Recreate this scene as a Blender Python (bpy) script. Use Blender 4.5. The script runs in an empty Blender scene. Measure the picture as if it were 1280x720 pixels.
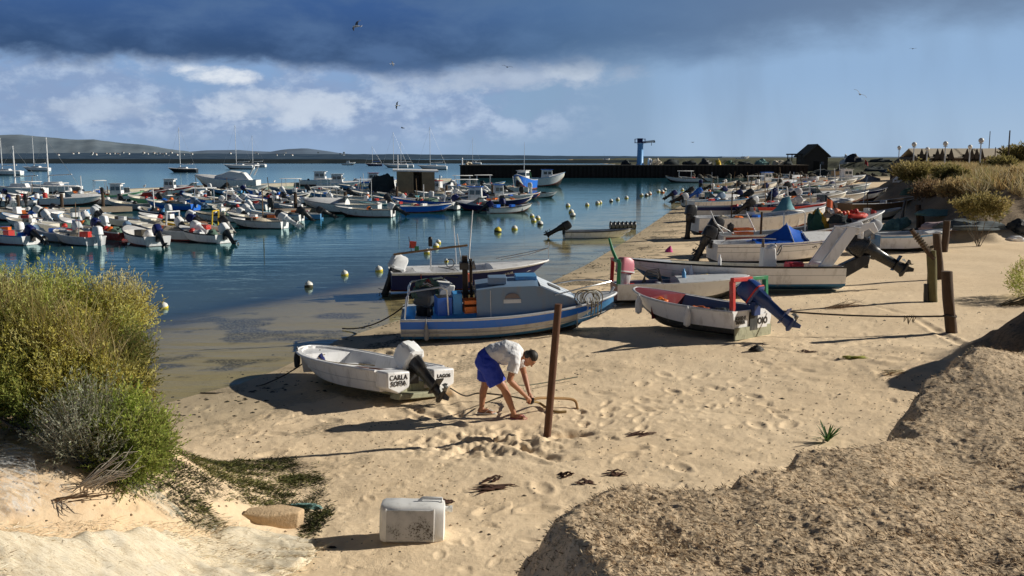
import bpy, math, random
import numpy as np
from mathutils import Vector, Matrix, Euler
RND = random.Random(11)
NP = np.random.default_rng(5)
scene = bpy.context.scene
col = scene.collection
rad = math.radians
# ------------------------------------------------------------------ camera
CAM_H, FPX, PITCH = 4.3, 1200.0, math.atan(163 / 1200)
cam_d = bpy.data.cameras.new("camera")
cam = bpy.data.objects.new("camera", cam_d)
col.objects.link(cam)
cam.location = (0, 0, CAM_H)
cam.rotation_euler = (math.pi / 2 - PITCH, 0, 0)
cam_d.sensor_width = 36
cam_d.lens = 36 * FPX / 1280
cam_d.clip_start = 0.1
cam_d.clip_end = 40000
scene.camera = cam
scene.view_settings.view_transform = 'Standard'
scene.view_settings.look = 'None'
scene.view_settings.exposure = 0

def ray(u, v):
    dx, dy = (u - 640) / FPX, (360 - v) / FPX
    return np.array([dx, math.cos(PITCH) + dy * math.sin(PITCH), -math.sin(PITCH) + dy * math.cos(PITCH)])

def at_z(u, v, z=0.0):
    d = ray(u, v)
    t = (z - CAM_H) / d[2]
    return np.array([0, 0, CAM_H]) + d * t

def at_d(u, v, dist):
    d = ray(u, v)
    return np.array([0, 0, CAM_H]) + d * (dist / d[1])

# ------------------------------------------------------------------ noise
def hash2(ix, iy, seed):
    h = (ix.astype(np.int64) * 374761393 + iy.astype(np.int64) * 668265263 + seed * 974634777) & 0xffffffff
    h = ((h ^ (h >> 13)) * 1274126177) & 0xffffffff
    h = ((h ^ (h >> 16)) * 2246822519) & 0xffffffff
    return (h ^ (h >> 15)) / 4294967295.0

def vnoise(x, y, seed=0):
    ix, iy = np.floor(x), np.floor(y)
    fx, fy = x - ix, y - iy
    fx = fx * fx * fx * (fx * (fx * 6 - 15) + 10)
    fy = fy * fy * fy * (fy * (fy * 6 - 15) + 10)
    a = hash2(ix, iy, seed); b = hash2(ix + 1, iy, seed)
    c = hash2(ix, iy + 1, seed); d = hash2(ix + 1, iy + 1, seed)
    return (a + (b - a) * fx) * (1 - fy) + (c + (d - c) * fx) * fy - 0.5

def fbm(x, y, seed=0, octv=4, gain=0.5, lac=2.03):
    s = np.zeros_like(x); a = 1.0
    for i in range(octv):
        s += a * vnoise(x, y, seed + i * 17)
        c_, s_ = math.cos(0.6), math.sin(0.6)
        x, y = (x * c_ - y * s_) * lac + 3.1, (x * s_ + y * c_) * lac + 1.7
        a *= gain
    return s

def sstep(a, b, x):
    t = np.clip((x - a) / (b - a), 0, 1)
    return t * t * (3 - 2 * t)

def sdist(px, py, line):
    """signed distance to an open polyline, positive on its right-hand side"""
    best = np.full(px.shape, 1e12); sgn = np.ones(px.shape)
    for (x0, y0), (x1, y1) in zip(line[:-1], line[1:]):
        ex, ey = x1 - x0, y1 - y0
        l2 = ex * ex + ey * ey
        t = np.clip(((px - x0) * ex + (py - y0) * ey) / l2, 0, 1)
        qx, qy = px - x0 - t * ex, py - y0 - t * ey
        d2 = qx * qx + qy * qy
        s = np.sign(ex * qy - ey * qx)
        m = d2 < best - 1e-9
        best = np.where(m, d2, best); sgn = np.where(m, -s, sgn)
    return np.sqrt(best) * np.where(sgn == 0, 1, sgn)

def inside(px, py, poly):
    r = np.zeros(px.shape, bool)
    for (x0, y0), (x1, y1) in zip(poly, poly[1:] + poly[:1]):
        if y0 == y1: continue
        r ^= ((y0 > py) != (y1 > py)) & (px < (x1 - x0) * (py - y0) / (y1 - y0) + x0)
    return r
# ------------------------------------------------------------------ terrain
def pxline(pts, z):
    return [tuple(at_z(u, v, z)[:2]) for u, v in pts]
SHORE = [(-400, -60), (-60, 2), (-20, 8), (-11.5, 12.5)] + pxline(
    [(205, 505), (250, 492), (300, 480), (352, 460), (425, 424), (500, 400), (610, 375), (690, 352), (735, 330), (790, 297),
     (838, 264), (868, 248), (905, 240), (932, 233)], 0) + [(56, 196), (66, 204), (66, 900), (300, 6000)]
LIP = [(1.3, 1.5), (0.66, 4.2)] + pxline([(740, 716), (716, 676), (688, 646), (700, 622), (742, 606), (800, 594), (856, 604), (905, 606), (960, 588),
     (1000, 566), (1045, 553), (1100, 541), (1140, 512), (1175, 480), (1215, 462), (1300, 452)], 1.85) + [(20, 12.6), (60, 14)]
BANK = [(80, 50)] + pxline([(1310, 292), (1240, 291), (1196, 290), (1165, 282), (1145, 274), (1122, 259), (1102, 246), (1092, 236)], 1.0) + [(62, 150), (90, 200), (120, 400), (500, 6000)]
BUMP = at_z(1222, 476, 2.0); HOLE = at_z(716, 528, 0.5); CHURN = at_z(615, 540, 0.45)
LEFT = (-5.6, 9.3)

WEED = ((325, 602, 76, 32), (375, 622, 34, 34), (265, 592, 56, 15), (232, 632, 50, 24), (396, 650, 18, 24), (300, 585, 64, 13))
def masks(x, y):
    s = sdist(x, y, SHORE)
    return s

def nearbank(x, y):
    k = np.exp(-(((x - 10.3) / 1.75) ** 2 + ((y - 16.4) / 1.6) ** 2) * (1 + .5 * fbm(x * .9, y * .9, 27, 3)))
    return 1.75 * k + .10 * k * fbm(x * 2.2, y * 2.2, 28, 3)
def hbase(x, y, full=False):
    s = sdist(x, y, SHORE)
    far = np.clip((y - 30) / 60, 0, 1)
    up = 0.042 * np.clip(s, 0, 12) + 0.03 * np.clip(s - 12, 0, 14) + 0.004 * np.clip(s - 25, 0, 200)
    so_ = s + .9 * fbm(x * .12, y * .12, 5, 2)
    dn = np.where(s < 0, np.maximum(0.030 * s, -0.5) + np.minimum(0, np.maximum(0.09 * (so_ + 5.5), -1.2)) + np.minimum(0, 0.02 * (s + 20)), 0)
    z = up + np.maximum(dn, -2.5)
    z += np.where(s > 0, 0.06 * fbm(x * 0.35, y * 0.35, 3, 3) * np.clip(s / 3, 0, 1), 0)
    # right bank and dune top
    wob = 0.9 * fbm(x * 0.25, y * 0.25, 21, 3) + 0.25 * fbm(x * 1.1, y * 1.1, 22, 2)
    sb = np.abs(sdist(x, y, BANK)) * np.where(inside(x, y, BANK + [(9000, 6000), (9000, 44)]), 1, -1) + wob
    bw = 1.7 + 0.035 * np.clip(y, 0, 60)
    mb = sstep(-0.3, 1, sb / bw)
    top = 2.95 + 0.35 * fbm(x * 0.18, y * 0.18, 31, 3) * np.clip(120 / (y + 60), .2, 1)
    z = z + (np.maximum(top, z) - z) * mb
    # foreground mound
    sl = sdist(x, y, LIP) + 0.36 * fbm(x * 1.1, y * 1.1, 41, 3) + .15 * fbm(x * 4, y * 4, 44, 3)
    ml = sstep(-0.55 - .35 * np.clip((7.2 - y) / 1.2, 0, 1), 0.22, sl) * np.where(y < 14, 1, 0)
    mtop = 1.82 + 0.05 * (x - 1) + 0.10 * fbm(x * 0.8, y * 0.8, 51, 3)
    mtop = mtop + 0.30 * np.exp(-(((x - BUMP[0]) / 0.75) ** 2 + ((y - BUMP[1] - .2) / 0.8) ** 2))
    mtop = np.clip(mtop, 0, 2.5)
    z = z + (np.maximum(mtop, z) - z) * ml
    z = z + nearbank(x, y) + 1.5 * np.exp(-(((x - 16) / 3.2) ** 2 + ((y - 17.5) / 3.0) ** 2))
    # left dune
    r2 = ((x - LEFT[0]) / 2.1) ** 2 + ((y - LEFT[1]) / 2.6) ** 2
    z = z + 1.25 * np.exp(-r2 * r2 * .6) + 0.5 * np.exp(-(((x + 6.5) / 3) ** 2 + ((y - 5.5) / 2.2) ** 2))
    if full:
        return z, s, mb, ml, np.exp(-r2 * r2 * .5), sl
    return z

def gz(x, y):
    return float(hbase(np.array([float(x)]), np.array([float(y)]))[0])

def ground(u, v, tmax=400):
    """where the sight line through a photo pixel meets the ground"""
    d = ray(u, v)
    t = np.geomspace(3.0, tmax, 1500)
    x, y, z = d[0] * t, d[1] * t, CAM_H + d[2] * t
    g = z - np.maximum(hbase(x, y), 0.0)
    i = int(np.argmax(g < 0)) if (g < 0).any() else len(t) - 1
    i = max(i, 1)
    a = g[i - 1] / (g[i - 1] - g[i] + 1e-12)
    tt = t[i - 1] + (t[i] - t[i - 1]) * a
    return np.array([d[0] * tt, d[1] * tt, CAM_H + d[2] * tt])

def fan_grid(angles, dists):
    A, Dd = np.meshgrid(angles, dists)
    return np.tan(A) * Dd, Dd

def grid_mesh(name, X, Y, Z, attrs, mat, smooth=True):
    nr, nc = X.shape
    co = np.stack([X, Y, Z], -1).reshape(-1, 3).astype(np.float32)
    idx = np.arange(nr * nc).reshape(nr, nc)
    q = np.stack([idx[:-1, :-1], idx[:-1, 1:], idx[1:, 1:], idx[1:, :-1]], -1).reshape(-1, 4)
    me = bpy.data.meshes.new(name)
    me.vertices.add(len(co)); me.vertices.foreach_set('co', co.ravel())
    me.loops.add(q.size); me.loops.foreach_set('vertex_index', q.ravel().astype(np.int32))
    me.polygons.add(len(q)); me.polygons.foreach_set('loop_start', (np.arange(len(q)) * 4).astype(np.int32))
    me.update(calc_edges=True)
    me.polygons.foreach_set('use_smooth', np.full(len(q), smooth))
    for k, a in attrs.items():
        at = me.attributes.new(k, 'FLOAT', 'POINT'); at.data.foreach_set('value', a.ravel().astype(np.float32))
    me.materials.append(mat)
    o = bpy.data.objects.new(name, me); col.objects.link(o)
    return o

# ------------------------------------------------------------------ node helpers
class NT:
    def __init__(s, tree):
        s.t = tree; s.n = tree.nodes; s.l = tree.links
    def add(s, typ, **kw):
        n = s.n.new(typ)
        for k, v in kw.items():
            setattr(n, k, v)
        return n
    def put(s, sock, val):
        if isinstance(val, bpy.types.NodeSocket): s.l.new(val, sock)
        elif val is not None:
            if hasattr(sock.default_value, '__len__') and not hasattr(val, '__len__'): val = (val,) * len(sock.default_value)
            if hasattr(sock.default_value, '__len__') and len(sock.default_value) == 4 and len(val) == 3: val = (*val, 1)
            sock.default_value = val
    def math(s, op, a, b=None, c=None, clamp=False):
        n = s.add('ShaderNodeMath', operation=op, use_clamp=clamp)
        s.put(n.inputs[0], a)
        if b is not None: s.put(n.inputs[1], b)
        if c is not None: s.put(n.inputs[2], c)
        return n.outputs[0]
    def mix(s, fac, a, b, blend='MIX'):
        n = s.add('ShaderNodeMix', data_type='RGBA', blend_type=blend)
        s.put(n.inputs[0], fac); s.put(n.inputs[6], a); s.put(n.inputs[7], b)
        return n.outputs[2]
    def noise(s, vec, scale, detail=4, rough=.55, dist=0.0, out=0):
        n = s.add('ShaderNodeTexNoise')
        if vec is not None: s.l.new(vec, n.inputs['Vector'])
        n.inputs['Scale'].default_value = scale; n.inputs['Detail'].default_value = detail
        n.inputs['Roughness'].default_value = rough; n.inputs['Distortion'].default_value = dist
        return n.outputs[out]
    def step(s, x, a, b):
        n = s.add('ShaderNodeMapRange', interpolation_type='SMOOTHSTEP')
        s.put(n.inputs['Value'], x); s.put(n.inputs['From Min'], a); s.put(n.inputs['From Max'], b)
        return n.outputs[0]
    def comb(s, x, y, z):
        n = s.add('ShaderNodeCombineXYZ')
        for i, q in enumerate((x, y, z)): s.put(n.inputs[i], q)
        return n.outputs[0]
    def scale(s, vec, sc):
        n = s.add('ShaderNodeMapping'); s.l.new(vec, n.inputs['Vector']); n.inputs['Scale'].default_value = sc
        return n.outputs[0]
    def attr(s, name, out='Fac'):
        return s.add('ShaderNodeAttribute', attribute_name=name).outputs[out]
    def bump(s, h, strength, dist, prev=None):
        n = s.add('ShaderNodeBump'); s.l.new(h, n.inputs['Height'])
        n.inputs['Strength'].default_value = strength; n.inputs['Distance'].default_value = dist
        if prev is not None: s.l.new(prev, n.inputs['Normal'])
        return n.outputs[0]

def srgb(r, g, b):
    f = lambda c: (c / 255 / 12.92) if c / 255 <= .04045 else ((c / 255 + .055) / 1.055) ** 2.4
    return (f(r), f(g), f(b))

def new_mat(name):
    m = bpy.data.materials.new(name); m.use_nodes = True
    nt = NT(m.node_tree); nt.n.clear()
    out = nt.add('ShaderNodeOutputMaterial')
    return m, nt, out

_MC = {}
def mat(name, c, rough=.5, metal=0.0, var=.18, nscale=6.0, bump=0.0, bscale=40.0, dirt=0.0, dirtc=(.09, .07, .05), spec=.5, trans=0.0):
    """plain worn material: base colour broken up by noise, optional grime and bump"""
    if name in _MC: return _MC[name]
    m, nt, out = new_mat(name)
    p = nt.add('ShaderNodeBsdfPrincipled'); nt.l.new(p.outputs[0], out.inputs[0])
    oi = nt.add('ShaderNodeObjectInfo')
    tc = nt.add('ShaderNodeTexCoord').outputs['Object']
    off = nt.add('ShaderNodeVectorMath', operation='ADD'); nt.l.new(tc, off.inputs[0])
    nt.l.new(nt.math('MULTIPLY', oi.outputs['Random'], 37.0), off.inputs[1])
    v = off.outputs[0]
    n1 = nt.noise(v, nscale, 5, .6)
    k = nt.math('MULTIPLY_ADD', nt.math('SUBTRACT', n1, .5), var * 2, 1.0)
    cc = nt.mix(1.0, c, nt.comb(k, k, k), 'MULTIPLY')
    if dirt > 0:
        n2 = nt.noise(nt.scale(v, (1, 1, .35)), nscale * 2.2, 6, .65)
        g = nt.math('MULTIPLY', nt.step(n2, .48, .72), dirt)
        cc = nt.mix(g, cc, dirtc)
    nt.put(p.inputs['Base Color'], cc)
    nt.put(p.inputs['Roughness'], nt.math('MULTIPLY_ADD', n1, .25, rough - .1))
    p.inputs['Metallic'].default_value = metal
    p.inputs['Specular IOR Level'].default_value = spec
    if trans: p.inputs['Transmission Weight'].default_value = trans
    if bump > 0:
        nt.put(p.inputs['Normal'], nt.bump(nt.noise(v, bscale, 4, .6), .6, bump))
    _MC[name] = m
    return m

# ------------------------------------------------------------------ mesh builder
class MB:
    def __init__(s): s.v = []; s.f = []; s.m = []
    def add(s, vs, fs, m=0, M=None):
        b = len(s.v)
        if M is not None: vs = [tuple(M @ Vector(p)) for p in vs]
        s.v += [tuple(p) for p in vs]; s.f += [tuple(b + i for i in f) for f in fs]; s.m += [m] * len(fs)
        return s
    def box(s, c, d, m=0, rot=(0, 0, 0), top=(1, 1), sh=(0, 0), M=None):
        x, y, z = d[0] / 2, d[1] / 2, d[2] / 2
        R = Euler(rot).to_matrix()
        vs = []
        for sz in (-1, 1):
            tx, ty = (1, 1) if sz < 0 else top
            ox, oy = (0, 0) if sz < 0 else sh
            for sx, sy in ((-1, -1), (1, -1), (1, 1), (-1, 1)):
                vs.append(tuple(R @ Vector((sx * x * tx + ox, sy * y * ty + oy, sz * z)) + Vector(c)))
        return s.add(vs, [(3, 2, 1, 0), (4, 5, 6, 7), (0, 1, 5, 4), (1, 2, 6, 5), (2, 3, 7, 6), (3, 0, 4, 7)], m, M)
    def tube(s, pts, r, n=8, m=0, caps=True, M=None, flat=1.0):
        pts = [Vector(p) for p in pts]
        rs = r if isinstance(r, (list, tuple)) else [r] * len(pts)
        vs = []; up = None
        for i, p in enumerate(pts):
            a = pts[min(i + 1, len(pts) - 1)] - pts[max(i - 1, 0)]
            a = a.normalized() if a.length > 1e-9 else Vector((0, 0, 1))
            if up is None:
                up = Vector((0, 0, 1)) if abs(a.z) < .9 else Vector((1, 0, 0))
            e1 = a.cross(up); e1 = e1.normalized() if e1.length > 1e-6 else a.orthogonal().normalized()
            e2 = e1.cross(a).normalized(); up = e2
            for k in range(n):
                t = 2 * math.pi * k / n
                vs.append(p + (e1 * math.cos(t) + e2 * math.sin(t) * flat) * rs[i])
        fs = []
        for i in range(len(pts) - 1):
            for k in range(n):
                k2 = (k + 1) % n
                fs.append((i * n + k, i * n + k2, (i + 1) * n + k2, (i + 1) * n + k))
        if caps:
            fs.append(tuple(range(n - 1, -1, -1))); fs.append(tuple((len(pts) - 1) * n + k for k in range(n)))
        return s.add(vs, fs, m, M)
    def lathe(s, prof, n=16, c=(0, 0, 0), m=0, M=None, sc=(1, 1)):
        vs = []; fs = []
        for r, z in prof:
            for k in range(n):
                t = 2 * math.pi * k / n
                vs.append((c[0] + r * math.cos(t) * sc[0], c[1] + r * math.sin(t) * sc[1], c[2] + z))
        for i in range(len(prof) - 1):
            for k in range(n):
                k2 = (k + 1) % n
                fs.append((i * n + k, i * n + k2, (i + 1) * n + k2, (i + 1) * n + k))
        fs.append(tuple(range(n - 1, -1, -1))); fs.append(tuple((len(prof) - 1) * n + k for k in range(n)))
        return s.add(vs, fs, m, M)
    def ball(s, c, r, nu=12, nv=8, m=0, M=None):
        r = (r, r, r) if not hasattr(r, '__len__') else r
        vs = [(c[0], c[1], c[2] - r[2])]; fs = []
        for j in range(1, nv):
            p = -math.pi / 2 + math.pi * j / nv
            for i in range(nu):
                t = 2 * math.pi * i / nu
                vs.append((c[0] + r[0] * math.cos(p) * math.cos(t), c[1] + r[1] * math.cos(p) * math.sin(t), c[2] + r[2] * math.sin(p)))
        vs.append((c[0], c[1], c[2] + r[2])); L = len(vs) - 1
        for i in range(nu):
            i2 = (i + 1) % nu
            fs.append((0, 1 + i2, 1 + i)); b = 1 + (nv - 2) * nu
            fs.append((L, b + i, b + i2))
            for j in range(nv - 2):
                a = 1 + j * nu
                fs.append((a + i, a + i2, a + nu + i2, a + nu + i))
        return s.add(vs, fs, m, M)
    def loft(s, rings, m=0, closed=True, caps=True, M=None):
        n = len(rings[0]); vs = [p for r in rings for p in r]; fs = []
        for i in range(len(rings) - 1):
            for k in range(n if closed else n - 1):
                k2 = (k + 1) % n
                fs.append((i * n + k, i * n + k2, (i + 1) * n + k2, (i + 1) * n + k))
        if caps and closed:
            fs.append(tuple(range(n - 1, -1, -1))); fs.append(tuple((len(rings) - 1) * n + k for k in range(n)))
        return s.add(vs, fs, m, M)
    def prism(s, poly, a, b, axis='y', m=0, M=None):
        """polygon in the plane across `axis`, extruded from a to b"""
        def P(p, t):
            return {'y': (p[0], t, p[1]), 'x': (t, p[0], p[1]), 'z': (p[0], p[1], t)}[axis]
        n = len(poly)
        vs = [P(p, a) for p in poly] + [P(p, b) for p in poly]
        fs = [tuple(range(n)), tuple(range(2 * n - 1, n - 1, -1))] + [(i, i + n, (i + 1) % n + n, (i + 1) % n) for i in range(n)]
        return s.add(vs, fs, m, M)
    def build(s, name, mats, parent=None, smooth=38, bevel=0.0, fix=True):
        me = bpy.data.meshes.new(name)
        me.from_pydata(s.v, [], s.f)
        if not isinstance(mats, (list, tuple)): mats = [mats]
        for q in mats: me.materials.append(q)
        me.polygons.foreach_set('material_index', s.m)
        if fix:
            import bmesh
            bm = bmesh.new(); bm.from_mesh(me)
            bmesh.ops.recalc_face_normals(bm, faces=bm.faces); bm.to_mesh(me); bm.free()
        me.update()
        if smooth:
            me.polygons.foreach_set('use_smooth', [True] * len(me.polygons))
            me.set_sharp_from_angle(angle=rad(smooth))
        o = bpy.data.objects.new(name, me); col.objects.link(o)
        if parent is not None: o.parent = parent
        if bevel > 0:
            b = o.modifiers.new('bevel', 'BEVEL'); b.width = bevel; b.segments = 2; b.limit_method = 'ANGLE'; b.angle_limit = rad(40)
        return o

def thing(name, label, cat, loc=(0, 0, 0), rot=(0, 0, 0), group=None):
    o = bpy.data.objects.new(name, None); col.objects.link(o)
    o.empty_display_size = .2
    o.location = tuple(float(q) for q in loc); o.rotation_euler = rot if hasattr(rot, '__len__') else (0, 0, rot)
    o['label'] = label; o['category'] = cat
    if group: o['group'] = group
    return o
def tag(o, label, cat, group=None):
    o['label'] = label; o['category'] = cat
    if group: o['group'] = group
    return o
def struct(o): o['kind'] = 'structure'; return o
def dup(root, loc, rot, label=None):
    r = root.copy(); col.objects.link(r); r.location = tuple(float(q) for q in loc); r.rotation_euler = rot
    if label: r['label'] = label
    for ch in list(root.children):
        c = ch.copy(); col.objects.link(c); c.parent = r
        for g in ch.children:
            d = g.copy(); col.objects.link(d); d.parent = c
    return r

def text_part(txt, size, m, parent, M, extr=.004, name='lettering', bold=0.0, sx=1.0):
    cu = bpy.data.curves.new('t', 'FONT'); cu.body = txt; cu.size = size; cu.extrude = extr; cu.align_x = 'CENTER'; cu.offset = bold
    cu.space_character = 1.08; cu.space_line = .85; cu.resolution_u = 3
    o = bpy.data.objects.new('t', cu); col.objects.link(o)
    dg = bpy.context.evaluated_depsgraph_get(); dg.update()
    me = bpy.data.meshes.new_from_object(o.evaluated_get(dg))
    bpy.data.objects.remove(o); bpy.data.curves.remove(cu)
    me.name = name
    if sx != 1.0: me.transform(Matrix.Scale(sx, 4, (1, 0, 0)))
    me.transform(M); me.materials.clear(); me.materials.append(m)
    o = bpy.data.objects.new(name, me); col.objects.link(o); o.parent = parent
    return o
def frame_M(origin, xdir, updir):
    x = Vector(xdir).normalized(); z = x.cross(Vector(updir)).normalized(); y = z.cross(x)
    M = Matrix((x, y, z)).transposed().to_4x4(); M.translation = Vector(origin)
    return M
# ------------------------------------------------------------------ sun and sky
SUN_EL, SUN_AZ = rad(26), rad(79)          # azimuth measured from +Y towards +X
sd = bpy.data.lights.new("sun", 'SUN'); sd.energy = 5.0; sd.angle = rad(.5); sd.color = (1.0, .94, .82)
so = bpy.data.objects.new("sun", sd); col.objects.link(so)
sv = Vector((math.sin(SUN_AZ) * math.cos(SUN_EL), math.cos(SUN_AZ) * math.cos(SUN_EL), math.sin(SUN_EL)))
so.rotation_euler = sv.to_track_quat('Z', 'Y').to_euler(); so.location = (40, 10, 40)

w = bpy.data.worlds.new("World"); scene.world = w; w.use_nodes = True
nt = NT(w.node_tree); nt.n.clear()
wo = nt.add('ShaderNodeOutputWorld')
sky = nt.add('ShaderNodeTexSky', sky_type='NISHITA'); sky.sun_disc = False
sky.sun_elevation = SUN_EL; sky.sun_rotation = SUN_AZ; sky.air_density = 1.0; sky.dust_density = .6; sky.ozone_density = 2.0
bg1 = nt.add('ShaderNodeBackground'); nt.l.new(sky.outputs[0], bg1.inputs[0]); bg1.inputs[1].default_value = 0.07
tc = nt.add('ShaderNodeTexCoord').outputs['Generated']
sp = nt.add('ShaderNodeSeparateXYZ'); nt.l.new(tc, sp.inputs[0])
X, Y, Z = sp.outputs
az = nt.math('ARCTAN2', X, Y)
vec = nt.comb(nt.math('MULTIPLY', az, 1.0), nt.math('MULTIPLY', Z, 2.6), 0.37)
n_big = nt.noise(vec, 5.0, 6, .55, .3)
n_mid = nt.noise(nt.comb(az, nt.math('MULTIPLY', Z, 2.0), 4.2), 14.0, 8, .6, .25)
n_fine = nt.noise(nt.comb(az, nt.math('MULTIPLY', Z, 1.5), 9.1), 34.0, 8, .6)
# clear sky behind the clouds: pale blue, hazier and greyer to the right where rain falls
right = nt.step(az, -.15, .22)
blue_lo = nt.mix(right, srgb(148, 175, 210), srgb(162, 189, 218))
blue_hi = nt.mix(right, srgb(134, 168, 212), srgb(146, 178, 215))
base = nt.mix(nt.step(Z, .0, .09), blue_lo, blue_hi)
veil = nt.noise(nt.comb(nt.math('MULTIPLY_ADD', Z, .08, az), nt.math('MULTIPLY', Z, .3), 2.2), 14.0, 4, .5)
base = nt.mix(nt.math('MULTIPLY', nt.step(veil, .40, .70), .34), base, srgb(122, 145, 175))
cen = nt.math('DIVIDE', nt.math('SUBTRACT', az, .05), .13)
base = nt.mix(nt.math('MULTIPLY', nt.math('SUBTRACT', 1.0, nt.math('MULTIPLY', cen, cen), clamp=True), .75), base, srgb(134, 164, 196))
# broken cumulus low on the left
lowband = nt.math('MULTIPLY', nt.step(Z, .006, .035), nt.math('SUBTRACT', 1.0, nt.step(az, -.02, .13)))
cum = nt.math('MULTIPLY', nt.step(nt.math('MULTIPLY_ADD', n_mid, .55, nt.math('MULTIPLY', n_big, .5)), .40, .54), lowband)
shade = nt.step(nt.math('ADD', n_fine, nt.math('MULTIPLY', nt.math('SUBTRACT', n_mid, .5), .9)), .38, .72)
cumc = nt.mix(shade, srgb(138, 161, 199), srgb(184, 202, 228))
base = nt.mix(nt.math('MULTIPLY', cum, .9), base, cumc)
# sunlit cumulus heads
def blob(a0, e0, ra, re):
    dx = nt.math('DIVIDE', nt.math('SUBTRACT', az, a0), ra); dz = nt.math('DIVIDE', nt.math('SUBTRACT', Z, e0), re)
    r = nt.math('ADD', nt.math('MULTIPLY', dx, dx), nt.math('MULTIPLY', dz, dz))
    return nt.math('MULTIPLY_ADD', nt.math('SUBTRACT', n_mid, .5), 2.2, nt.math('SUBTRACT', 1.0, nt.math('MULTIPLY', r, .55)))
for a0, e0, ra, re, k, cc in ((-.285, .080, .05, .010, .95, srgb(232, 238, 246)), (-.23, .052, .08, .018, .75, srgb(205, 216, 232)), (-.40, .045, .07, .012, .5, srgb(190, 203, 222)),
                          (-.02, .082, .14, .018, .75, srgb(176, 190, 212)), (.065, .090, .035, .014, .75, srgb(196, 208, 224))):
    b = nt.step(nt.math('ADD', blob(a0, e0, ra, re), nt.math('MULTIPLY', nt.math('SUBTRACT', n_fine, .5), 1.2)), .25, 1.0)
    base = nt.mix(nt.math('MULTIPLY', b, k), base, cc)
# heavy rain-cloud deck above
edge = nt.math('MULTIPLY_ADD', nt.math('MAXIMUM', az, -.05), .060, .089)
edge = nt.math('MINIMUM', edge, .15)
soft = nt.math('MULTIPLY_ADD', nt.step(az, -.1, .3), .022, .012)
q = nt.math('ADD', Z, nt.math('ADD', nt.math('MULTIPLY', nt.math('SUBTRACT', n_big, .5), .06), nt.math('MULTIPLY', nt.math('SUBTRACT', n_mid, .5), .040)))
deck = nt.step(nt.math('DIVIDE', nt.math('SUBTRACT', q, edge), soft), -.6, 1.0)
hi = nt.step(nt.math('SUBTRACT', Z, edge), .0, .075)
dk = nt.mix(hi, srgb(40, 68, 108), srgb(54, 90, 146))
dk = nt.mix(nt.step(nt.math('MULTIPLY_ADD', n_mid, .4, nt.math('MULTIPLY', n_big, .6)), .4, .62), dk, srgb(76, 106, 150))
dk = nt.mix(nt.math('MULTIPLY', nt.step(az, -.12, .10), .6), dk, srgb(90, 124, 164))
dk = nt.mix(nt.math('MULTIPLY', nt.step(az, .02, .4), .75), dk, srgb(114, 135, 164))
dk = nt.mix(nt.step(Z, .145, .25), dk, srgb(32, 43, 60))
base = nt.mix(deck, base, dk)
bg2 = nt.add('ShaderNodeBackground'); nt.l.new(base, bg2.inputs[0]); bg2.inputs[1].default_value = 1.0
mx = nt.add('ShaderNodeMixShader'); mx.inputs[0].default_value = .93
nt.l.new(bg1.outputs[0], mx.inputs[1]); nt.l.new(bg2.outputs[0], mx.inputs[2]); nt.l.new(mx.outputs[0], wo.inputs[0])

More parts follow.
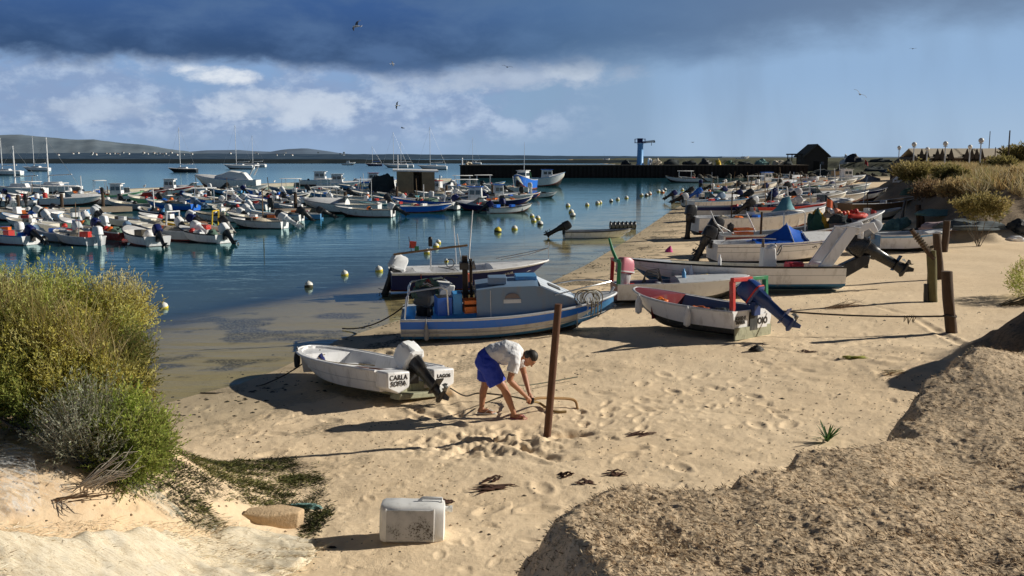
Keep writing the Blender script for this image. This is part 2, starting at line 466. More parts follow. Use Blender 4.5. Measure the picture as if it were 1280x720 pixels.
# ------------------------------------------------------------------ ground sheet
DRAGS = [[tuple(ground(*q)[:2]) for q in l] for l in (((520, 512), (590, 540), (700, 575), (800, 560)), ((930, 432), (1000, 440), (1100, 425)), ((480, 440), (540, 470), (575, 520)), ((1060, 375), (1140, 395), (1230, 420)))]
def micro(x, y, s, ml, mb, ld, dist):
    near = np.clip((40 - dist) / 25, 0, 1)
    z = np.zeros_like(x)
    sandm = np.clip(s / 1.2, 0, 1) * (1 - ml)
    # trodden sand: dents and ripples
    z += sandm * near * (0.022 * fbm(x * 2.2, y * 2.2, 61, 4) + 0.012 * np.minimum(0, fbm(x * 6.5, y * 6.5, 65, 3) + .12) * 1.6)
    # footprints: one dent in most cells of a jittered grid
    for cs, sd, dp in ((.42, 611, .030), (.63, 617, .036), (.31, 623, .016)):
        ix, iy = np.floor(x / cs), np.floor(y / cs)
        jx, jy = hash2(ix, iy, sd), hash2(ix, iy, sd + 1); th = hash2(ix, iy, sd + 2) * 6.28; on = hash2(ix, iy, sd + 3) < -.05 + 1.5 * fbm(x * .35, y * .35, sd + 4, 2)
        ux, uy = x - (ix + .3 + .4 * jx) * cs, y - (iy + .3 + .4 * jy) * cs
        a, b = (ux * np.cos(th) + uy * np.sin(th)) / (cs * .30), (uy * np.cos(th) - ux * np.sin(th)) / (cs * .15)
        rr = a * a + b * b
        z += sandm * near * on * dp * .55 * (-np.exp(-rr * rr) + .45 * np.exp(-((np.sqrt(rr) - 1.5) / .35) ** 2))
    for ln in DRAGS:
        dd = np.abs(sdist(x, y, ln)) / .09
        z += sandm * (-.045 * np.exp(-dd * dd) + .024 * np.exp(-((dd - 1.7) / .6) ** 2)) * (.6 + fbm(x * 3, y * 3, 631, 2))
    cr = ((x - CHURN[0]) / 1.15) ** 2 + ((y - CHURN[1]) / .8) ** 2
    z += np.exp(-cr * cr) * (0.11 * fbm(x * 5.0, y * 5.0, 71, 3) - .02)
    hr = ((x - HOLE[0]) / .26) ** 2 + ((y - HOLE[1]) / .16) ** 2
    z += -0.16 * np.exp(-hr * hr) + .05 * np.exp(-(((x - HOLE[0] + .4) / .3) ** 2 + ((y - HOLE[1] + .35) / .2) ** 2))
    # matted rough crust on the mound and bank
    rough = np.clip(ml + .8 * mb * np.clip((45 - dist) / 20, 0, 1), 0, 1)
    a = fbm(x * 7.5, y * 7.5, 81, 2); b = fbm(x * 21, y * 21, 85, 2)
    ridg = 1 - np.abs(fbm(x * 13, y * 13, 89, 3)) * 3
    cs = .055; ix, iy = np.floor(x / cs), np.floor(y / cs)      # crumbs: one clod in each jittered cell
    ux, uy = x / cs - ix - .3 - .4 * hash2(ix, iy, 701), y / cs - iy - .3 - .4 * hash2(ix, iy, 702)
    clod = np.clip(1 - (ux * ux + uy * uy) * 7, 0, 1) * hash2(ix, iy, 703)
    z += rough * (0.012 * a + 0.010 * b + .008 * np.clip(ridg, 0, 1) * (fbm(x * 3, y * 3, 97, 2) + .7) + .004 * clod * np.clip((11 - dist) / 4, 0, 1))
    pit = np.minimum(0, fbm(x * 3.1, y * 3.1, 99, 3) + .16)
    z += rough * .06 * pit
    z += ld * (0.03 * fbm(x * 4, y * 4, 111, 4))
    return z
fov = rad(31)
ang = np.concatenate([np.linspace(rad(-62), -fov, 60)[:-1], np.linspace(-fov, fov, 900), np.linspace(fov, rad(62), 60)[1:]])
vpx = np.concatenate([np.linspace(1600, 930, 50)[:-1], np.linspace(930, 330, 640)[:-1], np.linspace(330, 200.2, 300)])
dists = 3.0 * FPX / (vpx - 197) ; dists = np.concatenate([dists, [1500, 2500, 5000, 12000, 30000]])
GX, GY = fan_grid(ang, dists)
gz_, gs, gmb, gml, gld, gsl = hbase(GX, GY, True)
gdist = np.hypot(GX, GY)
gz_ = gz_ + micro(GX, GY, gs, gml, gmb, gld, gdist)
# seaweed wrack lines and scattered litter darken the sand
wrack = sstep(.12, .34, fbm(GX * 1.3, GY * 1.3, 131, 4)) * np.exp(-((gs - 1.6) / 1.5) ** 2)
wk = np.zeros_like(GX)
for (u, v, ru, rv) in WEED:
    c = ground(u, v); sx = c[1] / FPX * ru; sy = max(ground(u, v - rv)[1] - c[1], .1)
    wk = np.maximum(wk, 1 - ((GX - c[0]) / sx) ** 2 - ((GY - c[1]) / sy) ** 2)
wk = np.clip(wk * 2, 0, 1) * sstep(-.12, .2, fbm(GX * 1.6, GY * 1.6, 433, 4))
gld = gld * (1 - .8 * wk)
wrack = np.maximum(wrack, wk)
wrack = np.maximum(wrack, .85 * sstep(.10, .30, fbm(GX * .7 + GY * .2, GY * 1.1, 151, 4)) * sstep(-9, -5, gs) * sstep(.8, -1.0, gs))
wrack = np.maximum(wrack, sstep(.20, .36, fbm(GX * .9 + gs, GY * .9, 137, 4)) * np.exp(-((gs - 4.0) / 2.6) ** 2) * .5)

m_g, nt, out = new_mat("sand_ground")
p = nt.add('ShaderNodeBsdfPrincipled'); nt.l.new(p.outputs[0], out.inputs[0])
geo = nt.add('ShaderNodeNewGeometry'); P = geo.outputs['Position']
n1 = nt.noise(P, .45, 5, .6); n2 = nt.noise(P, 5.0, 6, .65); n3 = nt.noise(P, 70.0, 4, .7); n4 = nt.noise(P, 17.0, 5, .7)
sand = nt.mix(nt.step(n1, .3, .7), (.95, .745, .505), (.87, .665, .435))
sand = nt.mix(nt.math('MULTIPLY', nt.step(n2, .45, .75), .45), sand, (.58, .42, .25))
sand = nt.mix(nt.math('MULTIPLY', nt.step(n3, .35, .7), .35), sand, (.90, .73, .53))
sand = nt.mix(nt.math('MULTIPLY', nt.step(n4, .62, .74), .55), sand, (.25, .165, .09))
n5 = nt.noise(P, 34.0, 5, .75)
crust = nt.mix(nt.step(n4, .42, .72), (.70, .53, .35), (.40, .29, .18))
crust = nt.mix(nt.math('MULTIPLY', nt.step(n5, .52, .62), .85), crust, (.13, .085, .05))  # shade of small pits put into the crust colour by noise
crust = nt.mix(nt.math('MULTIPLY', nt.step(n3, .4, .7), .55), crust, (.78, .63, .45))
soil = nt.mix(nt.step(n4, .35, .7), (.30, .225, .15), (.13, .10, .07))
orange = nt.mix(nt.step(n2, .35, .7), (.66, .46, .28), (.74, .58, .40))
c = nt.mix(nt.attr('left'), sand, orange)
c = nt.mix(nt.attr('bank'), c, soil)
c = nt.mix(nt.attr('mound'), c, crust)
wet = nt.attr('wet')
c = nt.mix(nt.math('MULTIPLY', wet, .60), c, (.37, .31, .20))
c = nt.mix(nt.math('MULTIPLY', nt.attr('wrack'), nt.step(n4, .36, .58)), c, (.028, .024, .014))
c = nt.mix(nt.attr('deep'), c, (.05, .055, .04))
c = nt.mix(nt.attr('scrub'), c, nt.mix(nt.step(n1, .35, .65), (.10, .095, .05), (.05, .06, .03)))
nt.put(p.inputs['Base Color'], c)
nt.put(p.inputs['Roughness'], nt.math('MULTIPLY_ADD', wet, -.35, .92))
p.inputs['Specular IOR Level'].default_value = .25
bh = nt.math('ADD', nt.math('MULTIPLY', n3, .5), nt.math('MULTIPLY', n4, 1.0))
nt.put(p.inputs['Normal'], nt.bump(bh, .55, .02))
wetv = 1 - sstep(.2, 3.4, gs + 1.6 * fbm(GX * .6, GY * .6, 141, 3))
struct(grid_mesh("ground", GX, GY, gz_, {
    'mound': gml, 'bank': np.clip(np.maximum(sstep(.02, .3, gmb), sstep(.10, .5, nearbank(GX, GY))) * np.clip((160 - gdist) / 60, .35, 1), 0, 1), 'left': gld, 'wet': wetv, 'wrack': wrack,  # near bank: the slope's shade is put into the dark soil colour as well
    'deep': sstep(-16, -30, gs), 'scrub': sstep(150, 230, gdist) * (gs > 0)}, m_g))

# ------------------------------------------------------------------ water sheet
ang2 = np.concatenate([np.linspace(rad(-80), -fov, 40)[:-1], np.linspace(-fov, fov, 320), np.linspace(fov, rad(80), 40)[1:]])
vp2 = np.concatenate([np.linspace(620, 300, 260)[:-1], np.linspace(300, 198.2, 200)])
d2 = np.concatenate([CAM_H * FPX / (vp2 - 197), [6000, 10000, 20000, 32000]])
WX, WY = fan_grid(ang2, d2)
wz, ws, *_ = hbase(WX, WY, True)
m_w, nt, out = new_mat("harbour_water")
geo = nt.add('ShaderNodeNewGeometry'); P = geo.outputs['Position']
depth = nt.attr('depth')
clear = nt.math('SUBTRACT', 1.0, nt.math('MULTIPLY_ADD', nt.step(depth, .04, .48), .94, .06))
n1 = nt.noise(nt.scale(P, (.35, 1.3, 1)), 1.0, 3, .5); n2 = nt.noise(nt.scale(P, (1.0, 3.2, 1)), 1.7, 3, .55)
n0 = nt.noise(nt.scale(P, (.05, .16, 1)), 1.0, 3, .5)
nrm = nt.bump(n1, .22, .06); nrm = nt.bump(n2, .16, .02, nrm)
nrm = nt.bump(n0, .3, .1, nrm)
body = nt.mix(nt.step(depth, .2, 1.6), (.085, .115, .090), (.010, .068, .086))
body = nt.mix(nt.step(nt.attr('far'), .0, 1.0), body, (.028, .10, .17))
dif = nt.add('ShaderNodeBsdfDiffuse'); nt.put(dif.inputs[0], body); nt.put(dif.inputs['Normal'], nrm)
tr = nt.add('ShaderNodeBsdfTransparent'); tr.inputs[0].default_value = (.96, .97, .84, 1)
gl = nt.add('ShaderNodeBsdfGlossy'); nt.put(gl.inputs['Roughness'], nt.math('MULTIPLY_ADD', nt.attr('far'), .16, .035)); nt.put(gl.inputs['Normal'], nrm)
gl.inputs[0].default_value = (.72, .94, .95, 1)
dt = nt.add('ShaderNodeVectorMath', operation='DOT_PRODUCT'); nt.l.new(nrm, dt.inputs[0]); nt.l.new(geo.outputs['Incoming'], dt.inputs[1])
cosv = nt.math('ABSOLUTE', dt.outputs['Value'])
fres = nt.math('MULTIPLY_ADD', nt.math('POWER', nt.math('SUBTRACT', 1.0, cosv, clamp=True), 4.6), .96, .02)
mA = nt.add('ShaderNodeMixShader'); nt.put(mA.inputs[0], clear); nt.l.new(dif.outputs[0], mA.inputs[1]); nt.l.new(tr.outputs[0], mA.inputs[2])
mB = nt.add('ShaderNodeMixShader'); nt.put(mB.inputs[0], nt.math('MULTIPLY', fres, .80)); nt.l.new(mA.outputs[0], mB.inputs[1]); nt.l.new(gl.outputs[0], mB.inputs[2])
nt.l.new(mB.outputs[0], out.inputs[0])
struct(grid_mesh("water", WX, WY, np.zeros_like(WX), {'depth': np.clip(-wz, 0, 5), 'far': sstep(60, 400, WY)}, m_w))

# ------------------------------------------------------------------ far shore: hills and low marsh
def ridge(name, pts, dist, depth, m, base=-1.0, n=140, rough=1.0):
    us = np.linspace(pts[0][0], pts[-1][0], n)
    vs = np.interp(us, [p[0] for p in pts], [p[1] for p in pts])
    x = (us - 640) / FPX * dist
    hgt = (197 - vs) / FPX * dist + CAM_H
    hgt = hgt + rough * dist / 1200 * fbm(us * .06, us * 0 + 3.3, 7, 4)
    rows = []
    for k, (a, b) in enumerate(((0, 0), (.25, .45), (.5, .8), (.8, .96), (1, 1), (1.6, .4), (2.2, 0))):
        zz = base + (np.maximum(hgt, .1) - base) * b
        zz = zz + (rough * dist / 700 * fbm(us * .09, us * 0 + k * 3.7, 9, 4) if 0 < b < 1 else 0)
        rows.append((x * (1 + a * depth / dist), np.full_like(x, dist) + a * depth, zz))
    X_, Y_, Z_ = (np.array([r[i] for r in rows]) for i in range(3))
    return struct(grid_mesh(name, X_, Y_, Z_, {}, m))
def hill_mat(name, a, b, sc):
    m, nt, out = new_mat(name)
    p = nt.add('ShaderNodeBsdfPrincipled'); nt.l.new(p.outputs[0], out.inputs[0])
    P = nt.add('ShaderNodeNewGeometry').outputs['Position']
    nt.put(p.inputs['Base Color'], nt.mix(nt.step(nt.noise(P, sc, 6, .65), .35, .65), a, b)); p.inputs['Roughness'].default_value = 1; p.inputs['Specular IOR Level'].default_value = 0
    return m
m_h1 = hill_mat("hazed_hill_scrub", (.21, .26, .31), (.14, .185, .235), .006)  # blue-grey of aerial haze is put into both hill colours
m_h2 = hill_mat("hazed_hill_far", (.17, .23, .32), (.14, .19, .27), .004)
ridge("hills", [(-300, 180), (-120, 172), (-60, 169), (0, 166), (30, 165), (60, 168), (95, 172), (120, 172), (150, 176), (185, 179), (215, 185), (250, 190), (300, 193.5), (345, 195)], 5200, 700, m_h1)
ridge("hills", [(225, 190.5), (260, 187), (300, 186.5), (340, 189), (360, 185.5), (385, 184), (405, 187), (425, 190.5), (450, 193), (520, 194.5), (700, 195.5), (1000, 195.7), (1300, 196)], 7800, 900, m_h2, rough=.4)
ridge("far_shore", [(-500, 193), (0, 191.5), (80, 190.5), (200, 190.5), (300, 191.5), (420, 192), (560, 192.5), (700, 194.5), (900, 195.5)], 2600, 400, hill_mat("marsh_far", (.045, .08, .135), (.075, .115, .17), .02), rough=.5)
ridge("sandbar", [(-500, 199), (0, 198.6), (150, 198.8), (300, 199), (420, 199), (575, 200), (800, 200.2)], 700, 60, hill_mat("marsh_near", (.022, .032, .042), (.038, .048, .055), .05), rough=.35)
# ------------------------------------------------------------------ shared materials
def paint(name, c, rough=.4, dirt=.38, var=.08): return mat('paint_' + name, c, rough, 0, var, 2.5, dirt=dirt, dirtc=(.22, .20, .175))
WHITE = paint('white', (.82, .82, .83)); CREAM = paint('cream', (.74, .70, .60)); GREY = paint('grey', (.40, .42, .44)); LGREY = paint('light_grey', (.60, .62, .65))
BLUE = paint('blue', (.012, .15, .68), .35, .14); NAVY = mat('navy_paint', (.006, .014, .10), .45, 0, .1, 2.5, dirt=.05, spec=.3); SKYB = paint('sky_blue', (.10, .32, .62)); TEALP = paint('teal', (.03, .26, .33)); STEELB = paint('slate_blue', (.15, .235, .355))
RED = paint('red', (.50, .028, .022)); DRED = paint('dark_red', (.22, .016, .016)); GREEN = paint('green', (.012, .20, .075)); LGREEN = paint('light_green', (.22, .60, .30)); ORANGE = paint('orange', (.75, .17, .02)); YELLOW = paint('yellow', (.78, .52, .03))
BLACK = paint('black', (.018, .018, .020), .35, .3); PINK = paint('pink', (.72, .30, .36)); WOODP = mat('bare_timber', (.24, .155, .085), .8, 0, .3, 5, .004, 60); DARKWOOD = mat('tarred_timber', (.075, .048, .030), .85, 0, .35, 7, .006, 50)
RUBBER = mat('rubber', (.02, .02, .02), .6); STEEL = mat('galvanised_steel', (.62, .63, .64), .32, .9, .1); ALU = mat('brushed_alloy', (.66, .67, .68), .3, .85, .1)
GLASS = mat('tinted_perspex', (.06, .09, .11), .08, 0, .05, spec=.9); ROPE = mat('weathered_rope', (.20, .16, .10), .9, 0, .25, 30); DROPE = mat('dark_rope', (.05, .04, .032), .9, 0, .25, 30); BROPE = mat('blue_rope', (.05, .16, .32), .9)
PLASTIC_W = mat('chalky_plastic', (.80, .80, .79), .42, 0, .08, 4, dirt=.25); TARP_B = mat('blue_tarpaulin', (.014, .12, .58), .45, 0, .12, 5, .01, 12); TARP_T = mat('teal_tarpaulin', (.16, .38, .44), .55, 0, .2, 5, .01, 12); TARP_K = mat('dark_tarpaulin', (.025, .028, .032), .55, 0, .2, 5, .02, 8); TARP_W = mat('white_cloth_cover', (.78, .79, .80), .7, 0, .08, 6, .01, 14)
NET_G = mat('green_netting', (.10, .17, .135), .95, 0, .5, 9, .05, 30); NET_K = mat('dark_netting', (.035, .045, .05), .95, 0, .5, 9, .05, 30); NET_R = mat('rusty_netting', (.22, .11, .07), .95, 0, .5, 9, .05, 30); NET_W = mat('pale_netting', (.52, .46, .36), .95, 0, .4, 9, .05, 30); NET_T = mat('teal_netting', (.16, .30, .285), .95, 0, .5, 9, .05, 30)
ANTIF = paint('antifouling_black', (.022, .024, .024), .7, .5); ANTIB = paint('antifouling_blue', (.02, .14, .30), .7, .5); ANTIR = paint('antifouling_red', (.22, .035, .025), .7, .5); SLIME = mat('slimed_hull', (.36, .36, .25), .8, 0, .45, 7, dirt=.6, dirtc=(.07, .075, .05))
MATS = dict(white=WHITE, cream=CREAM, grey=GREY, lgrey=LGREY, blue=BLUE, navy=NAVY, sky=SKYB, teal=TEALP, slate=STEELB, red=RED, dred=DRED, green=GREEN, lgreen=LGREEN, orange=ORANGE, yellow=YELLOW, black=BLACK, pink=PINK, wood=WOODP, dwood=DARKWOOD)
CNAME = dict(white='white', cream='cream', grey='grey', lgrey='light grey', blue='blue', navy='navy blue', sky='pale blue', teal='teal', slate='slate blue', red='red', dred='dark red', green='green', lgreen='pale green', orange='orange', yellow='yellow', black='black', wood='bare timber')

# ------------------------------------------------------------------ hull
class Hull:
    """half-breadth lines of a small boat; x forward from the transom, z up from the keel"""
    def __init__(s, L, B, D, rise=.35, wt=.82, rake=.12, p=2.2, q=1.45, tm=.42, dead=.22, gw=.07, sole=.3, stern_rise=.0, entry=.55):
        s.__dict__.update(L=L, B=B, D=D, rise=rise, wt=wt, rake=rake, p=p, q=q, tm=tm, dead=dead, gw=gw, sole=sole, sr=stern_rise, entry=entry)
    def half(s, t):
        if t < s.tm:
            u = 1 - t / s.tm
            return s.B / 2 * (1 - (1 - s.wt) * u * u)
        u = (t - s.tm) / (1 - s.tm)
        return s.B / 2 * max(1 - u ** s.p, 0) ** (1 / s.q) + .006
    def sheer(s, t): return s.D * (1 + s.rise * max(0, t - .25) ** 2 / .5625 + s.sr * (1 - t) ** 3)
    def keel(s, t): return s.D * (0.0 + s.entry * max(0, (t - .62) / .38) ** 2.6 + .05 * (1 - t) ** 2)
    def ring(s, t, fs):
        zs, zk, bs = s.sheer(t), s.keel(t), s.half(t)
        u = max(0, (t - .3) / .7)
        bc = bs * (.86 - .46 * u ** 1.6); zc = zk + (zs - zk) * (s.dead + .22 * u ** 1.5)
        pts = [(0, zk), (bc * .5, zk + (zc - zk) * .42), (bc, zc)]
        for f in fs:
            pts.append((bc + (bs - bc) * (f ** .75), zc + (zs - zc) * f))
        return pts, zs, zk
    def X(s, t, g): return s.L * t - s.rake * s.L * (t ** 5) * (1 - g)
    def side(s, t, f, out=.004, sgn=1):
        """point on the topsides: f = 0 chine .. 1 sheer"""
        pts, zs, zk = s.ring(t, [f])
        y, z = pts[3]
        return Vector((s.X(t, (z - zk) / (zs - zk)), sgn * (y + out), z))
    def build(s, parent, bands, bottom, inner, rim, n=16, name='hull', open_to=1.0, transom=None):
        """bands: list of (upper fraction, material) from chine to sheer"""
        mats = [bottom] + [b[1] for b in bands] + [inner, rim, transom or bands[-1][1]]
        fs = [b[0] for b in bands]
        fs2 = []; bm = []
        prev = 0
        for i, f in enumerate(fs):
            k = 2 if f - prev > .3 else 1
            for j in range(1, k + 1): fs2.append(prev + (f - prev) * j / k); bm.append(i + 1)
            prev = f
        NI, NR, NTR = len(bands) + 1, len(bands) + 2, len(bands) + 3
        ts = [1 - (1 - i / (n - 1)) ** 1.35 for i in range(n)]
        V = []; Fc = []; Fm = []
        half_n = 3 + len(fs2) + 3
        for i, t in enumerate(ts):
            pts, zs, zk = s.ring(t, fs2)
            row = [(s.X(t, (z - zk) / (zs - zk + 1e-6)), y, z) for y, z in pts]
            bs = s.half(t); yi = max(bs - s.gw, .003)
            xi = s.X(t, 1) + (.05 if i == 0 else 0) - (s.gw * .9 if i == n - 1 else 0)
            zsole = min(s.keel(t) + s.D * s.sole * (1 + .6 * t ** 3), zs - .03)
            y_at = np.interp(zsole, [q[1] for q in pts], [q[0] for q in pts])
            ysl = max(min(y_at - .05, yi - .02), .002)
            row += [(xi, yi, zs), (xi, ysl, zsole), (xi, 0, zsole)]
            V.append(row)
        idx = {}
        verts = []
        for i, row in enumerate(V):
            for k, p in enumerate(row):
                for sg in (1, -1):
                    if abs(p[1]) < 1e-9 and sg < 0: idx[i, k, sg] = idx[i, k, 1]; continue
                    idx[i, k, sg] = len(verts); verts.append((p[0], p[1] * sg, p[2]))
        for i in range(n - 1):
            for k in range(half_n - 1):
                m = 0 if k < 2 else (bm[k - 2] if k - 2 < len(bm) else (NR if k == half_n - 4 else NI))
                for sg in (1, -1):
                    q = (idx[i, k, sg], idx[i + 1, k, sg], idx[i + 1, k + 1, sg], idx[i, k + 1, sg])
                    if sg < 0: q = q[::-1]
                    q = tuple(dict.fromkeys(q))
                    if len(q) > 2: Fc.append(q); Fm.append(m)
        so_ = half_n - 4                       # sheer, outer
        # transom outside, inside, and cap; bow cap
        for k in range(so_):
            q = (idx[0, k, 1], idx[0, k + 1, 1], idx[0, k + 1, -1], idx[0, k, -1]); q = tuple(dict.fromkeys(q))
            if len(q) > 2: Fc.append(q); Fm.append(NTR if k >= 2 else 0)
        Fc.append((idx[0, half_n - 3, 1], idx[0, half_n - 2, 1], idx[0, half_n - 1, 1], idx[0, half_n - 2, -1], idx[0, half_n - 3, -1])); Fm.append(NI)
        Fc.append((idx[0, so_, 1], idx[0, half_n - 3, 1], idx[0, half_n - 3, -1], idx[0, so_, -1])); Fm.append(NR)
        e = n - 1
        for k in range(half_n - 2):
            q = tuple(dict.fromkeys((idx[e, k, 1], idx[e, k, -1], idx[e, k + 1, -1], idx[e, k + 1, 1])))
            if len(q) > 2: Fc.append(q); Fm.append(NI if k > so_ else (NR if k == so_ else (0 if k < 2 else bm[min(k - 2, len(bm) - 1)])))
        b = MB(); b.v = verts; b.f = Fc; b.m = Fm
        return b.build(name, mats, parent, smooth=32)
    def rail(s, parent, m, r=.022, n=14, dz=-.01, t1=1.0, name='rubbing_strake'):
        b = MB()
        ts = [1 - (1 - i / (n - 1)) ** 1.35 for i in range(n)]
        pts = [(s.X(t, 1), -(s.half(t) + .004), s.sheer(t) + dz) for t in ts if t <= t1]
        b.tube(pts + [(p[0], -p[1], p[2]) for p in reversed(pts)], r, 6)
        return b.build(name, m, parent)
    def deck(s, parent, t0, t1, m, name='foredeck', camber=.05, dz=.004, n=8, drop=0.0, bulk=True):
        b = MB(); rows = []
        for i in range(n):
            t = t0 + (t1 - t0) * i / (n - 1)
            y = max(s.half(t) - s.gw * .5, .002); z = s.sheer(t) + dz - drop
            rows.append([(s.X(t, 1) - (s.gw * .5 if t > .99 else 0), y * k, z + camber * s.half(t) * 2 * (1 - k * k)) for k in (-1, -.6, 0, .6, 1)])
        b.loft(rows, 0, closed=False)
        if bulk:
            r = rows[0]; y = s.half(t0) * .8
            b.add(r + [(r[4][0] + .02, y, s.D * s.sole + s.keel(t0)), (r[0][0] + .02, -y, s.D * s.sole + s.keel(t0))], [(0, 1, 2, 3, 4, 5, 6)], 0)
        return b.build(name, m, parent)
    def thwart(s, parent, t, m, w=.22, zf=.72, name='seat'):
        z = s.keel(t) + (s.sheer(t) - s.keel(t)) * zf; y = s.half(t) - s.gw - .015
        b = MB().box((s.L * t, 0, z), (w, 2 * y, .035))
        return b.build(name, m, parent, bevel=.006)

def outboard(parent, x, z, sc=1.0, tilt=0.0, cowl=BLACK, leg=BLACK, y=0.0, steer=0.0, tiller=True, cover=None, detail=True, letters=None, band=None):
    """outboard motor clamped on the transom; tilt in degrees swings the leg up behind the boat"""
    M = Matrix.Translation((x, y, z)) @ Matrix.Rotation(steer, 4, 'Z') @ Matrix.Rotation(rad(tilt), 4, 'Y') @ Matrix.Scale(sc, 4)
    M0 = Matrix.Translation((x, y, z)) @ Matrix.Scale(sc, 4)
    b = MB()
    b.box((-.02, 0, -.08), (.07, .20, .26), M=M0); b.box((.045, .07, -.03), (.05, .03, .14), M=M0); b.box((.045, -.07, -.03), (.05, .03, .14), M=M0)
    # midsection: tapering leg, anti-ventilation plate, gearcase, skeg
    def el(cx, z, a, w): return [(cx + a * math.cos(t), w * math.sin(t), z) for t in np.linspace(0, 2 * math.pi, 10, endpoint=False)]
    b.loft([el(-.16, .10, .17, .12), el(-.17, .0, .16, .11), el(-.18, -.18, .135, .085), el(-.18, -.20, .115, .07), el(-.18, -.45, .105, .058), el(-.18, -.62, .10, .045), el(-.18, -.76, .12, .038)], M=M)
    b.box((-.22, 0, -.60), (.34, .17, .018), M=M)
    b.loft([el(.02, 0, 0, 0)] and [[(xx, r_ * math.cos(t), -.80 + r_ * math.sin(t)) for t in np.linspace(0, 2 * math.pi, 8, endpoint=False)] for xx, r_ in ((-.02, .012), (-.06, .048), (-.2, .055), (-.32, .04))], M=M)
    b.prism([(-.12, -.80), (-.28, -.80), (-.30, -.96), (-.24, -.98)], -.010, .010, 'y', M=M)
    o = b.build('outboard_motor', leg, parent)
    c = MB()
    ck = cowl if cover is None else cover
    rings = []
    for zz, a0, a1, w in ((.07, -.33, .05, .125), (.10, -.37, .09, .158), (.135, -.375, .095, .16), (.138, -.36, .08, .15), (.30, -.355, .085, .15), (.39, -.33, .065, .14), (.45, -.24, .03, .115), (.462, -.20, .0, .09)):
        cx, a = (a0 + a1) / 2, (a1 - a0) / 2
        pw = .48
        rings.append([(cx + a * math.copysign(abs(math.cos(t)) ** pw, math.cos(t)), w * math.copysign(abs(math.sin(t)) ** pw, math.sin(t)), zz - (.05 * (cx + a * math.cos(t) - .1) if zz > .3 else 0)) for t in np.linspace(0, 2 * math.pi, 20, endpoint=False)])
    if cover is not None:
        rings = [[(p[0] * 1.06 + .012 * math.sin(k * 3.1 + p[2] * 14), p[1] * 1.10 + .014 * math.sin(k * 2.4 + p[2] * 20), p[2] * 1.03 + .010 * math.sin(k * 4.4)) for k, p in enumerate(r)] for r in rings]
    c.loft(rings, M=M)
    c.build('cowling', ck, o, smooth=28)
    if detail:
        if band is not None:
            bb = MB(); bb.loft([[(p[0] * 1.012 - .002, p[1] * 1.02, p[2]) for p in rings[1]], [(p[0] * 1.012 - .002, p[1] * 1.02, p[2]) for p in rings[2]]], caps=False, M=M); bb.build('cowling_band', band, o)
        pr = MB(); pr.tube([(-.30, 0, -.80), (-.40, 0, -.80)], [.04, .03], 8, M=M)
        for k in range(3):
            a = k * 2.094
            pr.add([(-.335, .03 * math.cos(a), -.80 + .03 * math.sin(a)), (-.325, .125 * math.cos(a - .4), -.80 + .125 * math.sin(a - .4)), (-.36, .14 * math.cos(a), -.80 + .14 * math.sin(a)), (-.385, .12 * math.cos(a + .4), -.80 + .12 * math.sin(a + .4))], [(0, 1, 2, 3)], M=M)
        pr.build('propeller', mat('worn_propeller', (.22, .22, .21), .45, .5), o)
        if tiller:
            tb = MB(); tb.tube([(.04, 0, .10), (.30, .02, .16), (.56, .03, .20)], [.026, .022, .026], 8, M=M); tb.build('tiller', RUBBER, o)
        if letters:
            t, size, lm = letters
            text_part(t, size, lm, o, M @ frame_M((-.14, -.181, .25), (1, 0, 0.12), (0, 0, 1)))
    return o

def pipe(parent, pts, r, m, name, n=7):
    return MB().tube(pts, r, n).build(name, m, parent)

def arc(c, r0, a0, a1, n, plane='xz'):
    out_ = []
    for i in range(n):
        a = a0 + (a1 - a0) * i / (n - 1)
        out_.append((c[0] + r0 * math.cos(a), c[1], c[2] + r0 * math.sin(a)) if plane == 'xz' else (c[0], c[1] + r0 * math.cos(a), c[2] + r0 * math.sin(a)))
    return out_

def lumpy(b, c, r, seed, m=0, nu=22, nv=12, amp=.28, floor=None, rough=.1):
    """heap of soft stuff: a flattened lumpy dome"""
    rows = []
    for j in range(nv + 1):
        ph = math.pi / 2 * (1 - j / nv)
        row = []
        for i in range(nu):
            t = 2 * math.pi * i / nu
            x, y, z = math.cos(ph) * math.cos(t), math.cos(ph) * math.sin(t), math.sin(ph)
            q = np.array([x * 1.7 + seed * 3.1]); w = np.array([y * 1.7 + z * 1.3 + seed * 1.7])
            k = 1 + amp * 2 * float(fbm(q, w, seed, 4)[0])
            k += rough * float(vnoise(q * 5, w * 5, seed + 5)[0])
            row.append((c[0] + r[0] * x * k, c[1] + r[1] * y * k, c[2] + r[2] * z * (k if j < nv else 0)))
        rows.append(row)
    return b.loft(rows[::-1], m)

# rope between points, sagging
def sag(a, b_, d, n=12):
    a, b_ = Vector(a), Vector(b_)
    return [a.lerp(b_, i / (n - 1)) - Vector((0, 0, d * 4 * (i / (n - 1)) * (1 - i / (n - 1)))) for i in range(n)]

def place(u, v, heading, roll=0, pitch=0, dz=0, dist=None):
    g = ground(u, v)
    return (g[0], g[1], max(g[2], 0) + dz), (rad(roll), rad(-pitch), rad(heading))
def W(root, p):
    """world position of a point given in a thing's own coordinates"""
    bpy.context.view_layer.update()
    return root.matrix_world @ Vector(p)

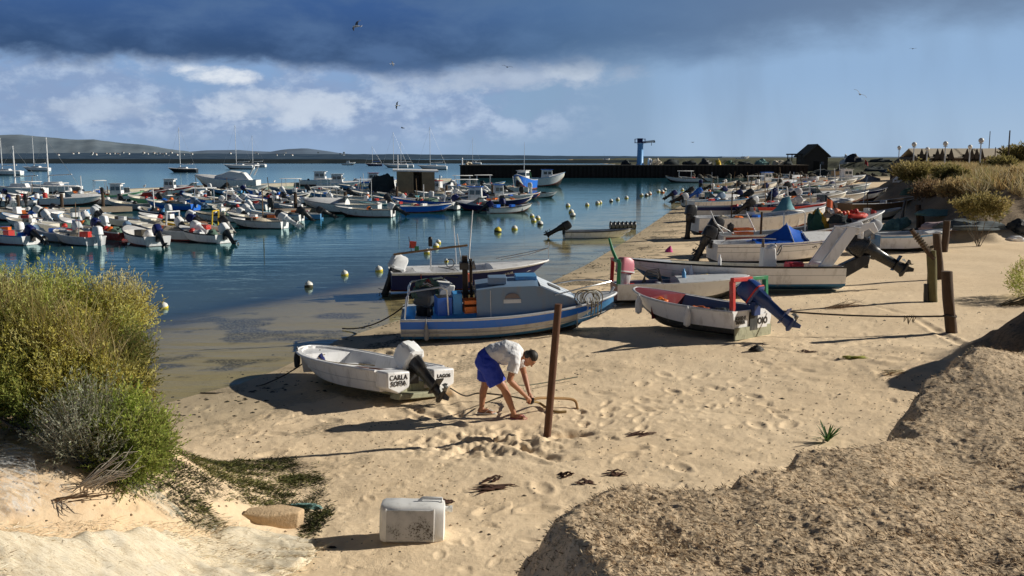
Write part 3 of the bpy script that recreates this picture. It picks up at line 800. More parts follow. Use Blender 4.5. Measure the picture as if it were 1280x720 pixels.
# ================================================================== dinghy with two sterns pods
g = ground(514, 503)
B1 = thing('dinghy', 'small white dinghy lettered CARLA SOFIA with tilted outboard under pale cover', 'boat', (g[0] - .05, g[1] + .25, g[2] - .02), (rad(5), rad(4.0), rad(131)), 'small boats drawn up on the near beach')
h = Hull(3.5, 1.58, .55, rise=.22, wt=.90, rake=.10, p=2.6, q=1.75, tm=.45, dead=.30, gw=.10, sole=.34)
h.build(B1, [(.42, WHITE), (.47, LGREY), (1, WHITE)], SLIME, WHITE, WHITE, n=22)
h.rail(B1, WHITE, .026, 20)
h.deck(B1, .80, .985, WHITE, camber=.02, drop=.05)
h.thwart(B1, .33, WHITE, .30, .70); h.thwart(B1, .66, WHITE, .26, .66)
# stern pods on either side of the motor well
for sg in (-1, 1):
    b = MB()
    z0, z1 = .17, h.sheer(0) - .002
    y0, y1 = sg * .24, sg * h.half(0) * .985
    b.prism([(y0, z0 + .10), (y0, z1), (y1, z1), (y1, z0 + .10), ((y0 + y1) / 2, z0)], -.34, .02, 'x')
    b.build('stern_pod', WHITE, B1, bevel=.03)
MB().box((-.045, 0, .22), (.09, .47, .20)).build('motor_bracket', SLIME, B1, bevel=.01)
MB().box((-.17, 0, .115), (.3, .9, .10), top=(1, .9)).build('stern_step', SLIME, B1, bevel=.02)
# on the near (starboard seen from ahead = port side) pod
text_part("CARLA\nSOFIA", .118, BLACK, B1, frame_M((-.347, .475, .415), (0, -1, 0.02), (0.06, -.12, 1)), bold=.001, sx=.92)
text_part("LAGOS", .085, BLACK, B1, frame_M((-.346, -.47, .40), (0, -1, 0), (0, 0, 1)), bold=.002)
outboard(B1, -.06, .50, .98, 52, cowl=LGREY, leg=BLACK, cover=TARP_W, steer=.12)
# oar, lines, bow fenders: loose things
o = MB().tube([(1.15, .10, .44), (.25, -.12, .455)], .020, 8).box((1.35, .15, .44), (.36, .12, .02), rot=(0, 0, .25)).build('oar', mat('varnished_oar', (.20, .085, .05), .6), None)
o.matrix_world = Matrix.LocRotScale(B1.location, B1.rotation_euler, None); tag(o, 'short brown oar lying across the seats of the small white dinghy', 'oar')
rp = []
for k in range(26):
    t = k / 25
    rp.append((2.75 - 1.9 * t, .32 * math.sin(t * 9) * (1 - t * .4) + .1, .50 + .06 * math.cos(t * 7) - .02 * t))
o = MB().tube(rp, .010, 6).build('rope', ROPE, None); o.matrix_world = Matrix.LocRotScale(B1.location, B1.rotation_euler, None); tag(o, 'thin tan line lying loose along the inside of the small white dinghy', 'rope')
fm = mat('grey_fender', (.22, .23, .25), .6)
for k, (t, c, lab) in enumerate(((.885, fm, 'grey fender hanging by the bow of the white dinghy, nearer the bow tip'), (.84, NET_K, 'dark grey cloth bundle hung over the bow rail of the white dinghy'))):
    q = h.side(t, .8, .05, 1); b = MB()
    b.lathe([(.01, -.26), (.05, -.23), (.062, -.12), (.055, -.02), (.02, .05), (.012, .13)], 10, (q.x, q.y, q.z))
    o = b.build('fender' if k == 0 else 'cloth_bundle', c, None); o.matrix_world = Matrix.LocRotScale(B1.location, B1.rotation_euler, None); tag(o, lab, 'fender' if k == 0 else 'cloth')
b = MB(); lumpy(b, (2.55, .30, .47), (.10, .07, .12), 4); o = b.build('cap', mat('blue_cloth', (.02, .03, .16), .9), None); o.matrix_world = Matrix.LocRotScale(B1.location, B1.rotation_euler, None); tag(o, 'small dark blue cloth bundle on the bow of the white dinghy', 'cloth')
e = ground(270, 492); bw = W(B1, (3.1, 0, .62))
o = MB().tube(sag(bw, (e[0], e[1], e[2] + .01), .22) + [(e[0] - .3, e[1] + .05, max(e[2] - .01, 0) + .01)], .012, 6).build('rope', DROPE, None); tag(o, 'dark mooring line running from the white dinghy bow to the waterline', 'rope')

# ================================================================== blue and white cabin boat
g = ground(496, 431)
B2 = thing('fishing_boat', 'blue and white fishing boat with slate blue plywood cabin and pale sloping hatch', 'boat', (g[0] + .05, g[1] + .75, g[2] - .03), (rad(3), rad(-1.2), rad(4)), 'boats drawn up side by side on the beach')
h = Hull(5.1, 1.95, .66, rise=.50, wt=.86, rake=.16, p=2.3, q=1.5, tm=.42, dead=.26, gw=.11, sole=.32, entry=.5)
CREAMG = paint('grey_white', (.56, .55, .52), .55, .6)
h.build(B2, [(.14, ANTIB), (.52, CREAMG), (1, BLUE)], ANTIF, SKYB, LGREY, n=26, transom=BLUE)
h.rail(B2, LGREY, .030, 24); h.rail(B2, mat('stripe_grey', (.34, .35, .36), .6), .014, 24, dz=-.31)
# cabin: slab sides, roof with box, sloping pale front
cab = MB(); y = .70
x0, x1, x2 = 1.75, 3.25, 4.10; zt = 1.30
def cz(x): return h.sheer(x / h.L) - .05
yb = lambda x: min(h.half(x / h.L) - .13, y)
side = [(x0, cz(x0)), (x0, zt - .03), (x0 + .5, zt + .02), (x1 - .2, zt + .04), (x1, zt), (x2, cz(x2) + .10), (x2, cz(x2))]
rings = []
for x, z in ((x0, zt - .03), (x0 + .5, zt + .02), (x1 - .15, zt + .03), (x1, zt)):
    rings.append([(x, -yb(x), cz(x)), (x, -yb(x) * .95, z), (x, 0, z + .03), (x, yb(x) * .95, z), (x, yb(x), cz(x))])
rings.append([(x2, -yb(x2), cz(x2)), (x2, -yb(x2) * .95, cz(x2) + .12), (x2, 0, cz(x2) + .15), (x2, yb(x2) * .95, cz(x2) + .12), (x2, yb(x2), cz(x2))])
cab.loft(rings, closed=True)
cabo = cab.build('cabin', STEELB, B2, smooth=20)
MB().box((x0 + .32, -y * .985 - .012, .95), (.015, .02, .62)).build('cabin_seam', LGREY, cabo)
sl = MB()                                        # pale sloping front hatch
a0, a1 = Vector((x1 - .02, 0, zt + .04)), Vector((x2 - .05, 0, cz(x2) + .17))
nrm_ = Vector((zt - cz(x2), 0, x2 - x1)).normalized() * .02
for k in (0,):
    w0, w1 = .64, yb(x2) * .9
    sl.add([(a0.x, -w0, a0.z), (a1.x, -w1, a1.z), (a1.x, w1, a1.z), (a0.x, w0, a0.z)] , [(0, 1, 2, 3)])
    sl.add([(a0.x - .02, -w0, a0.z - .05), (a1.x - .02, -w1, a1.z - .05), (a1.x - .02, w1, a1.z - .05), (a0.x - .02, w0, a0.z - .05)], [(3, 2, 1, 0)])
    sl.add([(a0.x, -w0, a0.z), (a1.x, -w1, a1.z), (a1.x - .02, -w1, a1.z - .05), (a0.x - .02, -w0, a0.z - .05)], [(0, 1, 2, 3)])
hat = sl.build('front_hatch', paint('pale_blue_white', (.66, .72, .80), .5), cabo)
mid = a0.lerp(a1, .45)
Mv = frame_M((mid.x + .012, 0, mid.z + .012), (0, 1, 0), tuple(a0 - a1))
MB().box((0, 0, 0), (.34, .30, .016)).build('vent', mat('vent_grille', (.10, .10, .10), .6), hat).data.transform(Mv)
# arched mark and plate on the cabin side
b = MB(); cx, czz = x0 + .82, .99
b.prism([(cx - .20, czz - .04), (cx + .20, czz - .04), (cx + .20, czz + .05), (cx - .20, czz + .05)], -y * .97 - .022, -y * .97 - .012)
b.prism([(cx + .17 * math.cos(t), czz + .07 + .12 * math.sin(t)) for t in np.linspace(0, math.pi, 9)], -y * .97 - .02, -y * .97 - .012, m=1)
b.build('name_plate', [LGREY, mat('plate_brown', (.17, .14, .14), .6)], cabo)
for xx, yy, sx, sy, sz, m_, nm in ((2.25, -.25, .42, .42, .16, STEELB, 'roof_box'), (2.95, .2, .5, .5, .10, SKYB, 'roof_box')):
    MB().box((xx, yy, zt + .05 + sz / 2), (sx, sy, sz)).build(nm, m_, cabo, bevel=.01)
h.deck(B2, .80, .985, LGREY, camber=.02)
h.thwart(B2, .10, WHITE, .4, .8)
for sg in (-1, 1): pipe(B2, [(3.55, sg * .66, 1.10), (4.2, sg * .52, 1.22), (4.75, sg * .22, 1.26), (4.98, 0, 1.26)], .016, STEEL, 'bow_rail')
pipe(B2, [(4.95, 0, h.sheer(.97)), (5.05, 0, h.sheer(.97) + .16)], .03, LGREY, 'bow_post')
# stern rail arch
A = [(.10, -.72, .66), (.16, -.70, 1.16), (.24, -.66, 1.28), (.95, -.62, 1.36), (1.08, -.62, 1.28), (1.10, -.62, .70)]
pipe(B2, A, .022, STEEL, 'rail'); pipe(B2, [(p[0], -p[1], p[2]) for p in A], .022, STEEL, 'rail'); pipe(B2, [(.2, -.68, 1.24), (.2, .68, 1.24)], .020, STEEL, 'rail')
# mast post with hauler drum
b = MB(); b.box((1.52, .30, 1.25), (.13, .16, 1.35)); b.box((1.66, .30, 1.35), (.07, .10, 1.0)); b.build('mast', DARKWOOD, B2, bevel=.01)
b = MB(); b.lathe([(.21, -.04), (.10, -.03), (.10, .03), (.21, .04)], 18); dr = b.build('hauler_drum', mat('worn_steel', (.50, .47, .42), .5, .3, .25), B2); dr.data.transform(Matrix.Translation((1.72, .12, 1.72)) @ Matrix.Rotation(rad(80), 4, 'Y') @ Matrix.Rotation(.4, 4, 'Z'))
b = MB(); b.lathe([(.15, -.04), (.06, -.03), (.06, .03), (.15, .04)], 16); dr = b.build('hauler_drum', mat('worn_steel', (.50, .47, .42), .5, .3), B2); dr.data.transform(Matrix.Translation((1.72, .08, 1.18)) @ Matrix.Rotation(rad(85), 4, 'Y'))
b = MB(); b.box((1.50, .12, 1.72), (.22, .26, .16)); b.tube([(1.35, .1, 1.45), (1.05, .1, 1.5), (1.0, .1, 1.42)], .02); b.build('winch', BLACK, B2, bevel=.01)
pipe(B2, [(1.44, .33, 1.8), (1.36, .34, 2.45)], .012, STEEL, 'aerial'); pipe(B2, [(1.62, .30, 1.85), (1.74, .30, 3.0)], [.016, .010], WHITE, 'aerial')
# long pole carried across the mast, small flag and float on it
pl = MB().tube([(-.15, .32, 2.00), (1.0, .32, 2.12), (1.60, .32, 2.17)], .026, 8).build('boom', WOODP, B2)
pipe(pl, [(.28, .32, 2.02), (.22, .32, 2.42)], .008, BLACK, 'flag_staff')
MB().box((.31, .32, 2.22), (.16, .012, .17), rot=(.2, .1, 0)).box((.40, .32, 2.12), (.10, .012, .12), 1).build('flag', [RED, GREEN], pl)
outboard(B2, .66, .70, 1.10, 8, cowl=mat('dark_cowling', (.05, .06, .075), .3), leg=BLACK, y=0, steer=-.5, tiller=False)
root2 = Matrix.LocRotScale(B2.location, B2.rotation_euler, None)
def inb(o, lab, cat, M=root2, group=None): o.matrix_world = M; return tag(o, lab, cat, group)
inb(MB().box((.98, -.35, .88), (.34, .42, .42), 0, (0, 0, .2)).box((.98, -.35, 1.09), (.30, .38, .01), 1, (0, 0, .2)).build('fish_box', [mat('blue_box', (.02, .14, .62), .4), BLACK], None, bevel=.02), 'tall deep blue plastic box standing aft in the blue cabin boat', 'box')
inb(MB().box((1.30, -.30, .92), (.22, .40, .5), 0, (0, 0, .1)).build('fish_box', mat('cyan_box', (.06, .32, .72), .4), None, bevel=.02), 'lighter blue box beside the deep blue box in the cabin boat', 'box')
def crate(c, d, m, lab, M, rot=0, group=None):
    b = MB(); x, y_, z = d
    b.box((c[0], c[1], c[2] + .01), (x, y_, .02), rot=(0, 0, rot))
    for sx, sy, ww, dd in ((1, 0, .02, y_), (-1, 0, .02, y_), (0, 1, x, .02), (0, -1, x, .02)):
        q = Matrix.Rotation(rot, 3, 'Z') @ Vector((sx * (x - .02) / 2, sy * (y_ - .02) / 2, 0))
        for zz, hh in ((.30 * z, .42 * z), (.86 * z, .28 * z)):
            b.box((c[0] + q.x, c[1] + q.y, c[2] + zz), (ww * .99, dd * .99, hh), rot=(0, 0, rot))
    return inb(b.build('fish_crate', m, None), lab, 'crate', M, group)
crate((1.62, -.42, .72), (.34, .36, .30), ORANGE, 'orange slatted crate against the cabin of the blue boat', root2, .15)
inb(MB().box((1.60, .52, 1.36), (.18, .18, .20), 0, (0, 0, .2), top=(.8, .8)).build('bucket', mat('salmon_bucket', (.75, .20, .13), .5), None, bevel=.01), 'salmon red bucket on the cabin edge behind the mast', 'bucket')
b = MB(); lumpy(b, (.62, .25, 1.0), (.42, .36, .34), 3, amp=.25); o = b.build('net_heap', [NET_G], None); inb(o, 'tangle of green and red lines heaped at the stern of the cabin boat', 'net')
b = MB()
for k in range(26):
    a = RND.uniform(0, 6.28); r0 = RND.uniform(.05, .34); a2 = a + RND.uniform(1, 2.6)
    p0 = Vector((.62 + r0 * math.cos(a), .20 + r0 * math.sin(a) * .8, 1.16 + .22 * (1 - r0 * 2.2))); p1 = Vector((.62 + r0 * math.cos(a2), .2 + r0 * math.sin(a2) * .8, 1.16 + .22 * (1 - r0 * 2.2)))
    b.tube([p0, p0.lerp(p1, .5) + Vector((0, 0, .07)), p1], .010, 5, k % 4)
inb(b.build('rope_coils', [mat('line_green', (.04, .32, .16), .8), RED, WHITE, ROPE], None), 'coloured rope coils on top of the net tangle in the cabin boat', 'rope')
inb(MB().box((1.02, .30, 1.10), (.36, .4, .38), rot=(.1, .15, .3)).build('polystyrene_box', PLASTIC_W, None, bevel=.02), 'white polystyrene box on the stern of the cabin boat', 'box')
# coil of line hung over the bow rail
b = MB()
for k in range(9):
    a = k * .35; r_ = .16 + .03 * math.sin(k * 2.3)
    ctr = Vector((4.35 + .10 * math.sin(k * 1.7), -.62 + .02 * k, .98))
    b.tube([ctr + Vector((r_ * math.cos(t) * 1.3, .05 * math.sin(t * 2 + k), r_ * 1.1 * math.sin(t) + .02 * math.sin(k))) for t in np.linspace(0, 6.28, 15)], .012, 5, k % 2)
for k in range(4):
    xx = 4.30 + .07 * k
    b.tube([(xx, -.66, 1.02), (xx + .02, -.76, .9), (xx + .01 * k, -.70 - .02 * k, .62 - .05 * (k % 2)), (xx + .10, -.72, .66), (xx + .12, -.74, .95)], .012, 5, k % 2)
inb(b.build('rope_coil', [mat('pale_rope', (.52, .52, .48), .9), ROPE], None), 'pale coil of rope hanging over the bow of the blue cabin boat', 'rope')
q = h.side(.115, .8, .07, -1)
inb(MB().lathe([(.015, -.38), (.055, -.34), (.06, -.2), (.04, -.05), (.012, .05), (.01, .14)], 10, (q.x, q.y, q.z)).build('fender', fm, None), 'grey fender hanging at the stern quarter of the blue cabin boat', 'fender')
st = W(B2, (.05, .6, .7)); e = ground(428, 412)
tag(MB().tube(sag(st, (e[0], e[1], .03), .18), .018, 6).build('rope', DROPE, None), 'dark stern line from the blue cabin boat to the shallow water', 'rope')

# ================================================================== navy open boat afloat behind
g = at_z(486, 366, 0)
B3 = thing('fishing_boat', 'navy blue open boat with white decks floating behind the blue cabin boat', 'boat', (g[0] + .05, g[1], .0), (0, 0, rad(11)), 'boats drawn up side by side on the beach')
h = Hull(5.2, 1.95, .72, rise=.32, wt=.86, rake=.14, gw=.13, sole=.55, entry=.5)
h.build(B3, [(.88, NAVY), (1, WHITE)], ANTIR, WHITE, WHITE, n=22, transom=NAVY); h.rail(B3, WHITE, .03, 20, dz=.0)
h.deck(B3, .62, .985, WHITE, camber=.05); h.thwart(B3, .2, WHITE, .5, .95); h.thwart(B3, .45, LGREY, .3, .9)
text_part("NEREIDA", .13, paint('gilt', (.55, .50, .40)), B3, frame_M(tuple(h.side(.70, .62, .012, -1)), (1, .16, .04), (0, 0, 1)))
outboard(B3, .30, .62, 1.15, 24, cowl=LGREY, leg=BLACK, cover=TARP_W, steer=.3, tiller=False)
pipe(B3, [(1.25, -.5, .8), (1.25, -.5, 1.55)], .025, ALU, 'post'); MB().box((1.25, -.5, 1.62), (.12, .12, .2)).ball((1.25, -.5, 1.76), .07).build('lamp', [BLACK], B3)
pipe(B3, [(2.2, .4, .8), (2.12, .4, 2.1)], .014, WHITE, 'aerial'); pipe(B3, [(1.5, -.4, .85), (2.0, -.4, .75)], .014, BLACK, 'handrail')
pipe(B3, arc((1.9, -.3, .95), .13, 0, 6.28, 16), .015, BLACK, 'steering_wheel')
pipe(B3, [(3.6, -.1, 1.0), (4.5, -.1, 1.15), (5.2, 0, 1.35)], .018, STEEL, 'bow_rail'); pipe(B3, [(3.5, .3, 1.0), (4.6, .25, 1.2), (5.2, 0, 1.35)], .018, STEEL, 'bow_rail'); pipe(B3, [(5.2, 0, 1.0), (5.2, 0, 1.55)], .012, STEEL, 'bow_rail')
M3 = Matrix.LocRotScale(B3.location, B3.rotation_euler, None)
inb(MB().ball((.9, -.95, .35), .17, 14, 10).tube([(.9, -.95, .5), (.9, -.92, .75)], .012).build('buoy', mat('dull_red_float', (.40, .06, .04), .6), None), 'dull red ball fender on the side of the navy open boat', 'fender', M3)

# ================================================================== white dinghy with blue tilted outboard and red-green arch
g = ground(915, 428)
B4 = thing('dinghy', 'short white boat lettered JOAO E MARIA with tilted blue outboard', 'boat', (g[0] + .55, g[1] + .50, g[2] - .03), (rad(2), rad(.5), rad(132)), 'small boats drawn up on the near beach')
h = Hull(3.35, 1.6, .66, rise=.28, wt=.93, rake=.12, p=2.2, q=1.6, tm=.45, dead=.24, gw=.09, sole=.32)
BLUEIN = paint('dull_blue_inside', (.13, .19, .30), .6, .5)
h.build(B4, [(.20, ANTIF), (1, WHITE)], ANTIF, BLUEIN, WHITE, n=22, transom=WHITE); h.rail(B4, LGREY, .028, 20)
h.deck(B4, .70, .985, paint('maroon_deck', (.22, .03, .035)), camber=.03); h.thwart(B4, .5, BLUEIN, .28, .7); h.thwart(B4, .14, BLUEIN, .28, .7)
MB().box((-.018, 0, .17), (.03, 1.34, .26), top=(1, 1.02)).build('transom_foot', SLIME, B4)
MB().box((-.02, .0, .41), (.03, .30, .40)).build('motor_pad', ANTIF, B4)
MB().box((-.03, -.32, .40), (.012, .36, .30)).build('name_plate', WHITE, B4)
text_part("OIO", .19, BLACK, B4, frame_M((-.038, -.32, .34), (0, -1, 0), (0, 0, 1)), bold=.012)
text_part("JOAO E\nMARIA", .105, BLACK, B4, frame_M((-.012, .47, .47), (0, -1, 0), (0, 0, 1)), bold=.006)
def goal(parent, x, yl, yr, z0, z1, ml, mr, mid=0.0):
    """post-and-beam frame at the stern, one half in each colour"""
    b = MB().box((x, yl, (z0 + z1) / 2), (.10, .10, z1 - z0), rot=(0, .06, 0)); ym = (yl + yr) / 2 + mid
    b.box((x, (yl + ym) / 2, z1 + .03), (.09, abs(yl - ym) + .098, .09)); b.build('frame_post', ml, parent, bevel=.008)
    b = MB().box((x, yr, (z0 + z1) / 2), (.10, .10, z1 - z0), rot=(0, .06, 0))
    b.box((x, (yr + ym) / 2, z1 + .032), (.08, abs(yr - ym) + .07, .08)); b.build('frame_post', mr, parent, bevel=.008)
goal(B4, .12, .62, -.62, .56, 1.30, RED, GREEN)
outboard(B4, -.05, .78, 1.12, 55, cowl=paint('deep_blue_cowl', (.018, .05, .20), .25, .15), leg=paint('deep_blue_leg', (.016, .045, .17), .3, .2), steer=.1, tiller=False, letters=("YAMAHA", .10, WHITE), band=RED)
M4 = Matrix.LocRotScale(B4.location, B4.rotation_euler, None)
for k, (t, lab) in enumerate(((.33, 'white fender hanging at mid side of the JOAO E MARIA boat'), (.80, 'white fender hanging near the bow of the JOAO E MARIA boat'))):
    q = h.side(t, .95, .09, 1)
    inb(MB().lathe([(.02, -.42), (.075, -.38), (.085, -.25), (.08, -.12), (.03, -.03), (.015, .04)], 12, (q.x, q.y, q.z)).build('fender', PLASTIC_W, None), lab, 'fender', M4)
for k, (x, y_, r_, lab) in enumerate(((1.15, .42, (.26, .16, .12), 'orange life jacket lying inside the JOAO E MARIA boat near the stern'), (2.25, .35, (.20, .14, .10), 'orange cloth lying by the foredeck of the JOAO E MARIA boat'))):
    b = MB(); lumpy(b, (x, y_, .52 if k == 0 else .62), r_, 12 + k, amp=.3); inb(b.build('life_jacket' if k == 0 else 'cloth', ORANGE, None), lab, 'life jacket' if k == 0 else 'cloth', M4)
b = MB(); lumpy(b, (.75, -.1, .4), (.4, .3, .2), 15); inb(b.build('net_heap', NET_K, None), 'dark net lying in the bottom of the JOAO E MARIA boat', 'net', M4)

# ================================================================== grey boat behind, stern to the left with pink-topped outboard
g = ground(790, 384)
B5 = thing('dinghy', 'light grey beached boat with red and green arch and pink-topped outboard at its left end', 'boat', (g[0] - .42, g[1] + .75, g[2] - .02), (rad(-3), rad(-1), rad(3)), 'boats drawn up side by side on the beach')
h = Hull(3.9, 1.5, .60, rise=.2, wt=.9, rake=.1, p=2.4, q=1.7, gw=.12, sole=.35)
h.build(B5, [(1, LGREY)], ANTIF, BLUEIN, LGREY, n=18, transom=DRED); h.rail(B5, LGREY, .026)
h.deck(B5, .45, .985, LGREY, camber=.10); h.thwart(B5, .12, RED, .4, .85); h.thwart(B5, .36, LGREY, .2, .9)
goal(B5, .05, -.60, .60, .55, 1.22, GREEN, RED)
pipe(B5, [(.06, -.1, 1.28), (-.04, -.02, 1.55), (-.12, .02, 1.88)], [.05, .045, .03], GREEN, 'pole')
outboard(B5, .18, .80, 1.15, -8, cowl=paint('pink_cowl', (.62, .20, .26), .4), leg=LGREY, steer=-2.6, tiller=False, band=WHITE)
M5 = Matrix.LocRotScale(B5.location, B5.rotation_euler, None)
b = MB()
for k in range(5):
    b.tube([(.75 + .05 * k, -.3 + .12 * k, .6), (.9, -.3 + .1 * k, .95 - .04 * k), (1.25, -.2 + .1 * k, .98 - .06 * k), (1.35, -.2 + .08 * k, .6)], .016, 6)
inb(b.build('cable', BLACK, None), 'black control cables looping up in the grey beached boat', 'cable', M5)
inb(MB().lathe([(.06, 0), (.06, .16), (.03, .2), (.03, .26)], 10, (1.95, -.3, .72)).build('bottle', SKYB, None), 'pale blue plastic bottle standing on the grey boat', 'bottle', M5)
b = MB(); lumpy(b, (2.6, .1, .70), (.15, .12, .09), 8); inb(b.build('cloth', YELLOW, None), 'small pale yellow cloth on the grey boat deck', 'cloth', M5)

# ================================================================== long white boat with white stern gantry
g = ground(1052, 366)
B6 = thing('fishing_boat', 'long white open boat with white steering console, black trim and blue bottom', 'boat', (g[0] + .15, g[1] + .70, g[2] - .02), (rad(3), rad(.3), rad(176)), 'boats drawn up side by side on the beach')
h = Hull(6.4, 1.95, .74, rise=.28, wt=.82, rake=.10, gw=.10, sole=.36, p=2.3, q=1.5)
h.build(B6, [(.10, ANTIB), (.55, WHITE), (.575, GREY), (.93, WHITE), (1, BLACK)], ANTIB, CREAM, LGREY, n=26, transom=WHITE); h.rail(B6, BLACK, .030, 24)
h.deck(B6, .78, .985, LGREY, camber=.03); h.thwart(B6, .62, CREAM, .7, .62); h.thwart(B6, .12, WHITE, .3, .8)
b = MB().box((2.10, 0, .86), (.46, .62, .80), top=(.75, .95)); b.box((2.02, 0, 1.28), (.26, .56, .10), rot=(0, .5, 0)); con = b.build('console', WHITE, B6, bevel=.03)
MB().box((2.25, .02, 1.40), (.05, .30, .26), top=(.6, .6)).build('seat_back', mat('brown_pad', (.16, .12, .09), .7), con, bevel=.02)
wh = MB().tube(arc((0, 0, 0), .17, 0, 6.2832, 20, 'yz'), .016, 6, caps=False); wh.box((0, 0, 0), (.014, .32, .02)); wo_ = wh.build('steering_wheel', BLACK, con); wo_.data.transform(Matrix.Translation((1.76, .0, 1.20)) @ Matrix.Rotation(-.4, 4, 'Y'))
pipe(con, [(1.95, .2, 1.25), (1.92, .22, 1.42)], .02, BLACK, 'lever')
# stern gantry: two broad raked plates, a deck and a web
b = MB()
for sg in (-1, 1):
    b.prism([(.78, .72), (.40, .72), (-.34, 1.80), (-.22, 1.92), (-.02, 1.88)], sg * .64 - .06, sg * .64 + .06)
    b.prism([(-.18, 1.90), (-.78, 2.04), (-.92, 1.78), (-.80, 1.70), (-.66, 1.84), (-.30, 1.66)], sg * .60 - .04, sg * .60 + .04)
b.box((-.20, 0, 1.88), (.42, 1.40, .05), rot=(0, -.1, 0)); b.box((-.48, 0, 1.66), (.06, 1.2, .22)); b.box((.50, 0, .80), (.24, 1.24, .05))
b.build('stern_gantry', WHITE, B6, bevel=.015)
MB().prism([(.0, .30), (.0, .76), (-.62, 1.06), (-.86, 1.04), (-.80, .78)], -.2, .2).build('motor_bracket', BLACK, B6, bevel=.03)
outboard(B6, -.72, .98, 1.48, 60, cowl=mat('gloss_black', (.012, .012, .014), .25), leg=mat('gloss_black', (.012, .012, .014), .25), steer=0, tiller=False)
M6 = Matrix.LocRotScale(B6.location, B6.rotation_euler, None)
inb(MB().lathe([(.15, 0), (.20, .30), (.21, .34)], 16, (1.25, .1, .46)).box((1.32, -.05, .66), (.52, .4, .36), rot=(0, 0, .3), top=(.85, .85)).build('fuel_tank', mat('red_plastic', (.60, .035, .05), .4), None, bevel=.02), 'red plastic fuel container behind the console of the long white boat', 'fuel can', M6)
q = h.side(.57, 1, .03, 1)
inb(MB().lathe([(.05, -.0), (.055, .22), (.03, .27), (.03, .34)], 10, (q.x, q.y - .1, q.z - .02)).build('bottle', mat('white_bottle', (.75, .76, .78), .4), None), 'white bottle with dark cap on the rail of the long white boat', 'bottle', M6)
inb(MB().lathe([(.02, -.36), (.07, -.32), (.075, -.18), (.03, -.02), (.012, .06)], 12, tuple(h.side(.70, .85, .08, 1))).build('fender', mat('fender_blue_white', (.62, .68, .80), .5), None), 'pale blue-topped fender on the side of the long white boat', 'fender', M6)

# ================================================================== cuddy boat with blue tarpaulin
g = ground(898, 334)
B7 = thing('motor_boat', 'white cuddy boat lettered CATIA under a peaked bright blue tarpaulin', 'boat', (g[0] - .1, g[1] + .8, g[2]), (0, rad(-.5), rad(4)), 'boats drawn up side by side on the beach')
h = Hull(5.6, 1.95, .86, rise=.30, wt=.85, rake=.16, gw=.14, sole=.45, p=2.3, q=1.5)
h.build(B7, [(.5, WHITE), (.53, GREY), (.80, WHITE), (.83, mat('trim_black', (.05, .05, .05), .5)), (1, WHITE)], ANTIF, WHITE, WHITE, n=22); h.rail(B7, WHITE, .03)
h.deck(B7, .62, .985, WHITE, camber=.16)
def tarp_ridge(parent, h, pts, m, sag_=.05, name='tarpaulin', nseg=6):
    """cloth stretched over a ridge and tied down to both rails"""
    rows = []
    N_ = len(pts)
    for i in range(N_ - 1):
        for k in range(nseg + (1 if i == N_ - 2 else 0)):
            f = k / nseg; x = pts[i][0] + (pts[i + 1][0] - pts[i][0]) * f; z = pts[i][1] + (pts[i + 1][1] - pts[i][1]) * f - sag_ * 4 * f * (1 - f)
            t = x / h.L; yb_ = h.half(t) + .03; zb = h.sheer(t) - .06
            row = []
            for q_ in np.linspace(-1, 1, 13):
                a = abs(q_); zz = z + (zb - z) * a ** 1.15 - sag_ * math.sin(math.pi * a) + .014 * math.sin(x * 21 + q_ * 9)
                row.append((x, yb_ * q_, max(zz, zb) if a < .98 else zb))
            rows.append(row)
    return MB().loft(rows, closed=False).build(name, m, parent, smooth=50)
tarp_ridge(B7, h, [(1.6, .98), (2.2, 1.12), (2.9, 1.55), (3.5, 1.25), (4.1, 1.12), (4.7, 1.1)], TARP_B)
pipe(B7, [(2.9, -.9, .9), (2.92, 0, 1.58), (2.9, .9, .9)], .018, LGREY, 'tarp_bow'); pipe(B7, [(3.5, -.85, .95), (3.5, 0, 1.28), (3.5, .85, .95)], .018, LGREY, 'tarp_bow')
pipe(B7, [(.1, -.86, .9), (.3, -.84, 1.02), (1.5, -.86, 1.08), (2.2, -.88, 1.04)], .016, STEEL, 'handrail')
text_part("CATIA  2ª", .20, mat('faded_letter', (.10, .10, .11), .6), B7, frame_M(tuple(h.side(.66, .60, .012, -1)), (1, .05, .05), (0, 0, 1)), bold=.004)
MB().box((2.35, -.975, .86), (.22, .02, .06)).build('badge', BLUE, B7)
outboard(B7, -.05, .9, 1.2, 25, cowl=BLACK, tiller=False)

# ================================================================== high-bowed boat with red stripe
g = ground(905, 321)
B8 = thing('fishing_boat', 'high-bowed white fishing boat with dark red stripe, piled with floats and gear', 'boat', (g[0] - .1, g[1] + .9, g[2]), (0, rad(-1), rad(7)), 'boats drawn up side by side on the beach')
h = Hull(7.4, 2.1, .86, rise=.95, wt=.8, rake=.20, gw=.10, sole=.5, p=2.2, q=1.5, tm=.4)
h.build(B8, [(.42, WHITE), (.90, WHITE), (1, WHITE)], WHITE, GREY, LGREY, n=24); h.rail(B8, LGREY, .035)
b = MB()                                                    # red stripe with rounded end, let into both sides
for sg in (-1, 1):
    ts = list(np.linspace(.01, .70, 22))
    up = [h.side(t, .90 - .02 * (i == 21), .012, sg) for i, t in enumerate(ts)]; lo = [h.side(t, .56 + .16 * sstep(.66, .70, t), .012, sg) for t in ts]
    b.loft([up, lo], closed=False)
b.build('stripe', DRED, B8)
text_part("NOSSA SENHORA\nDO MAR", .17, mat('faded_letter', (.10, .10, .11), .6), B8, frame_M(tuple(h.side(.82, .80, .03, -1)), (1, .19, .20), (0, 0, 1)), bold=.005)
h.deck(B8, .80, .985, LGREY, camber=.03)
b = MB().tube([(5.6, .25, 1.2), (5.2, .25, 2.1)], .05, 8).build('post', BLACK, B8)
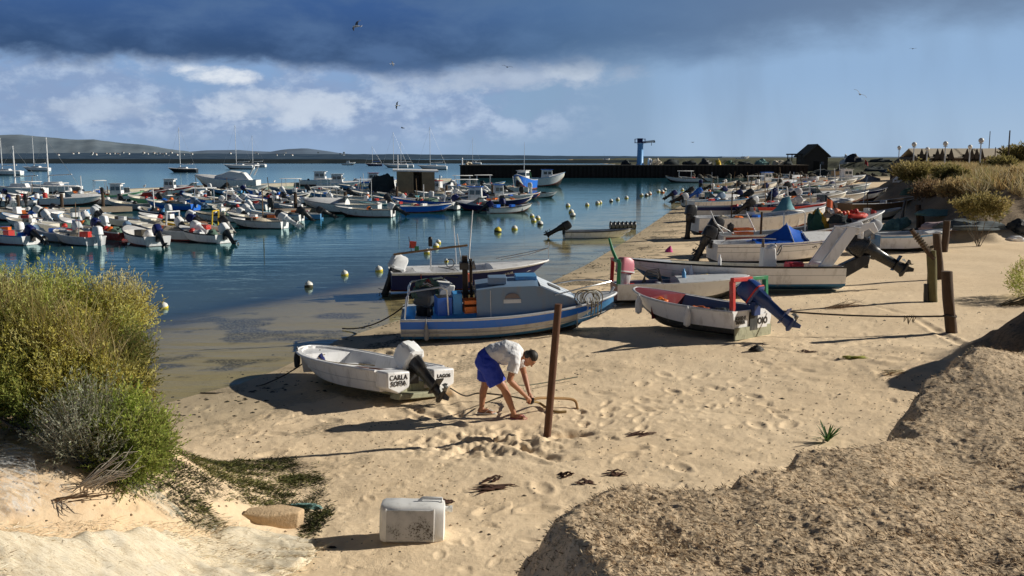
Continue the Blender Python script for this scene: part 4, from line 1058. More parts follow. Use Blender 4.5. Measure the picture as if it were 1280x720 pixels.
Aa = [(2.6, -.75, .9), (2.62, -.72, 1.75), (2.75, -.68, 1.85), (3.5, -.6, 1.78), (3.6, -.6, 1.65), (3.6, -.6, .95)]
pipe(B8, Aa, .028, STEEL, 'rail'); pipe(B8, [(.02, -.7, .95), (-.35, -.72, 1.45), (-.55, -.7, 1.9)], .030, LGREY, 'stern_arm')
pipe(B8, [(-.35, -.7, 1.4), (.6, -.4, .9)], .018, LGREY, 'stern_arm'); pipe(B8, [(1.75, .2, .9), (1.35, .2, 1.7)], .03, WHITE, 'post'); pipe(B8, [(1.95, .1, .8), (1.98, .1, 1.75)], .05, DARKWOOD, 'post')
outboard(B8, -.05, .92, 1.35, 30, cowl=BLACK, tiller=False)
M8 = Matrix.LocRotScale(B8.location, B8.rotation_euler, None)
crate((1.0, -.3, .78), (.75, .5, .34), ORANGE, 'orange crate amidships in the red striped boat, beside a black can', M8, .1)
inb(MB().lathe([(.13, 0), (.15, .12), (.15, .3), (.05, .36), (.04, .4)], 12, (.55, -.1, .95)).build('jerrycan', BLACK, None), 'small black can behind the orange crate in the red striped boat', 'can', M8)
for k, (x, y_, z, r_, m_, nm, lab) in enumerate((
        (5.3, -.2, 1.22, (.5, .45, .42), NET_K, 'net_heap', 'dark heap of nets in the fore part of the red striped boat'),
        (4.55, .0, .95, (.34, .36, .75), mat('mustard_cloth', (.55, .30, .03), .9, 0, .3), 'oilskin', 'mustard yellow oilskins hanging in the red striped boat'),
        (4.3, -.1, .95, (.30, .40, .85), mat('dark_green_net', (.02, .07, .05), .95, 0, .4), 'net_heap', 'dark green netting draped amidships in the red striped boat'),
        (6.1, -.1, 1.42, (.5, .35, .22), mat('red_tarp', (.55, .045, .03), .6), 'tarpaulin', 'red tarpaulin folded over the bow of the red striped boat'))):
    b = MB(); lumpy(b, (x, y_, z), r_, 30 + k, amp=.3); inb(b.build(nm, m_, None), lab, nm.replace('_', ' '), M8)
for k in range(14):
    x, y_ = 4.9 + RND.random() * 1.3, -.35 + RND.random() * .8
    inb(MB().ball((x, y_, 1.62 + .12 * RND.random()), .085 + .03 * RND.random(), 10, 7).build('net_float', [ORANGE, WHITE, RED, mat('salmon_float', (.75, .28, .18), .5)][k % 4], None), 'small %s float among the gear piled on the red striped boat' % ['orange', 'white', 'red', 'salmon'][k % 4], 'float', M8, 'floats piled on the red striped boat')
for k, (x, lab) in enumerate(((4.75, 'orange pot-marker flag on a cane in the red striped boat'), (6.75, 'small red flag at the bow of the red striped boat'))):
    f = thing('marker_flag', lab, 'flag', W(B8, (x, 0, 1.3)))
    pipe(f, [(0, 0, -.2), (.05, 0, 1.0 if k == 0 else .42)], .014, WOODP, 'staff')
    b = MB(); z0 = .62 if k == 0 else .12
    b.loft([[(.04 + .28 * i / 5, .03 * math.sin(i * 1.6), z0 - .02 * i), (.05 + .26 * i / 5, .03 * math.sin(i * 1.6 + .4), z0 + .34 - .02 * i)] for i in range(6)], closed=False); b.build('cloth', RED if k else mat('flag_orange', (.75, .16, .06), .8), f)

# ================================================================== small boat at the water's edge and the keep cage beside it
g = at_z(705, 297, 0)
B9 = thing('dinghy', 'low white open dinghy floating at the water edge beside a black cage', 'boat', (g[0], g[1], -.10), (0, 0, rad(4)))
h = Hull(3.7, 1.35, .46, rise=.25, wt=.9, rake=.1, gw=.07)
h.build(B9, [(.86, WHITE), (1, BLACK)], WHITE, GREY, BLACK, n=14); h.rail(B9, BLACK, .026); h.thwart(B9, .3, WHITE); h.thwart(B9, .6, WHITE)
outboard(B9, -.03, .5, 1.1, 62, cowl=BLACK, tiller=False)
g = ground(779, 287)
cg = thing('keep_cage', 'black cylindrical keep cage lying at the waterline by the small white dinghy', 'cage', (g[0], g[1] + .3, .22), (0, 0, .1))
b = MB()
for i in range(7): b.tube([(-.75 + .25 * i, .24 * math.cos(t), .24 * math.sin(t)) for t in np.linspace(0, 2 * math.pi, 16)], .035, 6, caps=False)
b.build('hoops', BLACK, cg); MB().lathe([(.2, -.78), (.215, -.7), (.215, .7), (.2, .78)], 16, M=Matrix.Rotation(math.pi / 2, 4, 'Y')).build('mesh_body', mat('cage_grey', (.20, .21, .22), .5), cg)

# ================================================================== net boat by the posts
g = ground(1100, 317)
B10 = thing('dinghy', 'white boat with blue rail beside the posts, lying under the dark bank', 'boat', (g[0], g[1] + .7, g[2]), (0, rad(-1), rad(3)), 'boats drawn up side by side on the beach')
h = Hull(3.2, 1.6, .72, rise=.22, wt=.8, rake=.14, gw=.1)
h.build(B10, [(.80, WHITE), (1, SKYB)], ANTIF, GREY, WHITE, n=18); h.rail(B10, WHITE, .03); h.deck(B10, .6, .985, WHITE); h.thwart(B10, .3, WHITE)
outboard(B10, -.03, .75, 1.1, 40, cowl=LGREY, leg=GREY, tiller=False)
# ================================================================== foliage helpers
def quads_obj(name, P4, colr, m, parent=None):
    """P4: (n,4,3) quads, colr: (n,3) base colour of each leaf"""
    n = len(P4)
    me = bpy.data.meshes.new(name)
    me.vertices.add(n * 4); me.vertices.foreach_set('co', P4.reshape(-1).astype(np.float32))
    me.loops.add(n * 4); me.loops.foreach_set('vertex_index', np.arange(n * 4, dtype=np.int32))
    me.polygons.add(n); me.polygons.foreach_set('loop_start', (np.arange(n) * 4).astype(np.int32))
    me.update(calc_edges=True)
    at = me.attributes.new('leafcol', 'FLOAT_COLOR', 'POINT')
    c = np.concatenate([np.repeat(colr, 4, 0), np.ones((n * 4, 1))], 1)
    at.data.foreach_set('color', c.ravel().astype(np.float32))
    me.materials.append(m)
    o = bpy.data.objects.new(name, me); col.objects.link(o)
    if parent is not None: o.parent = parent
    return o
def leaf_mat(name, trans=.35, rough=.6):
    m, nt, out = new_mat(name)
    c = nt.attr('leafcol', 'Color')
    p = nt.add('ShaderNodeBsdfPrincipled'); nt.put(p.inputs['Base Color'], c); p.inputs['Roughness'].default_value = rough; p.inputs['Specular IOR Level'].default_value = .25
    t = nt.add('ShaderNodeBsdfTranslucent'); nt.put(t.inputs[0], c)
    mx = nt.add('ShaderNodeMixShader'); mx.inputs[0].default_value = trans
    nt.l.new(p.outputs[0], mx.inputs[1]); nt.l.new(t.outputs[0], mx.inputs[2]); nt.l.new(mx.outputs[0], out.inputs[0])
    return m
LEAF = leaf_mat('leaf_blades', .5); STRAW = leaf_mat('dry_straw', .15, .9)
def unit(a): return a / (np.linalg.norm(a, axis=-1, keepdims=True) + 1e-9)
def blades(p0, d, L, wd, bend=None):
    """narrow leaf quads from base points p0 along directions d"""
    side = unit(np.cross(d, NP.normal(size=d.shape)))
    L, wd = L[:, None], wd[:, None]
    tip = p0 + d * L
    if bend is not None: tip = tip + bend
    mid = p0 + d * L * .5
    return np.stack([p0 - side * wd * .35, mid - side * wd, tip, mid + side * wd], 1)
def pick(pal, k, jitter=.18):
    pal = np.array(pal); i = np.clip((k * len(pal)).astype(int), 0, len(pal) - 1)
    return np.clip(pal[i] * (1 + NP.normal(size=(len(k), 1)) * jitter), .004, 1)
def shrub(name, label, c, r, root, n, pal, leaf=(.024, .055), wid=(.0042, .0075), per=14, up=.8, seed=0, twigpal=((.14, .10, .06),), gap=.04, tw=(.12, .30), group=None):
    """a bush: woody stems, twigs through an uneven crown, many narrow leaves on every twig"""
    c, r, root = np.array(c, float), np.array(r, float), np.array(root, float)
    T = thing(name, label, 'shrub', root, 0, group)
    u = unit(NP.normal(size=(n * 3, 3))); rr = NP.random((n * 3, 1)) ** .40
    p = u * rr
    q = c + p * r
    k = fbm(q[:, 0] * 2.3 + q[:, 1] * 1.1, q[:, 2] * 2.3 + q[:, 1] * .8, seed, 4)
    keep = (k > -gap * 3 + .25 * (rr[:, 0] - .75)) & (q[:, 2] > root[2] - .02)
    q, p, k = q[keep][:n], p[keep][:n], k[keep][:n]; n = len(q)
    q = q + (k[:, None] * .9) * unit(p + 1e-6) * r * .5
    d = unit(unit(p) * .7 + np.array([0, 0, up]) + NP.normal(size=(n, 3)) * .35)
    TL = NP.uniform(*tw, n)
    stem = blades(q, d, TL, np.full(n, .0026))
    # leaves
    f = NP.random((n, per)); base = q[:, None, :] + d[:, None, :] * (f * TL[:, None])[..., None]
    ld = unit(d[:, None, :] * .9 + NP.normal(size=(n, per, 3)) * .55)
    L = NP.uniform(*leaf, n * per); wdt = NP.uniform(*wid, n * per)
    lv = blades(base.reshape(-1, 3), ld.reshape(-1, 3), L, wdt)
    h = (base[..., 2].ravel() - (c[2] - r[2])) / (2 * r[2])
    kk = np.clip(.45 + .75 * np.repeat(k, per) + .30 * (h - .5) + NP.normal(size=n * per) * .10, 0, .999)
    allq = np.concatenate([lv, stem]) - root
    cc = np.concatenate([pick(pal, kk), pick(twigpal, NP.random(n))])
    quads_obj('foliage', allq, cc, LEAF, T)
    b = MB()
    for i in range(10):
        e = q[NP.integers(n)] - root
        b.tube([(NP.normal() * .06, NP.normal() * .06, -.05), tuple(e * .45 + NP.normal(size=3) * .05), tuple(e * .95)], [.016, .010, .004], 5)
    b.build('stem', mat('grey_twig', (.17, .14, .11), .9, 0, .3), T)
    return T
OCH = ((0.193, 0.188, 0.05), (0.346, 0.333, 0.077), (0.519, 0.479, 0.101), (0.688, 0.603, 0.152), (0.688, 0.638, 0.253), (0.688, 0.638, 0.37))
OLV = ((0.089, 0.124, 0.033), (0.178, 0.239, 0.04), (0.285, 0.375, 0.064), (0.391, 0.499, 0.092), (0.552, 0.603, 0.146), (0.636, 0.638, 0.238))
GRN = ((0.067, 0.092, 0.029), (0.134, 0.176, 0.041), (0.202, 0.26, 0.057), (0.302, 0.367, 0.086), (0.437, 0.459, 0.131))
GRY = ((0.14, 0.14, 0.098), (0.224, 0.231, 0.154), (0.322, 0.336, 0.238), (0.42, 0.434, 0.336), (0.21, 0.252, 0.084))
RDD = ((0.15, 0.045, 0.03), (0.27, 0.075, 0.045), (0.135, 0.135, 0.045), (0.195, 0.21, 0.06), (0.3, 0.27, 0.09))
def shrub_px(u, v, D, ru, rv, rdepth, **k):
    c = at_d(u, v, D); s = D / FPX
    x, y = c[0], c[1]
    k['root'] = (x, y, gz(x, y)); k['c'] = c; k['r'] = (ru * s, rdepth, rv * s)
    return shrub(**k)
GRP = 'shrubs on the dune at the left'
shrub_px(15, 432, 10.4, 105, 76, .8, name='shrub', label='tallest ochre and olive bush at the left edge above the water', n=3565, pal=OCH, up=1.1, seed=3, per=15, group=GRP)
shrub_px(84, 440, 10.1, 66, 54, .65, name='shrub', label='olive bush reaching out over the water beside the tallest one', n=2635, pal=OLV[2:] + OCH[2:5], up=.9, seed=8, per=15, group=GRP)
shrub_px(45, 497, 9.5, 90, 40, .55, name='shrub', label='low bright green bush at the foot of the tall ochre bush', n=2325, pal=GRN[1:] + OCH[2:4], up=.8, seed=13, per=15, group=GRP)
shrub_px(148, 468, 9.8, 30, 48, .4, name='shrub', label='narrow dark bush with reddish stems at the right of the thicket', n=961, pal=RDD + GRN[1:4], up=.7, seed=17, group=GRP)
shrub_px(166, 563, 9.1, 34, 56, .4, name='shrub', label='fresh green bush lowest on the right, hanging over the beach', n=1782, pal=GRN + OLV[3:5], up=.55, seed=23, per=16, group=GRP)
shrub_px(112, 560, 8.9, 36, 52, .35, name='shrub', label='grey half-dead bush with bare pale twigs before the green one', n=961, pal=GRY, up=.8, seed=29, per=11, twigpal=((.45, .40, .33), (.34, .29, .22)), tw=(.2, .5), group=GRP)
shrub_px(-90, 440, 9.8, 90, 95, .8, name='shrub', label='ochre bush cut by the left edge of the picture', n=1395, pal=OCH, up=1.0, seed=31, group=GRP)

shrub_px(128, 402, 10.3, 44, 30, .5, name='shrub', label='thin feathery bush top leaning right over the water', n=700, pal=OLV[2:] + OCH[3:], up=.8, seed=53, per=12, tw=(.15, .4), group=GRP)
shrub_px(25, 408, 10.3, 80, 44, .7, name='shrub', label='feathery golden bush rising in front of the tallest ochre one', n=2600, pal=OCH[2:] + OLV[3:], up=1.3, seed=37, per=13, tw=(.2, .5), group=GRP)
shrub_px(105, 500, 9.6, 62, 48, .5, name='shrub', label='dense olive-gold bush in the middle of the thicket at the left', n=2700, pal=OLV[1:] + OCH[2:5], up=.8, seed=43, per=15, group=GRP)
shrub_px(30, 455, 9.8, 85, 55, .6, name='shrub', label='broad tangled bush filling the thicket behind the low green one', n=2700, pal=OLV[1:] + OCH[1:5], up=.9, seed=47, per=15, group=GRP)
def tuft(pts, Lr, wr, pal, n_per, spread=.35, lean=(0, 0), seed=0):
    """grass blades in two bent segments from each clump point"""
    P0 = np.repeat(np.array(pts), n_per, 0); n = len(P0)
    P0 = P0 + np.concatenate([NP.normal(size=(n, 2)) * spread * .22, np.zeros((n, 1))], 1)
    d = unit(np.concatenate([NP.normal(size=(n, 2)) * spread + np.array(lean), np.ones((n, 1))], 1))
    L = NP.uniform(*Lr, n); w_ = NP.uniform(*wr, n)[:, None]
    side = unit(np.cross(d, np.array([0.17, 1.0, 0.0]) + NP.normal(size=(n, 3)) * .5))
    a = P0; m = P0 + d * (L * .55)[:, None]; out_ = d.copy(); out_[:, 2] *= .35
    t = m + unit(out_ + np.array([0, 0, .25])) * (L * .45)[:, None]
    q1 = np.stack([a - side * w_, a + side * w_, m + side * w_ * .8, m - side * w_ * .8], 1)
    q2 = np.stack([m - side * w_ * .8, m + side * w_ * .8, t + side * w_ * .15, t - side * w_ * .15], 1)
    k = np.clip(np.repeat(NP.random(len(pts)), n_per) * .7 + NP.random(n) * .3, 0, .999)
    cc = pick(pal, k)
    return np.concatenate([q1, q2]), np.concatenate([cc * .8, cc])
DRY = ((.20, .14, .06), (.34, .24, .11), (.46, .34, .17), (.52, .42, .25), (.30, .26, .09))
# tall grass standing up through the left shrubs
GOLD = ((.26, .24, .08), (.40, .35, .12), (.56, .44, .18), (.66, .54, .28), (.30, .32, .09))
pts = []
for k in range(150):
    u = RND.uniform(-60, 168); top = np.interp(u, [-60, 0, 60, 120, 170], [366, 364, 376, 408, 450]); c = at_d(u, top + RND.uniform(10, 110), RND.uniform(9.5, 10.3)); pts.append(c)
q, cc = tuft(pts, (.22, .50), (.0022, .0045), GOLD, 34, .42, seed=4)
o = quads_obj('tall_grass', q, cc, LEAF); o['kind'] = 'stuff'
# dry grass between the left shrubs
pts = []
for (u, v, D) in ((68, 445, 9.7), (75, 452, 9.6), (60, 455, 9.6), (28, 385, 10.3), (20, 460, 9.5), (35, 475, 9.4), (72, 430, 9.6), (64, 436, 9.6)):
    c = at_d(u, v + 18, D); pts.append(c)
q, cc = tuft(pts, (.22, .48), (.002, .004), DRY[1:4], 60, .30)
o = quads_obj('dry_grass', q, cc, LEAF); o['kind'] = 'stuff'

# ================================================================== crust of dead sea-grass on the mound
def scatter(n, x0, x1, y0, y1, test):
    x, y = NP.uniform(x0, x1, n), NP.uniform(y0, y1, n)
    z, s, mb, ml, ld, sl = hbase(x, y, True)
    dist = np.hypot(x, y)
    keep = test(x, y, z, s, mb, ml, ld, dist)
    x, y, z, s, mb, ml, ld = (a[keep] for a in (x, y, z, s, mb, ml, ld))
    z = z + micro(x, y, s, ml, mb, ld, dist[keep])
    return np.stack([x, y, z], 1)
p = scatter(420000, -.8, 9, 3.6, 13.5, lambda x, y, z, s, mb, ml, ld, d: (ml > .45) & (np.abs(x) < .62 * y) & (NP.random(len(x)) < np.clip((5.5 / d) ** 2, .2, 1) * (.42 + 1.1 * np.clip(fbm(x * 2.6, y * 2.6, 301, 4), 0, 1))))
n = len(p)
a = NP.normal(size=n) * .8 + 2.3
d = unit(np.stack([np.cos(a), np.sin(a), NP.normal(size=n) * .40 + .22], 1))
q = blades(p + np.array([0, 0, .003]), d, NP.uniform(.015, .06, n), NP.uniform(.0015, .0045, n))
pal = ((.08, .05, .028), (.17, .115, .065), (.42, .305, .19), (.64, .49, .32), (.80, .66, .46))
o = quads_obj('dead_sea_grass', q, pick(pal, np.clip(NP.random(n) * .75 + .35 * (fbm(p[:, 0] * 2, p[:, 1] * 2, 305, 3) + .3), 0, .999)), STRAW); o['kind'] = 'stuff'

# specks, pebbles and weed scraps on the sand
def specks(name, pts, r, flat, m, nside=6):
    n = len(pts); V = []; 
    ang_ = np.linspace(0, 2 * np.pi, nside, endpoint=False)
    rr = r * NP.uniform(.5, 1.3, (n, nside)); th = NP.uniform(0, 6.28, (n, 1)) + ang_
    el = NP.uniform(.45, 1.0, (n, 1)); ro = NP.uniform(0, 3.14, (n, 1))
    x0, y0 = rr * np.cos(th), rr * np.sin(th) * el
    ring = np.stack([x0 * np.cos(ro) - y0 * np.sin(ro), x0 * np.sin(ro) + y0 * np.cos(ro), np.full_like(x0, -.004)], -1) + pts[:, None, :]
    top = pts + np.stack([np.zeros(n), np.zeros(n), (r * flat)[:, 0]], 1)
    co = np.concatenate([ring, top[:, None, :]], 1).reshape(-1, 3)
    b0 = np.arange(n)[:, None, None] * (nside + 1)
    k = np.arange(nside)
    tri = np.stack([k, (k + 1) % nside, np.full(nside, nside)], 1)[None] + b0
    tri = tri.reshape(-1, 3)
    me = bpy.data.meshes.new(name); me.vertices.add(len(co)); me.vertices.foreach_set('co', co.ravel().astype(np.float32))
    me.loops.add(tri.size); me.loops.foreach_set('vertex_index', tri.ravel().astype(np.int32))
    me.polygons.add(len(tri)); me.polygons.foreach_set('loop_start', (np.arange(len(tri)) * 3).astype(np.int32)); me.update(calc_edges=True)
    me.materials.append(m); o = bpy.data.objects.new(name, me); col.objects.link(o); o['kind'] = 'stuff'; return o
sandtest = lambda dens, sc, sd: (lambda x, y, z, s, mb, ml, ld, d: (s > .1) & (ml < .35) & (mb < .3) & (np.abs(x) < .62 * y) & (NP.random(len(x)) < dens * np.clip(fbm(x * sc, y * sc, sd, 3) + .22, 0, 1) * np.clip(14 / d, .15, 1.4)))
p = scatter(60000, -6, 14, 7, 34, sandtest(.30, .9, 401)); specks('weed_scraps', p, NP.uniform(.008, .030, (len(p), 1)) * np.where(NP.random((len(p), 1)) < .08, 2.2, 1), .35, mat('dry_weed', (.06, .042, .026), .95, 0, .4))
p = scatter(26000, -6, 14, 7, 30, sandtest(.22, 1.3, 407)); specks('shell_grit', p, NP.uniform(.006, .018, (len(p), 1)), .5, mat('shell_white', (.66, .60, .50), .7, 0, .3))
p = scatter(30000, -5, 9, 6.5, 20, sandtest(.22, .7, 411)); specks('pebbles', p, NP.uniform(.008, .026, (len(p), 1)), .7, mat('brown_pebble', (.26, .17, .095), .85, 0, .4))
shore = lambda x, y, z, s, mb, ml, ld, d: (np.abs(s - .8 - .9 * fbm(x * .4, y * .4, 421, 2)) < 1.4) & (ml < .3) & (NP.random(len(x)) < .55 * np.clip(fbm(x * .9, y * .9, 423, 3) + .30, 0, 1))
p = scatter(90000, -7, 22, 11, 95, shore); specks('tideline_weed', p, NP.uniform(.02, .075, (len(p), 1)), .30, mat('wet_weed', (.030, .026, .015), .6, 0, .4))
# weed drift at the foot of the left dune
def wtest(x, y, z, s, mb, ml, ld, d):
    k = np.zeros(len(x))
    for (u, v, ru, rv) in WEED:
        c = ground(u, v); sx = c[1] / FPX * ru; c2 = ground(u, v - rv); sy = max(c2[1] - c[1], .1)
        k = np.maximum(k, 1 - ((x - c[0]) / sx) ** 2 - ((y - c[1]) / sy) ** 2)
    return NP.random(len(x)) < np.clip(k * 2, 0, 1) * np.clip(.55 + 1.6 * fbm(x * 2.2, y * 2.2, 431, 3), 0, 1)
p = scatter(260000, -5.5, -1.2, 7.6, 14.5, wtest); n = len(p)
a = NP.uniform(0, 6.28, n); d = unit(np.stack([np.cos(a), np.sin(a), NP.uniform(-.1, .55, n)], 1))
q = blades(p, d, NP.uniform(.03, .10, n), NP.uniform(.002, .006, n))
o = quads_obj('seaweed_drift', q, pick(((.015, .017, .009), (.035, .04, .015), (.08, .09, .028), (.16, .165, .05), (.26, .245, .09)), np.clip(NP.random(n) * .8 + .5 * fbm(p[:, 0] * 1.7, p[:, 1] * 1.7, 441, 3) + .05, 0, .999)), STRAW); o['kind'] = 'stuff'

# red-brown fronds lying on the sand
frond = mat('redbrown_weed', (.075, .030, .016), .8, 0, .4)
for k, (u, v, L, ang_, lab) in enumerate(((610, 610, .55, .25, 'long red-brown seaweed frond lying on the sand above the white can, largest of them'), (617, 598, .30, .9, 'small forked brown frond just behind the largest seaweed frond'),
        (553, 628, .35, .1, 'dark brown weed clump right behind the white plastic can'), (800, 543, .45, .3, 'brown weed strip on the sand left of the green rosette plant'), (708, 595, .22, .8, 'little brown weed scrap near the mound edge, lower one'), (730, 605, .30, -.5, 'brown weed strip close to the lip of the sandy mound'), (770, 592, .28, .3, 'thin weed scrap on the sand behind the mound lip'), (1010, 440, .3, .1, 'thin weed scrap far out on the sand below the mooring rope'))):
    g = ground(u, v); b = MB()
    for j in range(7):
        aa = ang_ + RND.uniform(-.35, .35); l = L * RND.uniform(.4, 1); ox, oy = RND.uniform(-.25, .25) * L, RND.uniform(-.12, .12)
        pts_ = [(ox + math.cos(aa + .3 * math.sin(i * 1.1 + j)) * l * (i / 5 - .5), oy + math.sin(aa + .3 * math.sin(i * 1.1 + j)) * l * (i / 5 - .5), .012 + .014 * math.sin(i * 2 + j)) for i in range(6)]
        b.tube(pts_, [.004, .022, .028, .026, .018, .004], 5, flat=.35)
    o = b.build('seaweed_frond', frond, None); o.location = tuple(g); tag(o, lab, 'seaweed')

# ================================================================== rosette plant, dune odds and ends
g = ground(1034, 552)
T = thing('strap_leaf_plant', 'green rosette plant with strap leaves at the edge of the sandy mound', 'plant', g)
P0 = []; qs = []; cs = []
for k in range(26):
    a = k * 2.4 + RND.uniform(-.2, .2); ln = RND.uniform(.18, .34); tilt = RND.uniform(.3, 1.25); w_ = .014
    dx, dy = math.cos(a), math.sin(a); prev = np.array([0, 0, 0.0]); sd_ = np.array([-dy, dx, 0]) * w_
    for j in range(4):
        f = (j + 1) / 4; el_ = tilt * (1 - .15 * f) - .5 * f * f * (1.4 - tilt)
        nx = prev + np.array([dx * math.cos(el_), dy * math.cos(el_), math.sin(el_)]) * ln / 4
        w0, w1 = (1 - .2 * j / 3), (1 - .2 * (j + 1) / 3 if j < 3 else .1)
        qs.append(np.stack([prev - sd_ * w0, prev + sd_ * w0, nx + sd_ * w1, nx - sd_ * w1])); cs.append(np.array((.055, .13, .035)) * RND.uniform(.7, 1.4)); prev = nx
quads_obj('leaves', np.array(qs), np.array(cs), LEAF, T)

# ================================================================== white can lying on the sand
g = ground(513, 681)
T = thing('plastic_can', 'scuffed white plastic can lying on its side on the sand', 'container', (g[0], g[1] + .20, g[2] - .02), (rad(-6), rad(1.5), rad(2)))
b = MB()
def sup(c, a, bb, x, pw=.38, n=28): return [(x, c[0] + a * math.copysign(abs(math.cos(t)) ** pw, math.cos(t)), c[1] + bb * math.copysign(abs(math.sin(t)) ** pw, math.sin(t))) for t in np.linspace(0, 2 * math.pi, n, endpoint=False)]
b.loft([sup((0, .2), .12, .14, -.335), sup((0, .2), .175, .185, -.325), sup((0, .2), .20, .20, -.29), sup((0, .2), .205, .203, -.12), sup((0, .2), .20, .198, 0), sup((0, .2), .205, .203, .14), sup((0, .2), .20, .20, .26), sup((0, .2), .18, .185, .325), sup((0, .2), .12, .14, .335)])
b.build('can_body', PLASTIC_W, T, smooth=50)
mS, nt, out = new_mat('speckled_grime')
pp = nt.add('ShaderNodeBsdfPrincipled'); nt.l.new(pp.outputs[0], out.inputs[0]); tc = nt.add('ShaderNodeTexCoord').outputs['Object']
nA = nt.noise(tc, 60, 3, .7); nB = nt.noise(tc, 5, 4, .6); nC = nt.noise(tc, 2.4, 3, .6)
gm = nt.math('MULTIPLY', nt.step(nt.math('ADD', nA, nt.math('MULTIPLY', nt.math('SUBTRACT', nB, .5), .55)), .54, .62), nt.step(nC, .38, .6))
nt.put(pp.inputs['Base Color'], nt.mix(gm, nt.mix(nt.step(nB, .3, .7), (.60, .60, .60), (.42, .43, .44)), (.085, .07, .055))); pp.inputs['Roughness'].default_value = .6
b = MB()
b.box((-.015, -.204, .2), (.50, .012, .31)); b.build('label_panel', mS, T, bevel=.004)
for xx in (-.265, .225): MB().box((xx, -.205, .2), (.012, .016, .34)).build('moulded_rib', PLASTIC_W, T, bevel=.004)
b = MB().tube([(.30, -.02, .40), (.30, .0, .43), (.10, .0, .435), (.06, 0, .40)], .018, 8); b.build('handle', PLASTIC_W, T)
b = MB().lathe([(.03, 0), (.03, .05), (.036, .05), (.036, .08)], 14, M=Matrix.Translation((.33, .09, .30)) @ Matrix.Rotation(math.pi / 2, 4, 'Y')); b.build('cap', mat('can_cap', (.70, .70, .68), .5), T)

# stone slab and scrap by the weed
g = ground(338, 652)
b = MB(); pts_ = [(-.30, -.10), (-.05, -.17), (.30, -.10), (.36, .03), (.10, .12), (-.27, .08)]
b.loft([[(x * .97, y * .95, -.05) for x, y in pts_], [(x, y, .02) for x, y in pts_], [(x * .98 + .01, y + .02, .12 + .02 * math.sin(x * 9)) for x, y in pts_], [(x * .85, y * .7 + .02, .145 + .02 * math.sin(x * 9)) for x, y in pts_]])
o = b.build('stone_slab', mat('ochre_stone', (.58, .42, .26), .9, 0, .35, 9, .03, 35), None, bevel=.012); o.location = tuple(g); o.rotation_euler = (0, .04, .12); tag(o, 'broken ochre slab of stone lying in the weed at the dune foot', 'stone')
g = ground(384, 635); b = MB(); lumpy(b, (0, 0, 0), (.17, .08, .05), 52, amp=.4); o = b.build('net_scrap', NET_T, None); o.location = tuple(g); tag(o, 'scrap of teal net beside the ochre slab', 'net')
g = ground(945, 439); b = MB(); lumpy(b, (0, 0, .02), (.17, .1, .09), 57, amp=.2); o = b.build('stone', mat('black_stone', (.022, .02, .018), .6), None); o.location = tuple(g); tag(o, 'lone black lump on the sand in front of the JOAO E MARIA boat', 'stone')
g = ground(1068, 448); b = MB(); lumpy(b, (0, 0, .0), (.22, .10, .045), 58, amp=.4); o = b.build('net_scrap', mat('yellowgreen_net', (.30, .30, .06), .9), None); o.location = tuple(g); tag(o, 'yellow-green scrap lying on the open sand', 'net')
g = ground(1112, 467)
b = MB()
for k in range(9): b.tube([(RND.uniform(-.25, .1), RND.uniform(-.15, .15), .02), (RND.uniform(-.1, .3), RND.uniform(-.1, .1), .05), (RND.uniform(.2, .55), RND.uniform(-.2, .2), .02)], [.012, .018, .004], 5, flat=.4)
o = b.build('dry_reeds', mat('pale_reed', (.55, .43, .25), .9, 0, .3), None); o.location = tuple(g); tag(o, 'handful of pale dry reeds on the sand in the shade edge', 'reeds')
g = ground(836, 315); o = MB().lathe([(.02, .30), (.06, .24), (.17, .05), (.18, 0)][::-1], 14).build('cone_float', mat('magenta_float', (.55, .05, .26), .5), None); o.location = tuple(g); o.rotation_euler = (.3, .2, 0); tag(o, 'magenta cone lying on the beach between the boats', 'float')
def branchy(u, v, lab, n, L, m, seed, name='dead_branch', zl=.25):
    g = ground(u, v); b = MB(); r_ = random.Random(seed)
    for k in range(n):
        a = r_.uniform(-.6, .9); p0 = Vector((r_.uniform(-.2, .2) * L, r_.uniform(-.12, .12) * L, .02)); p1 = p0 + Vector((math.cos(a), math.sin(a) * .5, r_.uniform(.1, zl))) * L * r_.uniform(.3, .8); p2 = p1 + Vector((math.cos(a + .6), math.sin(a + .6) * .5, r_.uniform(-.2, zl))) * L * .3
        b.tube([p0, p1, p2], [.006 if 'twig' in lab else .012, .004 if 'twig' in lab else .008, .002], 5)
    o = b.build(name, m, None); o.location = tuple(g); tag(o, lab, 'branch')
TWIG = mat('dry_branch', (.22, .14, .08), .9, 0, .3)
branchy(1040, 386, 'tangle of dry twigs lying on the sand behind the mooring rope', 26, .9, TWIG, 3)
branchy(1262, 382, 'fallen leafy branch at the right edge below the bank', 30, 1.5, mat('dark_branch', (.10, .085, .05), .9, 0, .4), 9, zl=.35)

# ================================================================== rusty pole and the timber mooring posts
def post_px(ub, vb, ut, vt, wpx, m, label, name='mooring_post', cat='post', n=10, sink=.4, rough=.10, taper=.95, extra=None):
    g = ground(ub, vb); D = g[1]
    top = at_d(ut, vt, D + .02)
    r_ = wpx / 2 * math.hypot(D, CAM_H - g[2]) / FPX
    b = MB(); A, B_ = Vector(g), Vector(top); ax = (B_ - A); rows = []
    for i in range(7):
        p = A - ax.normalized() * sink + (ax + ax.normalized() * sink) * (i / 6)
        rows.append([p + Vector((math.cos(t), math.sin(t), 0)) * r_ * (1 - (1 - taper) * i / 6) * (1 + rough * math.sin(t * 3 + i * 1.3 + ub)) for t in np.linspace(0, 2 * math.pi, n, endpoint=False)])
    b.loft([[tuple(q - A) for q in r] for r in rows])
    T = b.build(name, m, None, smooth=50); T.location = tuple(A); tag(T, label, cat)
    return T, A, B_, r_
